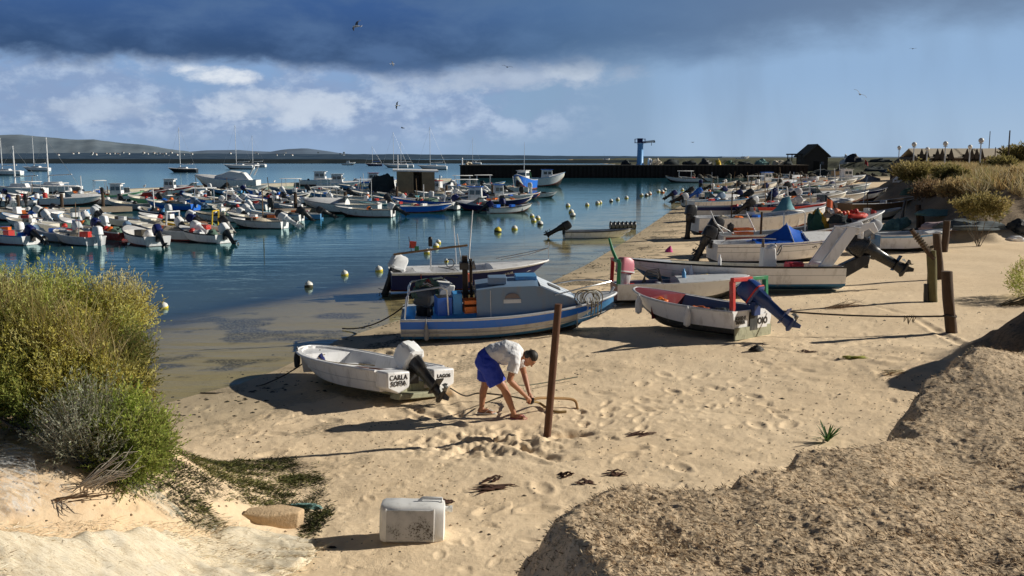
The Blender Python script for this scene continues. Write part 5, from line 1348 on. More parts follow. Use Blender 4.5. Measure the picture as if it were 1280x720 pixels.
RUST = mat('rusted_steel', (.12, .055, .030), .75, .15, .55, 7, .006, 50); POSTW = mat('wet_old_timber', (.070, .042, .025), .85, 0, .4, 6, .012, 45); MOSSW = mat('mossy_timber', (.13, .115, .050), .9, 0, .5, 5, .012, 40)
pole, pA, pB, pr_ = post_px(684, 544, 698, 380, 9.5, RUST, 'leaning rusty steel pole standing in the sand by the bending man', 'steel_pole', 'pole', 14, rough=.02)
post1, qA, qB, _ = post_px(1189, 416, 1183, 339, 14, POSTW, 'thick dark mooring post nearest in front of the bank, rope tied to it')
post2, mA_, mB_, _ = post_px(1166, 377, 1164, 313, 12, MOSSW, 'mossy mooring post with a broken limb lashed to its top')
post_px(1175, 349, 1171, 292, 10, POSTW, 'plain upright timber post just behind the mossy one')
post_px(1180, 315, 1184, 276, 9, POSTW, 'slightly leaning post at the bow of the blue-railed boat')
post_px(1149, 285, 1148, 256, 7, POSTW, 'square-topped post rising beyond the blue-railed boat, left of a pair')
post_px(1154, 285, 1152, 262, 5, POSTW, 'thinner post close against the square-topped one, right of a pair')
post_px(1127, 276, 1132, 250, 4, BLACK, 'thin dark stake leaning to the right before the green net heap')
post_px(1158, 377, 1158, 355, 7, BLACK, 'short black stub standing against the mossy mooring post')
# lashed limb
b = MB(); a0 = mB_ - Vector((0, 0, .10)); a1 = Vector(at_d(1139, 287, mB_.y - .1)); b.tube([a0 + Vector((.05, -.05, -.12)), a0.lerp(a1, .5), a1], [.085, .07, .06], 8)
lim = b.build('broken_limb', POSTW, None); tag(lim, 'broken rough limb lashed at a slant to the mossy mooring post', 'timber')
b = MB()
for k in range(9): 
    c = a0.lerp(a1, .05 + .09 * k); ax = (a1 - a0).normalized(); e1 = ax.cross(Vector((0, 1, 0))).normalized(); e2 = ax.cross(e1)
    b.tube([c + (e1 * math.cos(t) + e2 * math.sin(t)) * .088 + ax * .012 * math.sin(t) for t in np.linspace(0, 6.28, 9)], .012, 5, caps=False)
tag(b.build('lashing', ROPE, None), 'tan rope lashing wound round the slanting limb', 'rope')
# mooring rope post -> boat, with knots
e = W(B4, (-.05, -.55, .62)); s0 = qA.lerp(qB, .28)
tag(MB().tube(sag(e, s0 + Vector((-.09, -.06, 0)), .06, 20), .020, 6).tube([s0 + Vector((math.cos(t) * .125, math.sin(t) * .125, .02 * math.sin(t * 2))) for t in np.linspace(0, 6.28, 14)], .022, 6).build('rope', DROPE, None), 'dark mooring rope stretched from the nearest post to the JOAO E MARIA boat', 'rope')
b = MB(); kn = Vector(e).lerp(s0, .78)
for k in range(5): b.tube([kn + Vector((.05 * k - .1, 0, -.02)), kn + Vector((.05 * k - .12 + .04 * (k % 2), -.02, -.16 - .03 * (k % 3))), kn + Vector((.05 * k - .05, 0, -.05))], .010, 5)
tag(b.build('rope_tangle', ROPE, None), 'knotted rope end dangling from the stretched mooring rope', 'rope')

# ================================================================== nets on the left dune
def sheet_px(name, label, top, bot, m, lift=.05, fold=.06, nu=150, nv=46, seed=0, fs=(2.2, 6.0), cat='net'):
    us = np.linspace(0, 1, nu); R_ = []
    tx = np.interp(us, np.linspace(0, 1, len(top)), [p_[0] for p_ in top]); ty = np.interp(us, np.linspace(0, 1, len(top)), [p_[1] for p_ in top])
    bx = np.interp(us, np.linspace(0, 1, len(bot)), [p_[0] for p_ in bot]); by = np.interp(us, np.linspace(0, 1, len(bot)), [p_[1] for p_ in bot])
    ta = np.array([ground(a_, b_)[:2] for a_, b_ in zip(tx[::6], ty[::6])]); ba = np.array([ground(a_, b_)[:2] for a_, b_ in zip(bx[::6], by[::6])])
    ii = np.linspace(0, 1, len(ta))
    T_ = np.stack([np.interp(us, ii, ta[:, k]) for k in (0, 1)], 1); B_ = np.stack([np.interp(us, ii, ba[:, k]) for k in (0, 1)], 1)
    f = np.linspace(0, 1, nv)[:, None, None]
    XY = T_[None] * (1 - f) + B_[None] * f
    X_, Y_ = XY[..., 0], XY[..., 1]
    edge = np.minimum.reduce([sstep(0, .18, f[..., 0] * np.ones_like(X_)), sstep(0, .12, (1 - f[..., 0]) * np.ones_like(X_)), sstep(0, .06, us[None] * np.ones_like(X_)), sstep(0, .06, 1 - us[None] * np.ones_like(X_))])
    ed2 = np.clip(edge + .5 * fbm(X_ * 2, Y_ * 2, seed + 3, 3), 0, 1) * (edge > 0)
    w_ = fbm(X_ * fs[0] * .35 + Y_ * .6, Y_ * fs[0] * 1.6 - X_ * .3, seed, 4) + .4 * fbm(X_ * fs[1] * .5, Y_ * fs[1] * 2, seed + 9, 3)
    Z_ = hbase(X_, Y_) + micro(X_, Y_, np.full_like(X_, 3.0), np.zeros_like(X_), np.zeros_like(X_), np.zeros_like(X_), np.hypot(X_, Y_)) + (lift + fold * (w_ + .25)) * ed2 - .03 * (1 - ed2)
    o = grid_mesh(name, X_, Y_, Z_, {'edge': ed2}, m); return tag(o, label, cat)
mN, nt, out = new_mat('beige_netting')
pp = nt.add('ShaderNodeBsdfPrincipled'); nt.l.new(pp.outputs[0], out.inputs[0]); P = nt.add('ShaderNodeNewGeometry').outputs['Position']
rot = nt.add('ShaderNodeMapping'); nt.l.new(P, rot.inputs['Vector']); rot.inputs['Rotation'].default_value = (0, 0, -.45); rot.inputs['Scale'].default_value = (1.0, 5.0, 2.0)
s1 = nt.noise(rot.outputs[0], 5.0, 7, .72, 1.2); s2 = nt.noise(rot.outputs[0], 26.0, 5, .75, .8); s3 = nt.noise(P, 3.0, 4, .6)
cN = nt.mix(nt.step(s1, .36, .62), (.66, .54, .37), (.86, .76, .58)); cN = nt.mix(nt.math('MULTIPLY', nt.step(s2, .45, .7), .55), cN, (.88, .82, .70)); cN = nt.mix(nt.math('MULTIPLY', nt.step(s2, .44, .34), .8), cN, (.22, .15, .09)); cN = nt.mix(nt.math('MULTIPLY', nt.step(s3, .5, .7), .4), cN, (.66, .63, .55))
nt.put(pp.inputs['Base Color'], cN); pp.inputs['Roughness'].default_value = .95
nt.put(pp.inputs['Normal'], nt.bump(nt.math('ADD', s1, nt.math('MULTIPLY', s2, .8)), .5, .02))
sheet_px('fishing_net', 'heap of pale beige fishing net spread along the bottom left foreground', [(-60, 652), (80, 664), (200, 655), (300, 657), (360, 664), (410, 680)], [(-60, 800), (80, 790), (200, 770), (300, 750), (360, 722), (405, 694)], mN, .04, .10, seed=61, fs=(1.4, 5.0))
def veil_mat(name, c, a0, a1):
    m, nt, out = new_mat(name)
    d = nt.add('ShaderNodeBsdfPrincipled'); nt.put(d.inputs['Base Color'], c); d.inputs['Roughness'].default_value = .8
    t = nt.add('ShaderNodeBsdfTransparent'); P = nt.add('ShaderNodeNewGeometry').outputs['Position']
    rot = nt.add('ShaderNodeMapping'); nt.l.new(P, rot.inputs['Vector']); rot.inputs['Rotation'].default_value = (0, .3, .9); rot.inputs['Scale'].default_value = (1, 4, 2)
    k = nt.math('MULTIPLY', nt.step(nt.math('ADD', nt.math('MULTIPLY', nt.noise(rot.outputs[0], 4, 5, .7, .6), .6), nt.math('MULTIPLY', nt.noise(rot.outputs[0], 60, 3, .7), .4)), a0, a1), nt.step(nt.attr('edge'), .02, .8))
    mx = nt.add('ShaderNodeMixShader'); nt.put(mx.inputs[0], k); nt.l.new(t.outputs[0], mx.inputs[1]); nt.l.new(d.outputs[0], mx.inputs[2]); nt.l.new(mx.outputs[0], out.inputs[0]); return m
sheet_px('fishing_net', 'thin grey-white net trailing down the slope under the grey bush', [(125, 596), (150, 592), (172, 590)], [(215, 655), (222, 650), (238, 648)], veil_mat('grey_veil_net', (.58, .58, .50), .40, .75), .05, .05, 60, 40, 71)
sheet_px('fishing_net', 'bluish white net bundle lying on the dune at the left edge', [(-30, 560), (10, 556), (50, 566)], [(-30, 660), (20, 655), (62, 640)], veil_mat('white_veil_net', (.74, .75, .74), .42, .74), .05, .07, 60, 40, 73)
sheet_px('fishing_net', 'pale wisp of net on the sandy dune below the bushes', [(20, 575), (50, 572), (84, 590)], [(50, 640), (80, 640), (100, 636)], veil_mat('pale_veil_net', (.68, .66, .60), .46, .76), .04, .05, 50, 40, 79)
branchy(108, 612, 'bare pale twigs sticking out below the grey bush', 30, .55, mat('bleached_twig', (.46, .41, .34), .9, 0, .3), 21, zl=.8)
branchy(75, 628, 'low brown twigs scattered on the dune slope', 16, .5, TWIG, 25)

# loose strands standing up from the net heap
def ntest(x, y, z, s, mb, ml, ld, d):
    u = 640 + FPX * x / (y * math.cos(PITCH) + (CAM_H - z) * math.sin(PITCH)); v = 360 - FPX * ((z - CAM_H) * math.cos(PITCH) + y * math.sin(PITCH)) / (y * math.cos(PITCH) + (CAM_H - z) * math.sin(PITCH))
    return (u > -40) & (v > 656 + .00012 * (u - 150) ** 2 - 8 * (u > 250)) & (u + .9 * np.maximum(v - 690, -20) < 402)
p = scatter(52000, -6.5, -1.2, 5.5, 9.5, ntest); n = len(p)
a = NP.normal(size=n) * .5 + .45 + np.pi * (NP.random(n) < .5); d = unit(np.stack([np.cos(a), np.sin(a), NP.normal(size=n) * .16 + .05], 1))
q = blades(p + np.array([0, 0, .035]), d, NP.uniform(.03, .13, n), NP.uniform(.0012, .0032, n))
o = quads_obj('net_strands', q, pick(((.30, .21, .12), (.62, .50, .33), (.84, .74, .55), (.90, .83, .69), (.66, .54, .33)), np.clip(NP.random(n) * .7 + .6 * fbm(p[:, 0] * 1.2, p[:, 1] * 3, 471, 3) + .15, 0, .999)), STRAW); o['kind'] = 'stuff'
q_ = ground(1292, 372); shrub_px(1300, 350, q_[1], 34, 26, .9, name='shrub', label='tangled bush added at the right edge above the fallen branch to cast shadow', n=700, pal=OLV[1:] + OCH[1:4], seed=83, per=12, group='shrubs on the right-hand dune', leaf=(.04, .08), wid=(.006, .010))  # bush added, partly out of view, to throw shadow stripes on the beach
# ================================================================== the man bending over the rope
def fleshy(parts, name, m, parent, voxel=.008, smooth=6, folds=0.0):
    """one continuous skin grown over tapered limbs and soft masses"""
    b = MB()
    for q in parts:
        if q[0] == 'b': b.ball(q[1], q[2], 14, 10)
        elif q[0] == 'c':                                   # limb: points, radii, round ends
            b.tube(q[1], list(q[2]), 14)
            b.ball(q[1][0], q[2][0] * .99, 12, 8); b.ball(q[1][-1], q[2][-1] * .99, 12, 8)
        elif q[0] == 't':                                   # sleeve or trouser leg: flat ends
            b.tube(q[1], list(q[2]), 16, flat=q[3] if len(q) > 3 else 1)
        elif q[0] == 'l': b.loft(q[1])
    o = b.build('tmp', m, None)
    r = o.modifiers.new('r', 'REMESH'); r.mode = 'VOXEL'; r.voxel_size = voxel; r.use_smooth_shade = True
    s = o.modifiers.new('s', 'SMOOTH'); s.iterations = smooth; s.factor = .5
    if folds:
        tx = bpy.data.textures.new('folds', 'CLOUDS'); tx.noise_scale = .085; tx.noise_depth = 2
        d = o.modifiers.new('d', 'DISPLACE'); d.texture = tx; d.strength = folds; d.mid_level = .5; d.texture_coords = 'LOCAL'
        s = o.modifiers.new('s2', 'SMOOTH'); s.iterations = 2; s.factor = .5
    dg = bpy.context.evaluated_depsgraph_get(); dg.update()
    me = bpy.data.meshes.new_from_object(o.evaluated_get(dg)); me.name = name
    bpy.data.objects.remove(o)
    me.polygons.foreach_set('use_smooth', [True] * len(me.polygons))
    if not me.materials: me.materials.append(m)
    o = bpy.data.objects.new(name, me); col.objects.link(o); o.parent = parent
    return o
g = ground(626, 520)
MAN = thing('person', 'dark-haired man in white t-shirt and blue shorts bending to handle a rope', 'person', (g[0], g[1], g[2] + .0), (0, 0, rad(-4)))
MAN.scale = (1.03, 1.14, 1.04)
SKIN = mat('tanned_skin', (.40, .185, .105), .5, 0, .12, 9); HAIR = mat('black_hair', (.014, .012, .011), .6, 0, .3, 40, .004, 90); SHIRT = mat('white_cotton', (.78, .78, .80), .9, 0, .05, 6, .05, 9); SHORTS = mat('blue_shorts', (.018, .05, .48), .7, 0, .15, 7, .05, 9)
hipR, hipL = (-.17, -.10, .80), (-.20, .10, .80)
kneeR, ankR = (.06, -.14, .47), (.21, -.13, .085)          # near leg steps forward
kneeL, ankL = (-.25, .12, .46), (-.31, .12, .085)
P = [('c', [hipR, (-.06, -.125, .63), kneeR], (.105, .088, .062)), ('c', [kneeR, (.115, -.14, .34), ankR], (.060, .058, .038)),
     ('c', [hipL, (-.23, .115, .63), kneeL], (.105, .088, .062)), ('c', [kneeL, (-.285, .12, .33), ankL], (.060, .058, .038)),
     ('b', (-.19, 0, .84), (.15, .165, .13)), ('c', [(-.20, 0, .86), (-.06, 0, .955), (.10, 0, .985), (.24, 0, .96)], (.135, .132, .145, .125)),
     ('b', (.20, -.14, .94), (.10, .09, .09)), ('b', (.20, .14, .94), (.10, .09, .09)), ('c', [(.27, 0, .96), (.37, 0, .93)], (.060, .055))]
# head, looking down at the hands: crown forward, face down
Hc = Vector((.455, 0, .905)); hf = Vector((.38, 0, -.92)).normalized(); hu = Vector((.92, 0, .38)).normalized()
def HP(f, u_, s): return tuple(Hc + hf * f + hu * u_ + Vector((0, s, 0)))
P += [('b', tuple(Hc), (.098, .078, .100)), ('c', [HP(.02, -.03, 0), HP(.055, -.085, 0)], (.072, .050)), ('c', [HP(.092, .0, 0), HP(.118, -.035, 0)], (.010, .017)),
      ('b', HP(.086, .022, .03), .018), ('b', HP(.086, .022, -.03), .018), ('b', HP(.085, -.075, 0), (.020, .026, .014)), ('b', HP(-.005, -.01, .080), (.022, .010, .03)), ('b', HP(-.005, -.01, -.080), (.022, .010, .03))]
# arms
shR, elR, wrR = (.235, -.195, .90), (.155, -.25, .62), (.395, -.10, .335)
shL, elL, wrL = (.26, .19, .90), (.345, .215, .60), (.43, .06, .345)
for s_, e_, w_ in ((shR, elR, wrR), (shL, elL, wrL)):
    P += [('c', [s_, tuple(Vector(s_).lerp(e_, .5)), e_], (.062, .054, .043)), ('c', [e_, tuple(Vector(e_).lerp(w_, .35)), w_], (.044, .043, .028))]
# hands: palm, four bent fingers and a thumb closed round the rope
ropeR, ropeL = Vector((.455, -.055, .255)), Vector((.475, .03, .262))
for w_, rp_, sg in ((Vector(wrR), ropeR, -1), (Vector(wrL), ropeL, 1)):
    ax = (rp_ - w_).normalized(); sd_ = Vector((.25, 1, 0)).cross(ax).cross(ax).normalized(); nr = ax.cross(sd_).normalized()
    pc = w_ + ax * .045
    P.append(('c', [tuple(w_), tuple(pc), tuple(w_ + ax * .085)], (.027, .036, .034)))
    for k in range(4):
        b0 = w_ + ax * .085 + sd_ * (.027 - .018 * k); ln = (.034, .038, .036, .029)[k]
        c1 = b0 + ax * ln + nr * .006; c2 = c1 + (ax * .35 + nr * .9).normalized() * ln * .8; c3 = c2 + (-ax * .6 + nr * .5).normalized() * ln * .6
        P.append(('c', [tuple(b0), tuple(c1), tuple(c2), tuple(c3)], (.0105, .0100, .0095, .0085)))
    t0 = w_ + ax * .030 + sd_ * .03; t1 = t0 + sd_ * .022 + nr * .022 + ax * .018; t2 = t1 + (ax * .8 + nr * .6 - sd_ * .3).normalized() * .030
    P.append(('c', [tuple(t0), tuple(t1), tuple(t2)], (.013, .0115, .010)))
# feet with heel, arch and toes
for (ax_, ay, az_), yaw in ((ankR, -.25), (ankL, -.1)):
    f = Vector((math.cos(yaw), math.sin(yaw), 0)); s_ = Vector((-f.y, f.x, 0)); a_ = Vector((ax_, ay, az_))
    P += [('c', [tuple(a_ + Vector((0, 0, .0))), tuple(a_ - f * .03 + Vector((0, 0, -.045)))], (.038, .034)), ('c', [tuple(a_ - f * .02 + Vector((0, 0, -.04))), tuple(a_ + f * .10 + Vector((0, 0, -.045))), tuple(a_ + f * .16 + Vector((0, 0, -.058)))], (.036, .037, .026))]
    for k in range(5): P.append(('c', [tuple(a_ + f * .155 + s_ * (.034 - .017 * k) + Vector((0, 0, -.060))), tuple(a_ + f * (.205 - .009 * k) + s_ * (.036 - .019 * k) + Vector((0, 0, -.066)))], (.012, .010)))
fleshy(P, 'body', SKIN, MAN, .0068, 5)
# hair cap
fleshy([('b', HP(-.018, .022, 0), (.104, .086, .100)), ('b', HP(-.06, -.03, 0), (.06, .074, .07))], 'hair', HAIR, MAN, .008, 2)
for s_ in (-1, 1): MB().ball(HP(.098, .004, .030 * s_), .010, 8, 6).build('eye', BLACK, MAN)
MB().ball(HP(.098, -.062, 0), (.008, .022, .006), 10, 6).build('mouth', mat('lips', (.25, .08, .06), .5), MAN)
# t-shirt with short sleeves; shorts
fleshy([('t', [(-.235, 0, .865), (-.10, 0, .955), (.09, 0, 1.0), (.235, 0, .975), (.335, 0, .948)], (.163, .168, .176, .156, .078), .98),
        ('b', (.19, -.14, .95), (.13, .11, .105)), ('b', (.19, .14, .95), (.13, .11, .105)), ('b', (.05, 0, .93), (.16, .165, .14)),
        ('t', [(.22, -.15, .96), tuple(Vector(shR).lerp(elR, .12)), tuple(Vector(shR).lerp(elR, .60))], (.10, .092, .088)), ('t', [(.24, .15, .96), tuple(Vector(shL).lerp(elL, .12)), tuple(Vector(shL).lerp(elL, .60))], (.10, .092, .088))], 't_shirt', SHIRT, MAN, .009, 12, .020)
fleshy([('t', [(-.125, 0, .94), (-.19, 0, .875), (-.215, 0, .78)], (.172, .190, .19), 1.0), ('b', (-.205, 0, .81), (.185, .205, .15)), ('c', [(-.17, -.11, .80), (-.10, -.125, .66)], (.150, .140)),
        ('t', [hipR, (-.10, -.12, .66), (-.035, -.13, .535)], (.150, .148, .150)), ('t', [hipL, (-.225, .11, .66), (-.235, .12, .53)], (.148, .146, .148))], 'shorts', SHORTS, MAN, .009, 8, .024)
# flip-flops
SOLE = mat('pink_sole', (.50, .16, .20), .7); SOLE2 = mat('white_sole', (.62, .60, .58), .7)
for (ax_, ay, az_), yaw, mm in ((ankR, -.25, SOLE), (ankL, -.1, SOLE2)):
    f = Vector((math.cos(yaw), math.sin(yaw), 0)); s_ = Vector((-f.y, f.x, 0)); a_ = Vector((ax_, ay, .012)); b = MB()
    ring = [a_ + f * (.085 + .155 * math.cos(t)) + s_ * (.050 * math.sin(t) * (1 - .12 * math.cos(t))) for t in np.linspace(0, 2 * math.pi, 20, endpoint=False)]
    b.loft([[tuple(p_ + Vector((0, 0, -.016))) for p_ in ring], [tuple(p_ + Vector((0, 0, .006))) for p_ in ring]])
    so_ = b.build('flip_flop', mm, MAN, bevel=.003)
    MB().tube([a_ + f * .05 + s_ * .045, a_ + f * .12 + s_ * .03 + Vector((0, 0, .062)), a_ + f * .185 + Vector((0, 0, .03))], .006, 6).tube([a_ + f * .05 - s_ * .045, a_ + f * .12 - s_ * .03 + Vector((0, 0, .062)), a_ + f * .185 + Vector((0, 0, .03))], .006, 6).build('strap', mm, so_)
# ropes and hose he is handling
MM = MAN.matrix_world if False else Matrix.LocRotScale(MAN.location, MAN.rotation_euler, None)
def mw(*p): return MM @ Vector(p)
def drape(pts, up=.015): return [Vector((p_[0], p_[1], max(p_[2], gz(p_[0], p_[1]) + up))) for p_ in pts]
HOSE = mat('ochre_hose', (.36, .20, .065), .6, 0, .25, 12)
g1, g2, g3 = ground(722, 511), ground(700, 516), ground(672, 508)
c0 = mw(.47, 0, .255)
def smooth_curve(pts, n=8):
    pts = [Vector(p_) for p_ in pts]; out_ = []
    for i in range(len(pts) - 1):
        p0, p1, p2, p3 = pts[max(i - 1, 0)], pts[i], pts[i + 1], pts[min(i + 2, len(pts) - 1)]
        for k in range(n):
            t = k / n
            out_.append(.5 * ((2 * p1) + (-p0 + p2) * t + (2 * p0 - 5 * p1 + 4 * p2 - p3) * t * t + (-p0 + 3 * p1 - 3 * p2 + p3) * t ** 3))
    return out_ + [pts[-1]]
a = at_d(692, 499, c0.y + .25)
tag(MB().tube(smooth_curve([c0, c0 + Vector((.12, .08, .02)), (a[0], a[1], gz(a[0], a[1]) + .2), Vector(g1) + Vector((-.06, .1, .12)), Vector(g1) + Vector((0, 0, .0))]), .022, 8).build('hose', HOSE, None), 'ochre hose arching from the man\'s hands behind the rusty pole into the sand', 'hose')
tag(MB().tube(smooth_curve([c0 + Vector((.01, -.03, -.01)), Vector(g3) + Vector((.02, 0, .06)), Vector(g2) + Vector((-.12, 0, .03)), Vector(g2) + Vector((.1, 0, .02))]), .020, 8).build('hose', mat('ochre_hose_dull', (.26, .17, .06), .7, 0, .3, 12), None), 'duller hose lying low on the sand in front of the rusty pole', 'hose')
LINE = mat('greygreen_line', (.12, .12, .085), .9)
tag(MB().tube(smooth_curve([c0 + Vector((0, .02, 0)), mw(.30, .05, .38), mw(.14, .12, .50), mw(.35, 1.6, .12), mw(1.2, 2.6, .05)]), .011, 6).tube(smooth_curve([c0 + Vector((0, -.02, 0)), mw(.28, -.02, .30), mw(.05, .10, .30), mw(-.3, .6, .05)]), .011, 6).build('rope', LINE, None), 'pair of grey-green lines stretched from the man\'s hands past his knee', 'rope')
pr0 = W(B1, (-.95, -.15, .30)); ga, gb = ground(600, 500), ground(640, 503)
tag(MB().tube(smooth_curve([pr0, Vector(pr0).lerp(Vector(ga), .5) + Vector((0, 0, -.03)), Vector(ga) + Vector((0, 0, .12)), Vector(gb) + Vector((0, 0, .10)), c0]), .013, 6).build('rope', DROPE, None), 'dark rope from the man\'s hands to the small white dinghy', 'rope')
b = MB()
for k in range(7): b.tube([c0 + Vector((.05 * math.cos(t + k), .05 * math.sin(t * 1.0 + k * .7), .04 * math.sin(t + k * 1.3))) for t in np.linspace(0, 6.28, 10)], .011, 5, caps=False)
tag(b.build('rope_knot', mat('wet_black_rope', (.025, .022, .02), .7), None), 'black knot of wet rope gripped in the man\'s hands', 'rope')
# ================================================================== general boats of the harbour and the far beach
ORD = ['first', 'second', 'third', 'fourth', 'fifth', 'sixth', 'seventh', 'eighth', 'ninth', 'tenth', 'eleventh', 'twelfth', 'thirteenth', 'fourteenth', 'fifteenth', 'sixteenth', 'seventeenth', 'eighteenth', 'nineteenth', 'twentieth', 'twenty-first', 'twenty-second', 'twenty-third', 'twenty-fourth', 'twenty-fifth', 'twenty-sixth', 'twenty-seventh', 'twenty-eighth', 'twenty-ninth', 'thirtieth']
LOADC = [ORANGE, RED, BLUE, NET_G, NET_K, NET_W, WHITE, WHITE, WHITE, BLACK, BLACK, LGREY, SKYB]
def gboat(loc, heading, L, style='skiff', hull='white', motor='black', inner='cream', band=None, roll=0, pitch=0, tilt=None, load=2, seed=0, mast=0, arch=None, afloat=True, label='', group=None, name=None):
    r_ = random.Random(seed * 7 + 13)
    big = style in ('cabin', 'cruiser', 'trawler')
    nm = name or {'skiff': 'open_boat', 'console': 'open_boat', 'cuddy': 'motor_boat', 'cabin': 'cabin_boat', 'cruiser': 'cabin_cruiser', 'trawler': 'fishing_boat', 'canopy': 'open_boat', 'heap': 'open_boat'}[style]
    draft = {'trawler': .35, 'cruiser': .3}.get(style, .14)
    T = thing(nm, label, 'boat', (loc[0], loc[1], loc[2] - (draft if afloat else .02)), (rad(roll), rad(-pitch), rad(heading)), group)
    B = L * {'trawler': .34, 'cruiser': .30}.get(style, .33 + .03 * r_.random()); D = {'trawler': .26 * L, 'cruiser': .20 * L}.get(style, .12 * L + .14)
    h = Hull(L, B, D, rise=.30 + .35 * r_.random(), wt=.8 + .12 * r_.random(), rake=.10 + .06 * r_.random(), p=2.2 + .4 * r_.random(), q=1.5, gw=.09, sole=.45)
    h.L0 = L
    off = Matrix.Translation((-L / 2, 0, 0))
    made = []
    H_ = MATS[hull]; bands = [(.12, ANTIF if r_.random() < .6 else ANTIR), (.68, H_), (1, MATS[band] if band else H_)]
    made.append(h.build(T, bands, ANTIF, MATS[inner], WHITE if hull != 'white' else LGREY, n=11, transom=H_))
    made.append(h.rail(T, MATS[band] if band else (WHITE if hull != 'white' else r_.choice([LGREY, GREY, BLACK, SKYB])), .035, 10))
    if style in ('skiff', 'canopy', 'heap', 'console'):
        made.append(h.thwart(T, .22, MATS[inner])); made.append(h.thwart(T, .52, MATS[inner]))
        if r_.random() < .6: made.append(h.deck(T, .74, .985, WHITE if hull == 'white' else MATS[inner], camber=.03, n=5))
    if style == 'console':
        made.append(MB().box((.42 * L, 0, D * .45 + .42), (.42, .5, .75), top=(.7, .95)).build('console', WHITE, T)); made.append(MB().box((.47 * L, 0, D * .45 + .92), (.03, .46, .3), rot=(0, -.4, 0)).build('windscreen', GLASS, T))
    if style == 'canopy':
        for x in (.25 * L, .6 * L):
            for s_ in (-1, 1): made.append(pipe(T, [(x, s_ * B * .42, D), (x, s_ * B * .36, D + 1.25)], .03, ALU, 'canopy_post', 6))
        made.append(MB().box((.42 * L, 0, D + 1.28), (.48 * L, B * .85, .06), top=(.92, .85)).build('canopy', TARP_W, T))
    if style == 'cuddy':
        made.append(h.deck(T, .42, .985, WHITE, camber=.20)); x = .43 * L
        made.append(MB().prism([(x + .55, D + .18), (x, D + .62), (x - .05, D + .62), (x - .05, D + .1)], -B * .38, B * .38).build('windscreen', GLASS, T))
        made.append(MB().box((x - .15, 0, D + .64), (.3, B * .8, .05)).build('screen_top', WHITE, T))
    if style in ('cabin', 'trawler'):
        made.append(h.deck(T, .58, .985, WHITE if hull == 'white' else LGREY, camber=.10)); x = (.44 if style == 'cabin' else .55) * L; hh = .85 + .06 * L; ln = .26 * L
        cb = MB().box((x, 0, D + hh / 2 - .15), (ln, B * .62, hh + .3), top=(.86, .9)).build('wheelhouse', WHITE, T, bevel=.03); made.append(cb)
        made.append(MB().box((x + .03, 0, D + hh + .05), (ln * 1.08, B * .68, .07)).build('roof', MATS[r_.choice(['white', 'white', 'red', 'blue', 'lgrey'])], T))
        for k, (sx, dx) in enumerate(((-1, 0), (1, 0))):
            w_ = MB()
            for j in (-1, 1): w_.box((x + j * ln * .20, sx * B * .298, D + hh * .62), (ln * .30, .04, hh * .32), rot=(-sx * -.035, 0, 0))
            w1 = MB().box((x - ln * .20, sx * B * .300, D + hh * .62), (ln * .30, .05, hh * .32)).build('window', GLASS, T); w2 = MB().box((x + ln * .20, sx * B * .300, D + hh * .62), (ln * .30, .05, hh * .32)).build('window', GLASS, T); made += [w1, w2]
        made.append(MB().box((x + ln * .465, 0, D + hh * .64), (.07, B * .50, hh * .34), rot=(0, -.09, 0)).build('window', GLASS, T))
    if style == 'cruiser':
        made.append(h.deck(T, .30, .985, WHITE, camber=.18))
        b = MB(); rows = []
        for x, z, w_ in ((.12 * L, D + .15, .40), (.20 * L, D + 1.0, .40), (.42 * L, D + 1.25, .38), (.55 * L, D + .85, .36), (.78 * L, D + .35, .24), (.80 * L, D + .22, .2)):
            rows.append([(x, -B * w_, D * .95), (x, -B * w_ * .85, z - .12), (x, 0, z), (x, B * w_ * .85, z - .12), (x, B * w_, D * .95)])
        b.loft(rows); made.append(b.build('cover', TARP_W, T, smooth=60))
        made.append(pipe(T, [(.10 * L, -B * .4, D + .6), (.02 * L, -B * .38, D + 1.9), (.02 * L, B * .38, D + 1.9), (.10 * L, B * .4, D + .6)], .09, WHITE, 'radar_arch'))
    if style == 'heap' or load >= 3:
        b = MB(); lumpy(b, (.42 * L, 0, D * .80), (.17 * L, B * .30, .26 + .16 * r_.random()), seed + 3, nu=14, nv=7); made.append(b.build('net_heap', r_.choice([NET_G, NET_K, NET_W, NET_W, NET_K, NET_R, TARP_K]), T))
    for k in range(min(load, 3) + 1):                          # boxes, floats and cloths stowed aboard
        x, y = L * r_.uniform(.15, .62), B * r_.uniform(-.25, .25); q = r_.random(); mm = r_.choice(LOADC)
        if q < .45: made.append(MB().box((x, y, D * .75 + .18), (.32 + .2 * r_.random(), .34, .36), rot=(0, 0, r_.random())).build('box', mm, T))
        elif q < .75: made.append(MB().ball((x, y, D * .95 + .1), .15 + .06 * r_.random(), 9, 6).build('float', r_.choice([ORANGE, WHITE, WHITE, RED, BLACK]), T))
        else:
            b = MB(); lumpy(b, (x, y, D * .8), (.34, .26, .3), seed + k, nu=10, nv=5); made.append(b.build('cloth', mm, T))
    if not mast and (not afloat or r_.random() < .3) and r_.random() < .6: made.append(pipe(T, [(.3 * L, B * .2, D * .6), ((.3 + r_.uniform(-.06, .06)) * L, B * .2, D + r_.uniform(.9, 2.0))], r_.uniform(.02, .045), r_.choice([WHITE, DARKWOOD, ALU, WOODP]), 'pole', 5))
    if mast: made.append(pipe(T, [(.5 * L, 0, D), (.5 * L, .05, D + mast)], [.05, .025], r_.choice([WHITE, DARKWOOD, ALU]), 'mast', 6))
    if arch:
        m_ = MATS[arch]
        made.append(pipe(T, [(.14 * L, -B * .40, D * .9), (.12 * L, -B * .38, D + .85), (.12 * L, B * .38, D + .85), (.14 * L, B * .40, D * .9)], .05, m_, 'frame'))
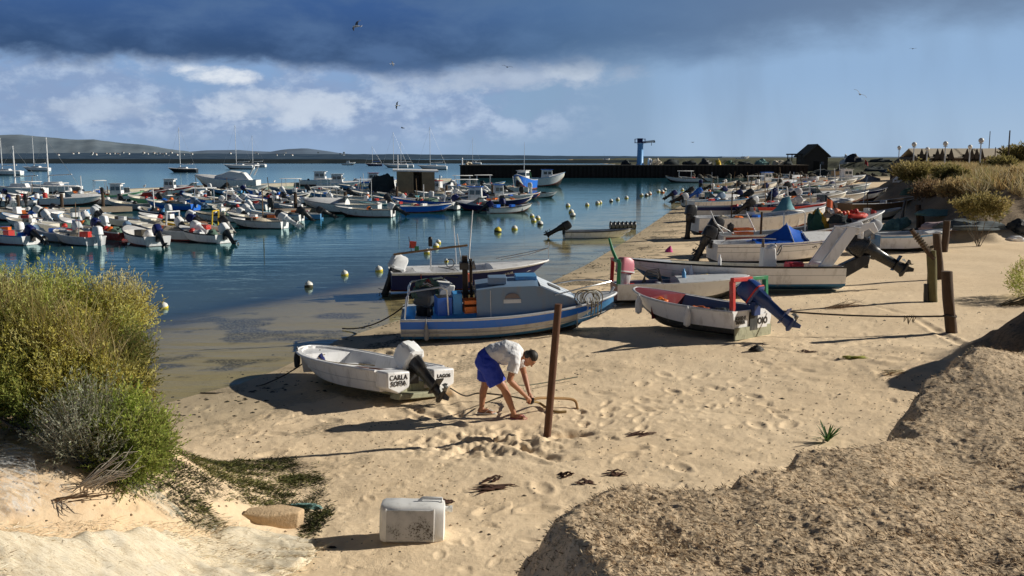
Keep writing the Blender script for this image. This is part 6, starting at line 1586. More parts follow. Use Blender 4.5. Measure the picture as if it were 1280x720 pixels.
    if motor:
        m_ = MATS[motor]; tl = tilt if tilt is not None else r_.choice([5, 40, 55, 60, 65])
        made.append(outboard(T, -.04, D - .02 if not big else D * .8, .95 + .06 * L, tl, cowl=m_, leg=BLACK if motor in ('black', 'navy', 'red') or r_.random() < .5 else m_, steer=r_.uniform(-.25, .25), tiller=False, detail=(loc[1] < 60)))
    for o in made: o.matrix_parent_inverse = Matrix(); o.location = (-L / 2, 0, 0)
    return T

SN = {'skiff': 'open boat', 'console': 'console boat', 'cuddy': 'windscreen boat', 'cabin': 'wheelhouse boat', 'cruiser': 'covered cruiser', 'trawler': 'trawler', 'canopy': 'canopied boat', 'heap': 'net-laden boat'}
TAKEN = []
def crowd(n, us, vs, hds, pal, sts, seed):
    r_ = random.Random(seed); out_ = []
    for k in range(n * 30):
        u, v = r_.uniform(*us), r_.uniform(*vs); v += .0 ; L = r_.uniform(4.0, 5.2); s = FPX * (CAM_H and 1) / (CAM_H * FPX / (v - 197))
        if all(abs(u - a) > (L + b_) * s * .30 or abs(v - c) > 3.0 for a, c, b_ in TAKEN + [(q[0], q[1], q[2]) for q in out_]):
            out_.append((u, v, L, r_.choice(hds) + r_.uniform(-10, 10), r_.choice(sts), r_.choice(pal), r_.choice(['white', 'white', 'lgrey', 'black', 'navy', None, 'white']), {'load': r_.choice([1, 2, 2, 3])}))
            if len(out_) >= n: break
    return out_
def fleet(rows, where, group, afloat=True, base=100):
    """rows: (u, v, length, heading, style, hull, motor, extras); labels count from the left of each row"""
    rows = sorted(rows, key=lambda q: q[0])
    for i, (u, v, L, hd, st, hc, mc, ex) in enumerate(rows):
        g = at_z(u, v, 0.0) if afloat else ground(u, v)
        if afloat: L *= .88
        TAKEN.append((u, v, L))
        extra = ''
        if ex.get('arch'): extra = ' and %s frame' % CNAME[ex['arch']]
        if ex.get('band'): extra += ' with %s rail' % CNAME[ex['band']]
        mot = ' and %s outboard' % CNAME[mc] if mc else ''
        lab = ex.pop('label', None) or '%s %s%s%s, %s from left in the %s' % (CNAME[hc], SN[st], mot if 'with' in SN[st] else mot.replace(' and', ' with', 1), extra, ORD[i], where)
        if len(lab.split()) > 16: lab = lab.replace(extra, '')
        gboat(g, hd, L, st, hc, mc, seed=base + i, label=lab, group=group, afloat=afloat, **ex)
G1 = 'boats moored in the harbour'
fleet([(12, 304, 4.3, 150, 'skiff', 'white', 'navy', {'load': 2}), (70, 301, 4.6, 146, 'skiff', 'slate', 'lgrey', {'load': 2, 'tilt': 40}), (40, 287, 4.4, 160, 'skiff', 'white', None, {'load': 2}), (140, 298, 3.9, 140, 'skiff', 'dred', 'slate', {'load': 3, 'tilt': 45}),
       (193, 292, 4.2, 158, 'heap', 'black', 'white', {'load': 2, 'arch': 'white', 'tilt': 50}), (242, 291, 4.0, 177, 'skiff', 'orange', 'black', {'load': 3, 'arch': 'yellow', 'tilt': 35, 'band': 'yellow'}), (318, 281, 4.4, 165, 'skiff', 'black', 'black', {'load': 2, 'tilt': 60}),
       (102, 289, 4.2, 150, 'skiff', 'white', 'white', {'load': 3}), (155, 283, 4.0, 155, 'skiff', 'cream', None, {'load': 1}), (345, 276, 4.2, 172, 'skiff', 'white', 'black', {'load': 2, 'tilt': 45})], 'nearest row', G1, base=100)
fleet([(373, 274, 3.8, 178, 'skiff', 'sky', 'black', {'load': 3, 'tilt': 62}), (427, 267, 6.8, 178, 'cuddy', 'white', None, {'load': 0, 'tilt': 30}), (481, 263, 4.8, 195, 'skiff', 'white', None, {'band': 'teal', 'load': 2}), (530, 262, 6.6, 164, 'heap', 'white', 'navy', {'band': 'blue', 'load': 3, 'arch': 'white', 'mast': 1.4}),
       (590, 259, 5.6, 178, 'cabin', 'black', 'black', {'load': 1}), (633, 254, 6.2, 4, 'skiff', 'white', 'black', {'load': 2}), (657, 249, 3.8, 20, 'heap', 'navy', None, {'load': 3, 'inner': 'orange'}), (676, 247, 4.0, 3, 'skiff', 'white', None, {'load': 0}), (455, 271, 5.0, 172, 'skiff', 'white', 'white', {'load': 1})],
      'middle cluster', G1, base=200)
fleet([(655, 237, 7.2, 250, 'trawler', 'blue', None, {'mast': 5.0, 'load': 2}), (681, 233, 7.0, 8, 'trawler', 'white', None, {'mast': 1.5, 'load': 2, 'arch': 'green'}), (632, 241, 6.4, 176, 'heap', 'white', 'white', {'load': 3}), (602, 244, 6.0, 178, 'console', 'white', 'black', {'load': 2}), (578, 246, 6.0, 172, 'canopy', 'white', 'white', {'load': 2}),
       (574, 238, 6.5, 178, 'canopy', 'white', 'black', {'load': 1}), (560, 240, 7.5, 172, 'cuddy', 'white', None, {'load': 1}), (608, 236, 6, 5, 'canopy', 'white', 'lgrey', {'load': 2}), (622, 247, 5.5, 178, 'skiff', 'lgrey', 'black', {'load': 3})], 'jetty cluster', G1, base=300)
fleet([(404, 232, 8.0, 2, 'cabin', 'white', None, {'load': 1}), (425, 236, 7.2, 5, 'cabin', 'white', None, {'load': 1}), (470, 233, 7.0, 8, 'cabin', 'white', 'white', {'load': 1, 'band': 'blue'}), (284, 238, 9.6, 178, 'cruiser', 'white', None, {'load': 0, 'label': 'largest white cabin cruiser under a white cover by the low breakwater'}), (360, 243, 5.5, 170, 'canopy', 'slate', 'black', {'load': 2}), (330, 246, 5.4, 160, 'heap', 'blue', 'white', {'load': 2}), (216, 243, 5.6, 4, 'cabin', 'white', None, {'band': 'red', 'load': 1}),
       (190, 246, 5.0, 8, 'skiff', 'red', None, {'load': 3}), (150, 251, 5.2, 5, 'cabin', 'white', None, {'band': 'lgreen', 'load': 1}), (240, 240, 5.0, 170, 'cuddy', 'white', 'white', {}), (515, 238, 6, 165, 'skiff', 'white', 'black', {}), (541, 236, 6.5, 175, 'cuddy', 'white', 'lgrey', {}), (125, 246, 5, 120, 'canopy', 'white', 'black', {}), (95, 247, 5, 100, 'cuddy', 'white', 'white', {}), (447, 239, 6, 170, 'skiff', 'sky', 'black', {'load': 3}), (310, 240, 6, 10, 'console', 'white', 'black', {})],
      'breakwater row', G1, base=400)
fleet([(214, 263, 5.4, 163, 'skiff', 'blue', 'slate', {'load': 3, 'band': 'sky'}), (266, 258, 5.2, 168, 'skiff', 'blue', 'white', {'load': 2, 'arch': 'white'}), (330, 254, 5.2, 158, 'skiff', 'white', 'black', {'band': 'blue', 'load': 3}), (412, 250, 5.6, 160, 'skiff', 'sky', 'black', {'load': 2}), (440, 254, 5.8, 172, 'skiff', 'white', None, {'load': 2}), (300, 251, 5, 150, 'heap', 'navy', 'lgrey', {'load': 3}), (245, 252, 5, 140, 'skiff', 'white', 'black', {'load': 2}), (180, 255, 4.8, 150, 'skiff', 'lgreen', 'black', {'load': 2}),
       (160, 262, 4.6, 160, 'skiff', 'grey', None, {'load': 1}), (385, 256, 5, 165, 'skiff', 'lgrey', 'white', {'load': 2}), (360, 253, 5, 20, 'heap', 'black', None, {'load': 2}), (465, 250, 5.4, 170, 'heap', 'cream', 'black', {'load': 3}), (495, 251, 5.4, 150, 'heap', 'teal', None, {'load': 3}), (545, 249, 5.4, 165, 'skiff', 'white', 'white', {'load': 3}), (350, 261, 4.4, 172, 'skiff', 'slate', 'white', {'load': 2}), (310, 262, 4.4, 165, 'skiff', 'white', 'black', {'load': 2}), (285, 266, 4.4, 160, 'skiff', 'teal', 'white', {'load': 3}), (515, 246, 5, 20, 'skiff', 'white', None, {'load': 3})],
      'middle row', G1, base=500)
fleet([(4, 257, 4.8, 112, 'skiff', 'white', 'white', {}), (16, 257, 4.8, 108, 'skiff', 'lgrey', 'navy', {}), (28, 256, 4.8, 110, 'skiff', 'red', 'white', {'inner': 'red'}), (40, 256, 4.8, 104, 'skiff', 'white', 'black', {}), (52, 255, 4.8, 108, 'skiff', 'navy', 'white', {}), (66, 254, 4.8, 100, 'skiff', 'white', 'red', {}), (92, 257, 6.2, 2, 'cuddy', 'white', None, {'load': 0}), (110, 251, 4.8, 95, 'skiff', 'black', 'lgrey', {}), (78, 251, 4.8, 100, 'canopy', 'lgrey', 'black', {}), (132, 256, 4.8, 150, 'skiff', 'white', 'black', {})],
      'pontoon row', G1, base=600)
PALW = ['white'] * 9 + ['cream', 'lgrey', 'lgrey', 'sky', 'blue', 'navy', 'slate', 'red', 'lgreen']; STW = ['skiff'] * 6 + ['console', 'cuddy', 'heap', 'canopy']
fleet(crowd(26, (-20, 360), (246.5, 252), [160, 150, 110, 5, 100], PALW, STW, 3), 'breakwater crowd', G1, base=1000)
fleet(crowd(20, (140, 560), (252.5, 262), [165, 150, 172, 10, 110], PALW, STW, 4), 'middle crowd', G1, base=1100)
fleet(crowd(12, (-20, 345), (272, 287), [150, 160, 140, 170], PALW, ['skiff', 'skiff', 'heap', 'console'], 5), 'second row', G1, base=1200)
fleet(crowd(14, (400, 640), (236, 247), [165, 175, 5, 150], PALW, STW + ['cabin'], 6), 'cabin crowd', G1, base=1300)
fleet(crowd(18, (280, 640), (240, 266), [165, 175, 150, 10], PALW, STW + ['cabin'], 9), 'outer crowd', G1, base=1600)
fleet(crowd(7, (-10, 290), (293, 305), [150, 140, 160], ['white', 'white', 'lgrey', 'navy', 'cream'], ['skiff', 'skiff', 'heap'], 7), 'nearest crowd', G1, base=1400)
G2 = 'boats drawn up along the far beach'
fleet([(866, 252, 4.0, 8, 'heap', 'lgrey', 'navy', {'load': 2}), (922, 274, 6.0, 5, 'skiff', 'lgrey', None, {'load': 2, 'band': 'navy', 'inner': 'grey'}), (985, 273, 5.4, 8, 'skiff', 'lgrey', 'black', {'load': 3, 'band': 'red', 'inner': 'grey'}), (950, 294, 7.0, 4, 'console', 'white', 'black', {'load': 3, 'inner': 'white', 'label': 'long white boat with teal tarpaulin behind the red striped boat'}),
       (905, 263, 5.5, 10, 'skiff', 'white', None, {'load': 3}), (940, 261, 5.5, 12, 'heap', 'lgrey', 'slate', {'load': 3}), (975, 257, 5.8, 14, 'skiff', 'white', 'black', {'load': 2}), (1012, 261, 6.0, 10, 'heap', 'grey', 'navy', {'load': 3, 'arch': 'white'}), (1040, 258, 6.2, 12, 'skiff', 'lgrey', 'white', {'load': 2}), (905, 252, 5.4, 14, 'skiff', 'white', 'blue', {'load': 3}), (935, 250, 5.4, 15, 'skiff', 'lgrey', 'navy', {'load': 2}),
       (962, 248, 5.6, 16, 'heap', 'white', 'black', {'load': 3}), (990, 247, 6, 15, 'console', 'white', None, {'load': 2}), (1020, 246, 6.4, 12, 'skiff', 'grey', 'black', {'load': 3}), (1052, 246, 6.2, 14, 'skiff', 'lgrey', None, {'load': 2, 'band': 'white'}), (1066, 254, 6.4, 14, 'console', 'white', None, {'load': 1, 'band': 'navy'}), (920, 244, 5.4, 18, 'skiff', 'lgrey', None, {'load': 3}), (947, 240, 5.4, 18, 'heap', 'white', 'black', {'load': 3}),
       (972, 238, 5.6, 20, 'cuddy', 'white', 'white', {'load': 2}), (997, 237, 5.6, 18, 'skiff', 'white', 'black', {'load': 2}), (1022, 236, 5.8, 16, 'heap', 'lgrey', None, {'load': 3}), (1045, 235, 6, 15, 'skiff', 'grey', 'white', {'load': 3}), (960, 232, 5.4, 20, 'cabin', 'white', None, {'load': 2}), (985, 229, 5.6, 22, 'cuddy', 'white', None, {'load': 2}), (1008, 229, 5.6, 20, 'heap', 'white', 'black', {'load': 2}), (1035, 228, 5.8, 15, 'skiff', 'white', None, {'load': 3}), (1060, 229, 5.6, 12, 'cabin', 'slate', None, {'load': 1})],
      'far beach fleet', G2, afloat=False, base=700)
fleet([q for q in crowd(16, (885, 1062), (234, 266), [8, 12, 15, 18], ['white'] * 5 + ['lgrey', 'lgrey', 'grey', 'cream', 'navy'], ['skiff'] * 4 + ['heap', 'cuddy'], 8)], 'packed beach rows', G2, afloat=False, base=1500)
g = ground(1100, 268); gboat(g, 15, 5.4, 'skiff', 'wood', None, inner='wood', label='old yellowish timber rowing boat lying bare on the sand beyond the green net heap', afloat=False, seed=811, load=0)
g = ground(1098, 275); gboat(g, 12, 3.0, 'skiff', 'cream', None, label='short cream skiff in front of the old timber rowing boat', afloat=False, seed=812, load=0)
# teal sheet over the long white boat
g = ground(985, 289); T = tag(MB().loft([[(-.6, y, .75 + (.0 if abs(y) > .8 else .15)) for y in (-.95, -.5, 0, .5, .95)], [(-.1, y, .75 + (1.0 - abs(y) * .85)) for y in (-.95, -.5, 0, .5, .95)], [(.3, y, .75 + (1.1 - abs(y) * .9)) for y in (-.95, -.5, 0, .5, .95)], [(.55, y, .8 + (.4 - abs(y) * .4)) for y in (-.95, -.5, 0, .5, .95)]], closed=False).build('tarpaulin', TARP_T, None, smooth=60), 'teal tarpaulin tented over the long white boat on the beach', 'tarpaulin'); T.location = (g[0], g[1] + 1.0, g[2]); T.rotation_euler = (0, 0, .08)

# ================================================================== pontoons, low breakwater, floating cabin
CONC = mat('pale_concrete', (.44, .39, .31), .9, 0, .3, .6, .02, 4); PLANK = mat('pontoon_plank', (.26, .21, .16), .9, 0, .3, 2); FLOATM = mat('orange_float_tank', (.45, .20, .06), .6, 0, .3, 3)
def strip(name, label, a, b_, width, z0, z1, m, cat, posts=0):
    A, B_ = Vector((a[0], a[1], 0)), Vector((b_[0], b_[1], 0)); d = (B_ - A); Lg = d.length; an = math.atan2(d.y, d.x)
    T = thing(name, label, cat, (A.x, A.y, 0), (0, 0, an))
    b = MB(); n = max(2, int(Lg / 6))
    for i in range(n): b.box(((i + .5) * Lg / n, 0, (z0 + z1) / 2 + .015 * math.sin(i * 2.1)), (Lg / n - .03, width, z1 - z0))
    b.build('deck', m, T)
    for k in range(posts): pipe(T, [((k + .5) * Lg / posts, width / 2 + .15, -1.5), ((k + .5) * Lg / posts, width / 2 + .15, z1 + 1.1)], .13, DARKWOOD, 'pile', 8)
    return T
strip('pontoon', 'grey wooden pontoon running behind the near row at the left edge', at_z(-60, 266, .45), at_z(160, 258, .45), 1.6, .08, .45, PLANK, 'pontoon', 4)
b = MB()
for k in range(5): b.lathe([(.30, -.62), (.36, -.5), (.36, .5), (.30, .62)], 12, M=Matrix.Translation((k * .95, 0, .22)) @ Matrix.Rotation(math.pi / 2, 4, 'X'))
o = b.box((1.9, 0, .62), (5.0, 1.3, .10), 1).build('float_raft', [FLOATM, PLANK], None); q = at_z(12, 271, 0); o.location = tuple(q); tag(o, 'raft of orange-brown float tanks under the wooden pontoon', 'raft')
bw = [at_z(u, v, .5) for u, v in ((-120, 249), (60, 243.5), (140, 237), (250, 231.8), (380, 227.6), (500, 224.3), (560, 222.8))]
for k in range(len(bw) - 1):
    pass
T = thing('breakwater', 'long low pale concrete breakwater closing the harbour, gulls along its top', 'breakwater', (0, 0, 0))
b = MB()
for a_, c_ in zip(bw[:-1], bw[1:]):
    d = Vector(c_) - Vector(a_); n = max(1, int(d.length / 9)); an = math.atan2(d.y, d.x)
    for i in range(n):
        q = Vector(a_) + d * ((i + .5) / n); b.box((q.x, q.y, -.1), (d.length / n - .04, 1.8, 1.15 + .08 * math.sin(i * 3.7)), rot=(0, 0, an))
b.build('wall', CONC, T)
strip('pontoon', 'short pontoon with white fender drums behind the light blue dinghy', at_z(345, 262, .45), at_z(470, 256, .45), 1.5, .1, .45, PLANK, 'pontoon', 2)
strip('pontoon', 'outer pontoon serving the right-hand cluster of boats', at_z(470, 249, .45), at_z(650, 243, .45), 1.6, .1, .45, PLANK, 'pontoon', 3)
# floating timber cabin
g = at_z(520, 247, 0); s = g[1] / FPX
T = thing('floating_cabin', 'timber cabin with flat white roof on a raft among the boats', 'cabin', (g[0], g[1], 0), (0, 0, .12))
PLK = mat('cabin_boards', (.30, .22, .14), .85, 0, .45, 1.6, .02, 5)
MB().box((0, 1.4, .25), (5.2, 4.2, .5)).build('raft', PLANK, T); 
b = MB()
for k in range(18):
    x = -1.9 + k * .222
    if not (8 <= k <= 11): b.box((x, 0, 1.65), (.21, .08, 2.3 - .04 * (k % 2)))
for k in range(10): b.box((2.0, .1 + k * .28, 1.65), (.08, .27, 2.3)); b.box((-2.0, .1 + k * .28, 1.65), (.08, .27, 2.3))
b.box((0, 2.8, 1.65), (4.1, .08, 2.3)); b.build('wall', PLK, T)
MB().box((-.05, .25, 1.45), (.86, .06, 1.9)).build('door', mat('doorway_shade', (.02, .016, .012), .9), T)  # flat panel in the gap; the doorway's inner shade is its near-black colour
MB().box((0, 1.3, 2.92), (4.9, 3.6, .16), rot=(.03, .02, 0)).build('roof', WHITE, T)
pipe(T, [(-1.9, .3, 2.9), (-1.9, .3, 4.6)], .05, WHITE, 'mast')
b = MB(); lumpy(b, (-3.4, .6, .3), (1.5, 1.0, 1.9), 91, nu=18, nv=10); o = b.build('net_heap', NET_K, None); o.location = (g[0] - .4, g[1] + .3, .2); tag(o, 'dark heap of nets on the raft at the left of the timber cabin', 'net')

# ================================================================== yachts and craft at anchor beyond
def yacht(u, v, L, heading, mast, hull='white', sail=True, label='', dist=None, lean=0, name='sailing_yacht'):
    g = at_z(u, v, 0) if dist is None else at_d(u, v, dist)
    T = thing(name, label, 'yacht', (g[0], g[1], -.25), (rad(lean), 0, rad(heading)), 'yachts at anchor beyond the breakwater')
    h = Hull(L, L * .3, L * .11 + .3, rise=.25, wt=.65, rake=.16, gw=.2, sole=.8, p=2.0); made = [h.build(T, [(.15, ANTIF), (1, MATS[hull])], ANTIF, LGREY, WHITE, n=10), h.deck(T, .05, .985, WHITE, camber=.06)]
    D = h.D
    made.append(MB().box((.48 * L, 0, D + .25), (.34 * L, L * .16, .55), top=(.75, .8)).build('coachroof', WHITE, T))
    mm = pipe(T, [(.56 * L, 0, D), (.56 * L, 0, D + mast)], [.10, .07], WHITE, 'mast', 6); made.append(mm)
    made.append(pipe(T, [(.56 * L, 0, D + 1.3), (.14 * L, 0, D + 1.45)], [.10, .16] if sail else .07, WHITE if hull != 'navy' else BLUE, 'boom', 6))
    made.append(pipe(T, [(.985 * L, 0, D * 1.2), (.56 * L, 0, D + mast * .98)], .018, STEEL, 'stay', 4)); made.append(pipe(T, [(.02 * L, 0, D), (.56 * L, 0, D + mast * .98)], .018, STEEL, 'stay', 4))
    for o in made: o.location = (-L / 2, 0, 0)
    return T
yacht(66, 241, 7, 178, 5.9, label='moored yacht with the tallest white mast and swung boom at the left', sail=False)
yacht(24, 243, 6.5, 178, 4.9, label='moored yacht with shorter bare white mast near the left edge', sail=False)
for u, v, L, hd, ms, hc, lab in ((6, 219, 9, 175, 8, 'white', 'white yacht anchored offshore, cut by the left edge'), (45, 214, 9.5, 170, 10, 'white', 'white yacht anchored far out between the two tall masts'), (228, 215.5, 9, 175, 12, 'black', 'dark hulled yacht anchored alone left of the large covered cruiser'),
        (298, 211.5, 12, 172, 15, 'white', 'white yacht anchored behind the large covered cruiser, tallest of the offshore masts there'), (318, 209, 11, 170, 13, 'white', 'yacht partly behind its neighbour, right of the offshore pair'), (467, 207.5, 9, 180, 9, 'navy', 'small dark yacht anchored left of the floating cabin, far out'),
        (494, 209.5, 11, 178, 14, 'white', 'white yacht anchored beyond the floating cabin, left of two'), (503, 209.3, 10, 176, 10, 'white', 'white yacht overlapping another beyond the floating cabin, right of two'), (540, 212, 11, 174, 14, 'white', 'white yacht anchored right beyond the floating cabin with two masts in line'), (592, 205.4, 10, 170, 16, 'white', 'distant yacht whose mast rises at the jetty end')):
    yacht(u, v, L, hd, ms, hc, label=lab)
for u, v, L, hd, hc, st, lab in ((436, 206.3, 8, 4, 'white', 'cabin', 'tiny white motor boat out on the open water left of the dark yacht'), (655, 203.6, 9, 5, 'lgrey', 'cabin', 'tiny grey launch far out behind the jetty'), (755, 203.4, 10, 5, 'lgrey', 'trawler', 'tiny grey fishing boat with mast far out behind the jetty'), (928, 201.6, 16, 4, 'white', 'trawler', 'distant white ship showing above the jetty right of the crane'), (940, 237.5, 5, 170, 'white', 'canopy', 'small boat afloat at the foot of the jetty ramp')):
    gboat(at_z(u, v, 0), hd, L, st, hc, None, label=lab, seed=int(u), load=0, mast=6 if st == 'trawler' else 0, name='motor_boat')
for u, v, L, hd, hc, st, lab in ((853, 228, 6, 172, 'white', 'canopy', 'white boat moored under the jetty wall, left of the ramp'), (868, 227, 5.5, 175, 'lgrey', 'skiff', 'grey skiff moored under the jetty wall beside the white boat')):
    gboat(at_z(u, v, 0), hd, L, st, hc, 'black', label=lab, seed=int(u), load=1, name='motor_boat')

# ================================================================== jetty, crane, clutter on it
JD = 206.0; jz = 2.6
JET = mat('tarred_jetty', (.034, .022, .018), .9, 0, .5, .8, .05, 3); JTOP = mat('jetty_top', (.17, .135, .10), .9, 0, .3, .5)
x0, x1 = at_d(575, 207, JD)[0], at_d(1010, 207, JD)[0]
T = thing('jetty', 'long dark tarred jetty wall across the harbour mouth', 'jetty', ((x0 + x1) / 2, JD, 0))
w_ = x1 - x0; b = MB().box((0, 5, jz / 2 - 1), (w_, 10, jz + 2)); b.build('wall', JET, T)
b = MB()
for k in range(int(w_ / .9)): b.box((-w_ / 2 + .45 + k * .9, -.08, jz / 2 - 1.05 + .03 * math.sin(k * 5.1)), (.5 + .2 * math.sin(k * 2.3), .22, jz + 1.9))
b.build('sheet_piling', JET, T); MB().box((0, 5, jz + .08), (w_ + .4, 10.4, .16)).build('coping', JTOP, T)
b = MB()
for k in range(90):
    x = 20 + 45 * RND.random(); hgt = (x - 15) / 45; y = -4 * RND.random() - .3
    b.ball((x - 8, y * (1 + hgt), RND.uniform(-.2, .4 + .9 * hgt) ), (RND.uniform(.4, 1.0), RND.uniform(.4, .9), RND.uniform(.3, .7)), 6, 4)
o = b.build('rubble', mat('dark_rubble', (.10, .085, .065), .95, 0, .4, 1.5), None, smooth=0); o.location = T.location; o['kind'] = 'stuff'
q = at_d(800, 207, JD + 3)
T = thing('harbour_crane', 'blue steel harbour crane with short white jib standing on the jetty', 'crane', (q[0], JD + 3, jz + .16))
CB = mat('crane_blue', (.14, .40, .78), .45, 0, .1, 1); CBL = mat('crane_pale_blue', (.45, .66, .88), .45, 0, .1, 1)
MB().lathe([(.95, 0), (.70, .3), (.62, 4.2), (.66, 4.25), (.66, 4.6)], 14).build('column', CB, T); MB().box((.45, 0, 2.2), (.25, .5, 4.1)).build('ladder', CBL, T)
b = MB().box((-.1, 0, 4.7), (2.2, 1.6, .12)); 
for x, y in ((-1.15, -.75), (1.0, -.75), (-1.15, .75), (1.0, .75)): b.tube([(x, y, 4.7), (x, y, 5.5)], .05, 5)
b.tube([(-1.15, -.75, 5.5), (1, -.75, 5.5)], .05, 5).tube([(-1.15, .75, 5.5), (1, .75, 5.5)], .05, 5); b.build('platform', NAVY, T)
MB().box((-.1, 0, 5.2), (1.1, .9, .9)).build('machinery', NAVY, T); MB().prism([(.3, 5.0), (3.0, 5.3), (3.1, 5.05), (2.6, 4.75), (.3, 4.5)], -.3, .3).build('jib', WHITE, T); MB().box((2.9, 0, 4.9), (.5, .5, .35)).build('jib_head', BLACK, T); pipe(T, [(2.4, 0, 4.8), (2.4, 0, 4.1)], .06, BLACK, 'hook', 6)
for k, (u, wpx, hpx, m_, lab, nm) in enumerate(((783, 14, 5, NET_K, 'dark gear heap left of the blue crane on the jetty', 'net_heap'), (812, 5, 8, WHITE, 'white tilted frame just right of the blue crane', 'gear_heap'), (822, 9, 7, NET_W, 'pale heap of gear right of the blue crane', 'net_heap'), (840, 18, 6, NET_K, 'dark heap of traps right of the pale gear on the jetty', 'net_heap'), (862, 16, 5, NET_K, 'low dark heap of traps, second right of the crane', 'net_heap'), (882, 14, 6, TARP_K, 'dark covered stack on the jetty before the ramp', 'net_heap'),
        (897, 8, 5, YELLOW, 'yellowish bins on the jetty top', 'gear_heap'), (912, 14, 5, NET_G, 'dark green heap on the jetty top', 'net_heap'), (930, 18, 4, NET_K, 'long low dark heap at the land end of the jetty', 'net_heap'), (952, 16, 6, NET_T, 'bluish heap of gear at the land end of the jetty', 'net_heap'), (972, 14, 6, NET_W, 'pale jumble of gear by the open shelter', 'net_heap'), (985, 10, 7, NET_K, 'dark heap beside the open timber shelter', 'net_heap'), (586, 9, 3, NET_W, 'low pale pile at the outer end of the jetty', 'net_heap'))):
    q = at_d(u, 206, JD + 4); s = (JD + 4) / FPX; b = MB(); lumpy(b, (0, 0, 0), (wpx * s / 2, 1.6, hpx * s), 140 + k, nu=14, nv=7, amp=.4); o = b.build(nm, m_, None); o.location = (q[0], JD + 4, jz + .12); tag(o, lab, 'gear')
q = at_d(576, 206, JD + 1); o = MB().lathe([(.16, 0), (.13, 1.2), (.18, 1.25), (.1, 1.5)], 10).build('light_post', WHITE, None); o.location = (q[0] + .3, JD + 1, jz + .16); tag(o, 'white marker post at the outer end of the jetty', 'post')

# ================================================================== gabled hut, sheds, lamps on the right
q = ground(1020, 214); D0 = q[1]; s = D0 / FPX; z0 = q[2]
DK = mat('dark_boards', (.065, .052, .042), .9, 0, .4, .7, .03, 4); RF = mat('grey_thatch', (.12, .105, .085), .95, 0, .3, 1)
T = thing('gabled_hut', 'dark timber hut with steep gable and an open frame porch at its left', 'hut', (q[0], D0, z0 - .1))
wv = 33 * s / 2; zt = (214 - 194) * s; zp = (214 - 180) * s
b = MB().prism([(-wv * .86, -1), (wv * .86, -1), (wv * .86, zt), (0, zp - .25), (-wv * .86, zt)], 0, 8); b.build('wall', DK, T)
b = MB(); b.prism([(-wv * 1.06, zt - .25), (0, zp), (0, zp - .28), (-wv * 1.0, zt - .55)], -.5, 8.4); b.prism([(wv * 1.06, zt - .25), (0, zp + .002), (0, zp - .282), (wv * 1.0, zt - .55)], -.5, 8.4); b.build('roof', RF, T)
MB().box((0, -.03, 1.4), (1.5, .08, 2.8)).build('door', mat('doorway_shade', (.02, .016, .012), .9), T); MB().box((wv * .45, -.03, 2.2), (.9, .08, .9)).build('window', GLASS, T)  # door panel: shade of the opening put into a near-black colour
for x in (-wv * 1.85, -wv * 1.15):
    for y in (0, 4): MB().box((x, y, zt / 2 - .2), (.22, .22, zt + .6)).build('porch_post', DK, T)
b = MB()
for y in (0, 4): b.box((-wv * 1.5, y, zt + .2), (wv * .95, .25, .25))
for k in range(5): b.box((-wv * 1.5, k, zt + .4), (wv * .95, .12, .12))
b.build('porch_beam', DK, T)
SD = 150.0; s = SD / FPX; sz = 2.5
SROOF = mat('pale_shed_roof', (.50, .43, .33), .9, 0, .2, .6, .02, 3); SWALL = mat('brown_shed_wall', (.12, .085, .06), .9, 0, .35, .6); SRED = mat('red_shed_wall', (.30, .07, .04), .9, 0, .3, .6)
def shed(ua, ub, gables, label, dist=SD, front=SWALL, eave=196, ridge_=185.5):
    a_, c_ = at_d(ua, 205, dist), at_d(ub, 205, dist); W_ = c_[0] - a_[0]; zb = gz((a_[0] + c_[0]) / 2, dist) - .3; s = dist / FPX
    T = thing('fishermens_shed', label, 'shed', (a_[0], dist, zb)); ze = CAM_H + (197 - eave) * s - zb; zr = CAM_H + (197 - ridge_) * s - zb
    MB().box((W_ / 2, 3, ze / 2 - .5), (W_, 6, ze + 1)).build('wall', front, T)
    b = MB().prism([(-.4, ze - .1), (3, zr), (6.4, ze - .1), (6.4, ze - .25), (3, zr - .15), (-.4, ze - .25)], -.3, W_ + .3, 'x'); b.build('roof', SROOF, T)
    for gx in gables:
        x = (gx - ua) * s; gw_ = .52
        MB().prism([(x - gw_, ze - .35), (x + gw_, ze - .35), (x, zr - .05)], -.62, -.42).build('gable', DK, T)
        MB().box((x, -.05, 1.1), (.9, .12, 2.1)).build('door', mat('doorway_shade', (.02, .016, .012), .9), T)  # near-black panel, the shade inside the doorway as plain colour
    for k in range(max(1, int(W_ / 3.2))): MB().box((1.6 + k * 3.0, -.04, ze * .55), (.8, .1, .7)).build('window', GLASS, T)
shed(1147, 1203, (1149.5, 1156, 1169, 1175, 1186), 'longest pale-roofed shed with five dark gables, left end of the zigzag row')
shed(1204, 1226, (1206, 1212, 1218, 1224), 'short pale-roofed shed with four dark gables behind the street lamps')
shed(1227, 1260, (), 'plain pale-roofed shed with reddish front right of the gabled ones', front=SRED)
shed(1262, 1298, (1272,), 'last shed at the right edge half hidden by creeper', ridge_=184.5)
q = at_d(1137, 205, SD - 4); T = thing('hut', 'separate dark hut with slanting roof left of the zigzag sheds', 'hut', (q[0], SD - 4, gz(q[0], SD - 4) - .3))
MB().prism([(-1.3, 0), (1.3, 0), (1.3, 2.9), (.2, 3.4), (-1.3, 2.2)], 0, 4).build('wall', DK, T); MB().prism([(-1.5, 2.15), (.2, 3.55), (1.5, 2.95), (1.5, 2.8), (.2, 3.38), (-1.5, 2.0)], -.3, 4.3).build('roof', RF, T); MB().box((.3, -.03, 1), (.8, .08, 2)).build('door', SRED, T)
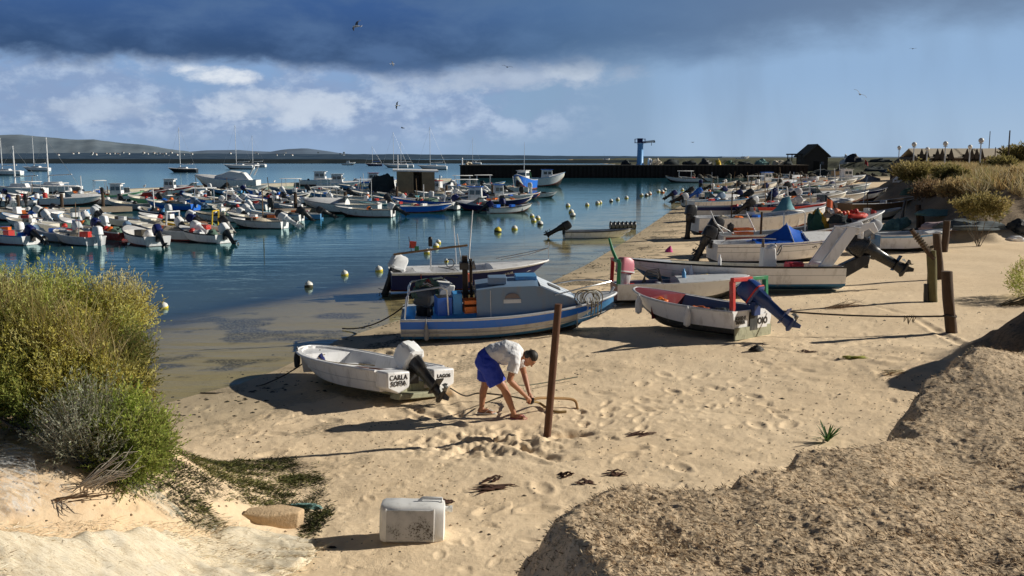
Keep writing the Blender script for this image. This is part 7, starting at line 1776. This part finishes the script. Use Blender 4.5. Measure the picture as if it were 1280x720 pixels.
def lamp(u, vb, vt, dist, label, globe=True, name='street_lamp', cat='street lamp'):
    q = at_d(u, vb, dist); zb = gz(q[0], dist); zt = at_d(u, vt, dist)[2] - zb
    T = thing(name, label, cat, (q[0], dist, zb), 0, 'street lamps by the sheds' if globe else None)
    pipe(T, [(0, 0, -.3), (0, 0, zt - (.3 if globe else 0))], [.10, .07], LGREY if globe else DARKWOOD, 'post', 8)
    if globe: MB().ball((0, 0, zt - .05), .30, 12, 8).build('lamp_globe', mat('lamp_glass', (.75, .72, .66), .4), T); MB().box((0, 0, zt - .38), (.35, .35, .08)).build('lamp_bracket', LGREY, T)
for u, vb, vt, d, lab in ((1141, 213, 180, 120, 'street lamp left of the sheds with round pale globe'), (1180, 213, 179, 118, 'street lamp standing before the second zigzag shed'), (1211, 210, 183, 135, 'shorter street lamp before the third zigzag shed'), (1224, 215, 175, 110, 'tallest street lamp with bright globe before the sheds'), (1123, 206, 184, 150, 'thin street lamp farthest left beyond the dunes'), (1158, 207, 186, 140, 'low lamp before the first narrow shed')):
    lamp(u, vb, vt, d, lab)
lamp(1259, 213, 163, 112, 'dark tall bare pole near the right edge', False, 'utility_pole', 'pole'); lamp(1235, 205, 164, 190, 'thin distant mast rising behind the sheds', False, 'utility_pole', 'pole'); lamp(1243, 207, 184, 150, 'short bare pole in front of the fourth shed', False, 'utility_pole', 'pole')
# heaps and covered things between the hut and the dune
for k, (u, v, wpx, hpx, m_, nm, lab) in enumerate(((1057, 205, 12, 9, WHITE, 'gear_heap', 'white jumble of boxes right of the gabled hut'), (1067, 203, 24, 9, TARP_K, 'covered_boat', 'boat under a rounded black cover right of the gabled hut'), (1050, 214, 18, 4, TARP_K, 'net_heap', 'low dark awning-like cover below the gabled hut'), (1095, 214, 28, 5, NET_K, 'net_heap', 'long dark net heap at the top of the beach, left half'), (1115, 216, 24, 5, mat('slate_net', (.06, .09, .12), .95, 0, .5), 'net_heap', 'long slate net heap at the top of the beach, right half'), (1085, 226, 30, 6, mat('grey_cover', (.33, .32, .33), .8), 'covered_boat', 'grey covered hull lying below the dune grass'), (1122, 228, 14, 6, WHITE, 'tarpaulin', 'small white sheet in front of the dune grass'),
        (1030, 220, 40, 7, NET_K, 'net_heap', 'dark mass of gear in front of the gabled hut'), (1000, 222, 20, 6, NET_W, 'net_heap', 'pale gear heap at the left foot of the gabled hut'), (1100, 203, 22, 5, NET_K, 'hedge', 'low dark hedge on the skyline left of the lamp'), (1130, 204, 16, 4, NET_G, 'hedge', 'low green hedge on the skyline beside the dark hut'))):
    q = ground(u, v); s = q[1] / FPX; b = MB(); lumpy(b, (0, 0, 0), (wpx * s / 2, wpx * s / 3, hpx * s), 170 + k, nu=18, nv=9, amp=.22 if nm == 'covered_boat' else .4); o = b.build(nm, m_, None); o.location = tuple(q); tag(o, lab, nm.replace('_', ' '))
q = ground(1049, 224); s = q[1] / FPX; o = MB().box((0, 0, .7), (16 * s, 2, 1.4)).box((0, -.05, 1.5), (18 * s, 2.4, .12), 1).build('storage_bin', [mat('tan_bin', (.45, .33, .20), .8), TARP_K], None, bevel=.05); o.location = tuple(q); tag(o, 'tan storage bin with dark lid among the beached boats', 'bin')
T = thing('marker_flag', 'red flag on a short staff at the top of the beach', 'flag', ground(1080, 214)); s = T.location.y / FPX
pipe(T, [(0, 0, 0), (.1, 0, 16 * s)], .04, WOODP, 'staff', 6); MB().loft([[(.1 + .9 * i / 5, .15 * math.sin(i * 1.3), 9 * s - .12 * i) for i in range(6)], [(.1 + .8 * i / 5, .15 * math.sin(i * 1.3 + .4), 15 * s - .18 * i) for i in range(6)]], closed=False).build('cloth', RED, T)
# green and teal net heaps near the bank
for k, (u, v, ru, hv, m_, lab) in enumerate(((1122, 287, 17, 15, NET_T, 'teal green net heap piled behind the blue-railed boat'), (1178, 268, 30, 8, NET_T, 'long teal net draped over the foot of the bank'), (1070, 246, 20, 5, NET_T, 'pale green net spread beyond the red striped boat'), (1140, 243, 12, 8, NET_G, 'small green net ball at the end of the timber boat'), (1185, 286, 30, 10, mat('pink_pale_net', (.55, .42, .42), .9, 0, .5), 'pale pinkish net heap under the bank'), (1175, 290, 40, 8, NET_K, 'black net lying under the pinkish one'), (1215, 285, 40, 12, mat('dusk_net', (.10, .12, .13), .95, 0, .5), 'dusky grey net on the shaded bank slope'), (1282, 290, 22, 14, TARP_K, 'black hull-like object under dark cover at the right edge'), (1270, 300, 12, 6, WHITE, 'white bundle below the black cover at the right edge'))):
    q = ground(u, v); s = q[1] / FPX; b = MB(); lumpy(b, (0, 0, -.05), (ru * s, ru * s * .6, hv * s), 210 + k, nu=26, nv=13, amp=.32); o = b.build('net_heap' if k < 7 else ('covered_boat' if k == 7 else 'bundle'), m_, None); o.location = tuple(q); tag(o, lab, 'net' if k < 7 else 'covered boat' if k == 7 else 'bundle')

# ================================================================== dune grass and shrubs on the right bank
pts = []; 
n = 24000; x = NP.uniform(14, 75, n); y = NP.uniform(26, 125, n); z, s_, mb, *_r = hbase(x, y, True)
cl = fbm(x * .16, y * .16, 501, 3)
kp = (mb > .72) & (cl > -.14) & (x / y < .62) & (NP.random(n) < np.clip(34 / y, .25, 1))
P_ = np.stack([x, y, z - .05], 1)[kp][:5200]
q, cc = tuft(P_, (.35, 1.05), (.009, .017), ((.30, .19, .08), (.46, .31, .13), (.58, .43, .21), (.64, .55, .34), (.42, .36, .13), (.26, .26, .09)), 46, .42, (-.1, 0))
o = quads_obj('dune_grass', q, cc, LEAF); o['kind'] = 'stuff'
DRYG = ((.10, .10, .04), (.17, .16, .055), (.26, .22, .08), (.36, .29, .12)); STRW = ((.24, .17, .08), (.36, .26, .12), (.48, .36, .18))
for k, (u, v, D, ru, rv, pal, lab) in enumerate(((1143, 220, 66, 18, 6, DRYG, 'yellow-green bush at the left end of the dune grass'), (1226, 262, 40, 26, 9, DRYG, 'yellow-green bush spilling over the bank edge'), (1188, 224, 60, 9, 6, DRYG[:3], 'small green bush in the middle of the dune grass'), (1246, 213, 90, 7, 4, DRYG[:3], 'round green bush before the sheds near the right edge'), (1270, 240, 48, 26, 18, STRW, 'straw coloured bush at the right edge of the dune'), (1200, 243, 50, 22, 8, STRW, 'ochre bush in the middle of the bank crest'), (1165, 243, 58, 24, 8, ((.16, .10, .06), (.24, .16, .09), (.32, .22, .12)), 'dusky brown bush at the bank crest above the long teal net'), (1274, 200, 140, 6, 6, DRYG[:3], 'green creeper-like bush against the last shed'))):
    shrub_px(u, v, D, ru, rv, 1.2 * D / 50, name='shrub', label=lab, n=520, pal=pal, up=.9, seed=60 + k, per=12, leaf=(.0022 * D, .0045 * D), wid=(.0004 * D, .0007 * D), tw=(.006 * D, .014 * D), group='shrubs on the right-hand dune')

# ================================================================== mooring buoys
BY = mat('buoy_yellow', (.80, .60, .045), .5, 0, .15, 4, dirt=.2); BW = mat('buoy_white', (.76, .75, .70), .5, 0, .12, 4, dirt=.3); BDK = mat('buoy_weed', (.06, .055, .03), .8)
bl = [(205, 385, 'nearest yellow-white buoy, left of the white dinghy', 5), (386, 359, 'yellow-white buoy floating left of the navy boat, nearer one', 5), (431, 344, 'buoy between the near left buoy and the navy boat', 4.2), (130, 394, 'buoy half hidden behind the left bushes', 5), (474, 339, 'buoy at the stern of the navy boat', 4.5), (503, 326, 'buoy just above the navy boat cowling', 4), (534, 317, 'buoy left of the thin boom over the cabin boat', 4), (545, 309, 'buoy close behind the flag on the boom', 3.5), (548, 304, 'small buoy touching another behind the boom', 3), (622, 290, 'bright yellow buoy alone between boom and beach dinghy', 4.2), (643, 287, 'buoy right of the bright yellow one', 3.5), (667, 277, 'pale buoy in a chain of four, first', 3), (672, 274, 'pale buoy in a chain of four, second', 3), (675, 281, 'pale buoy in a chain of four, third', 3.4), (665, 271, 'pale buoy in a chain of four, last', 2.6),
      (710, 258, 'buoy above the beach dinghy, top of a cluster of three', 2.6), (714, 266, 'buoy above the beach dinghy, left of a cluster of three', 3), (716, 270, 'buoy above the beach dinghy, right of a cluster of three', 3.2), (734, 257, 'single white buoy right of the cluster of three', 2.4), (747, 255, 'paired buoy in midwater, left one', 2.6), (750, 254, 'paired buoy in midwater, right one', 2.4), (764, 252, 'small white buoy left of the crane reflection, lower', 2.2), (772, 250, 'small white buoy nearest the crane reflection', 2.2), (783, 248, 'small white buoy on the crane reflection', 2.2), (802, 245, 'first buoy right of the crane reflection', 2.2), (808, 245, 'second buoy right of the crane reflection', 2.2), (812, 243, 'orange-tinted buoy right of the crane reflection', 2.4), (823, 240, 'buoy in the group near the beach point, left', 2.2), (828, 241, 'orange-tinted buoy in the group near the beach point', 2.4), (831, 238, 'buoy in the group near the beach point, right', 2), (853, 238, 'tiny buoy off the first beached boats', 1.9), (558, 327, 'small dark-topped buoy close behind the cabin boat mast', 2.4)]
for k, (u, v, lab, rp) in enumerate(bl):
    q = at_z(u, v, 0); r_ = rp * 1.1 * q[1] / FPX
    T = thing('mooring_buoy', lab, 'buoy', (q[0], q[1], 0), (RND.uniform(-.2, .2), RND.uniform(-.2, .2), 0), 'mooring buoys off the beach')
    orange = 'orange' in lab
    MB().lathe([(r_ * .2, -r_ * .55), (r_ * .8, -r_ * .4), (r_ * 1.0, r_ * .1), (r_ * .99, r_ * .45)], 16).build('lower_half', BDK if k % 4 == 1 else (ORANGE if orange else BY), T)
    MB().lathe([(r_ * .985, r_ * .451), (r_ * .88, r_ * .9), (r_ * .5, r_ * 1.25), (r_ * .16, r_ * 1.36), (r_ * .14, r_ * 1.5)], 16).build('upper_half', BW if k != 9 else BY, T)

# ================================================================== gulls
GW = mat('gull_white', (.78, .78, .77), .8); GG = mat('gull_grey', (.16, .17, .19), .8)
def gull(loc, span, heading, bank, flap, label, dark=False):
    T = thing('gull', label, 'bird', loc, (rad(bank), 0, rad(heading)), 'gulls in flight'); s = span
    b = MB().tube([(-.24 * s, 0, .0), (-.12 * s, 0, .01 * s), (.02 * s, 0, 0), (.12 * s, 0, .012 * s), (.17 * s, 0, .018 * s), (.21 * s, 0, .012 * s)], [.012 * s, .045 * s, .06 * s, .042 * s, .034 * s, .008 * s], 10)
    rows = []
    for sg in (-1, 1):
        R_ = []
        for t, fx, ch, zz in ((0, .06, .17, .01), (.18, .09, .17, .05 * flap + .02), (.32, .07, .14, .10 * flap), (.48, -.04, .07, .06 * flap), (.52, -.10, .012, .04 * flap)):
            y = sg * t * s; R_.append([(fx * s, y, zz * s), ((fx - ch * .4) * s, y, (zz + .016) * s), ((fx - ch) * s, y, zz * s), ((fx - ch * .4) * s, y, (zz - .006) * s)])
        b.loft(R_, m=1)
    b.prism([(-.22 * s, -.035 * s), (-.36 * s, -.06 * s), (-.36 * s, .06 * s), (-.22 * s, .035 * s)], -.006 * s, .010 * s, 'z')
    b.build('body', [GG if dark else GW, GG], T)
for u, v, d, sp, hd, bk, fl, lab, dk in ((445, 33, 95, 1.75, 160, -40, 1.0, 'nearest gull, flying high left under the dark cloud', False), (634, 84, 110, 1.2, 100, 10, 1.3, 'dark gull with raised wings flying in the middle of the sky', True), (491, 80, 150, 1.3, 20, 40, .6, 'small pale gull flying below the nearest gull', False), (496, 132, 130, 1.3, 200, 50, .8, 'gull turning in the sky above the floating cabin', False), (503, 160, 170, 1.4, 170, 10, .5, 'low flying gull just above the offshore yachts', True), (1075, 118, 100, 1.5, 60, 35, 1.2, 'gull banking in the clear sky on the right', True), (1141, 61, 160, 1.2, 90, 0, .8, 'distant gull highest on the right', True), (866, 178, 220, 1.3, 30, 0, .8, 'speck of a gull right of the blue crane', True)):
    q = at_d(u, v, d); gull(tuple(q), sp, hd, bk, fl, lab, dk)
for k in range(16):
    t = .30 + .045 * k; L_ = len(bw) - 1; i = min(int(t * L_), L_ - 1); f = t * L_ - i; q = Vector(bw[i]).lerp(Vector(bw[i + 1]), f)
    T = thing('standing_gull', 'white gull standing on the low concrete breakwater', 'bird', (q.x, q.y + RND.uniform(-.6, .6), .50), (0, 0, RND.uniform(0, 6)), 'gulls standing on the breakwater')
    b = MB().tube([(-.26, 0, .20), (-.1, 0, .24), (.08, 0, .28), (.15, 0, .36), (.19, 0, .40), (.24, 0, .40)], [.02, .09, .10, .06, .055, .012], 8).tube([(.0, .03, .2), (.0, .03, 0)], .012, 4).tube([(.0, -.03, .2), (.0, -.03, 0)], .012, 4); b.build('body', GW, T)
# town specks on the far shore
TW = mat('town_white', (.62, .62, .60), .9); proto = None
for k in range(46):
    u = RND.choice([RND.uniform(60, 240), RND.uniform(110, 150), RND.uniform(175, 215), RND.uniform(240, 430)]); d = 2480; q = at_d(u, 194.0 + RND.uniform(-2.4, 1.2), d)
    if proto is None:
        proto = thing('town_house', 'white house speck of the town on the far shore', 'house', (q[0], d, q[2]), 0, 'white houses of the distant town'); MB().box((0, 0, 1.5), (5, 5, 3)).build('wall', TW, proto); MB().prism([(-2.8, 3), (0, 4), (2.8, 3)], -2.7, 2.7).build('roof', mat('town_roof', (.35, .20, .14), .9), proto); continue
    r_ = dup(proto, (q[0], d, q[2]), (0, 0, RND.uniform(-.4, .4)))
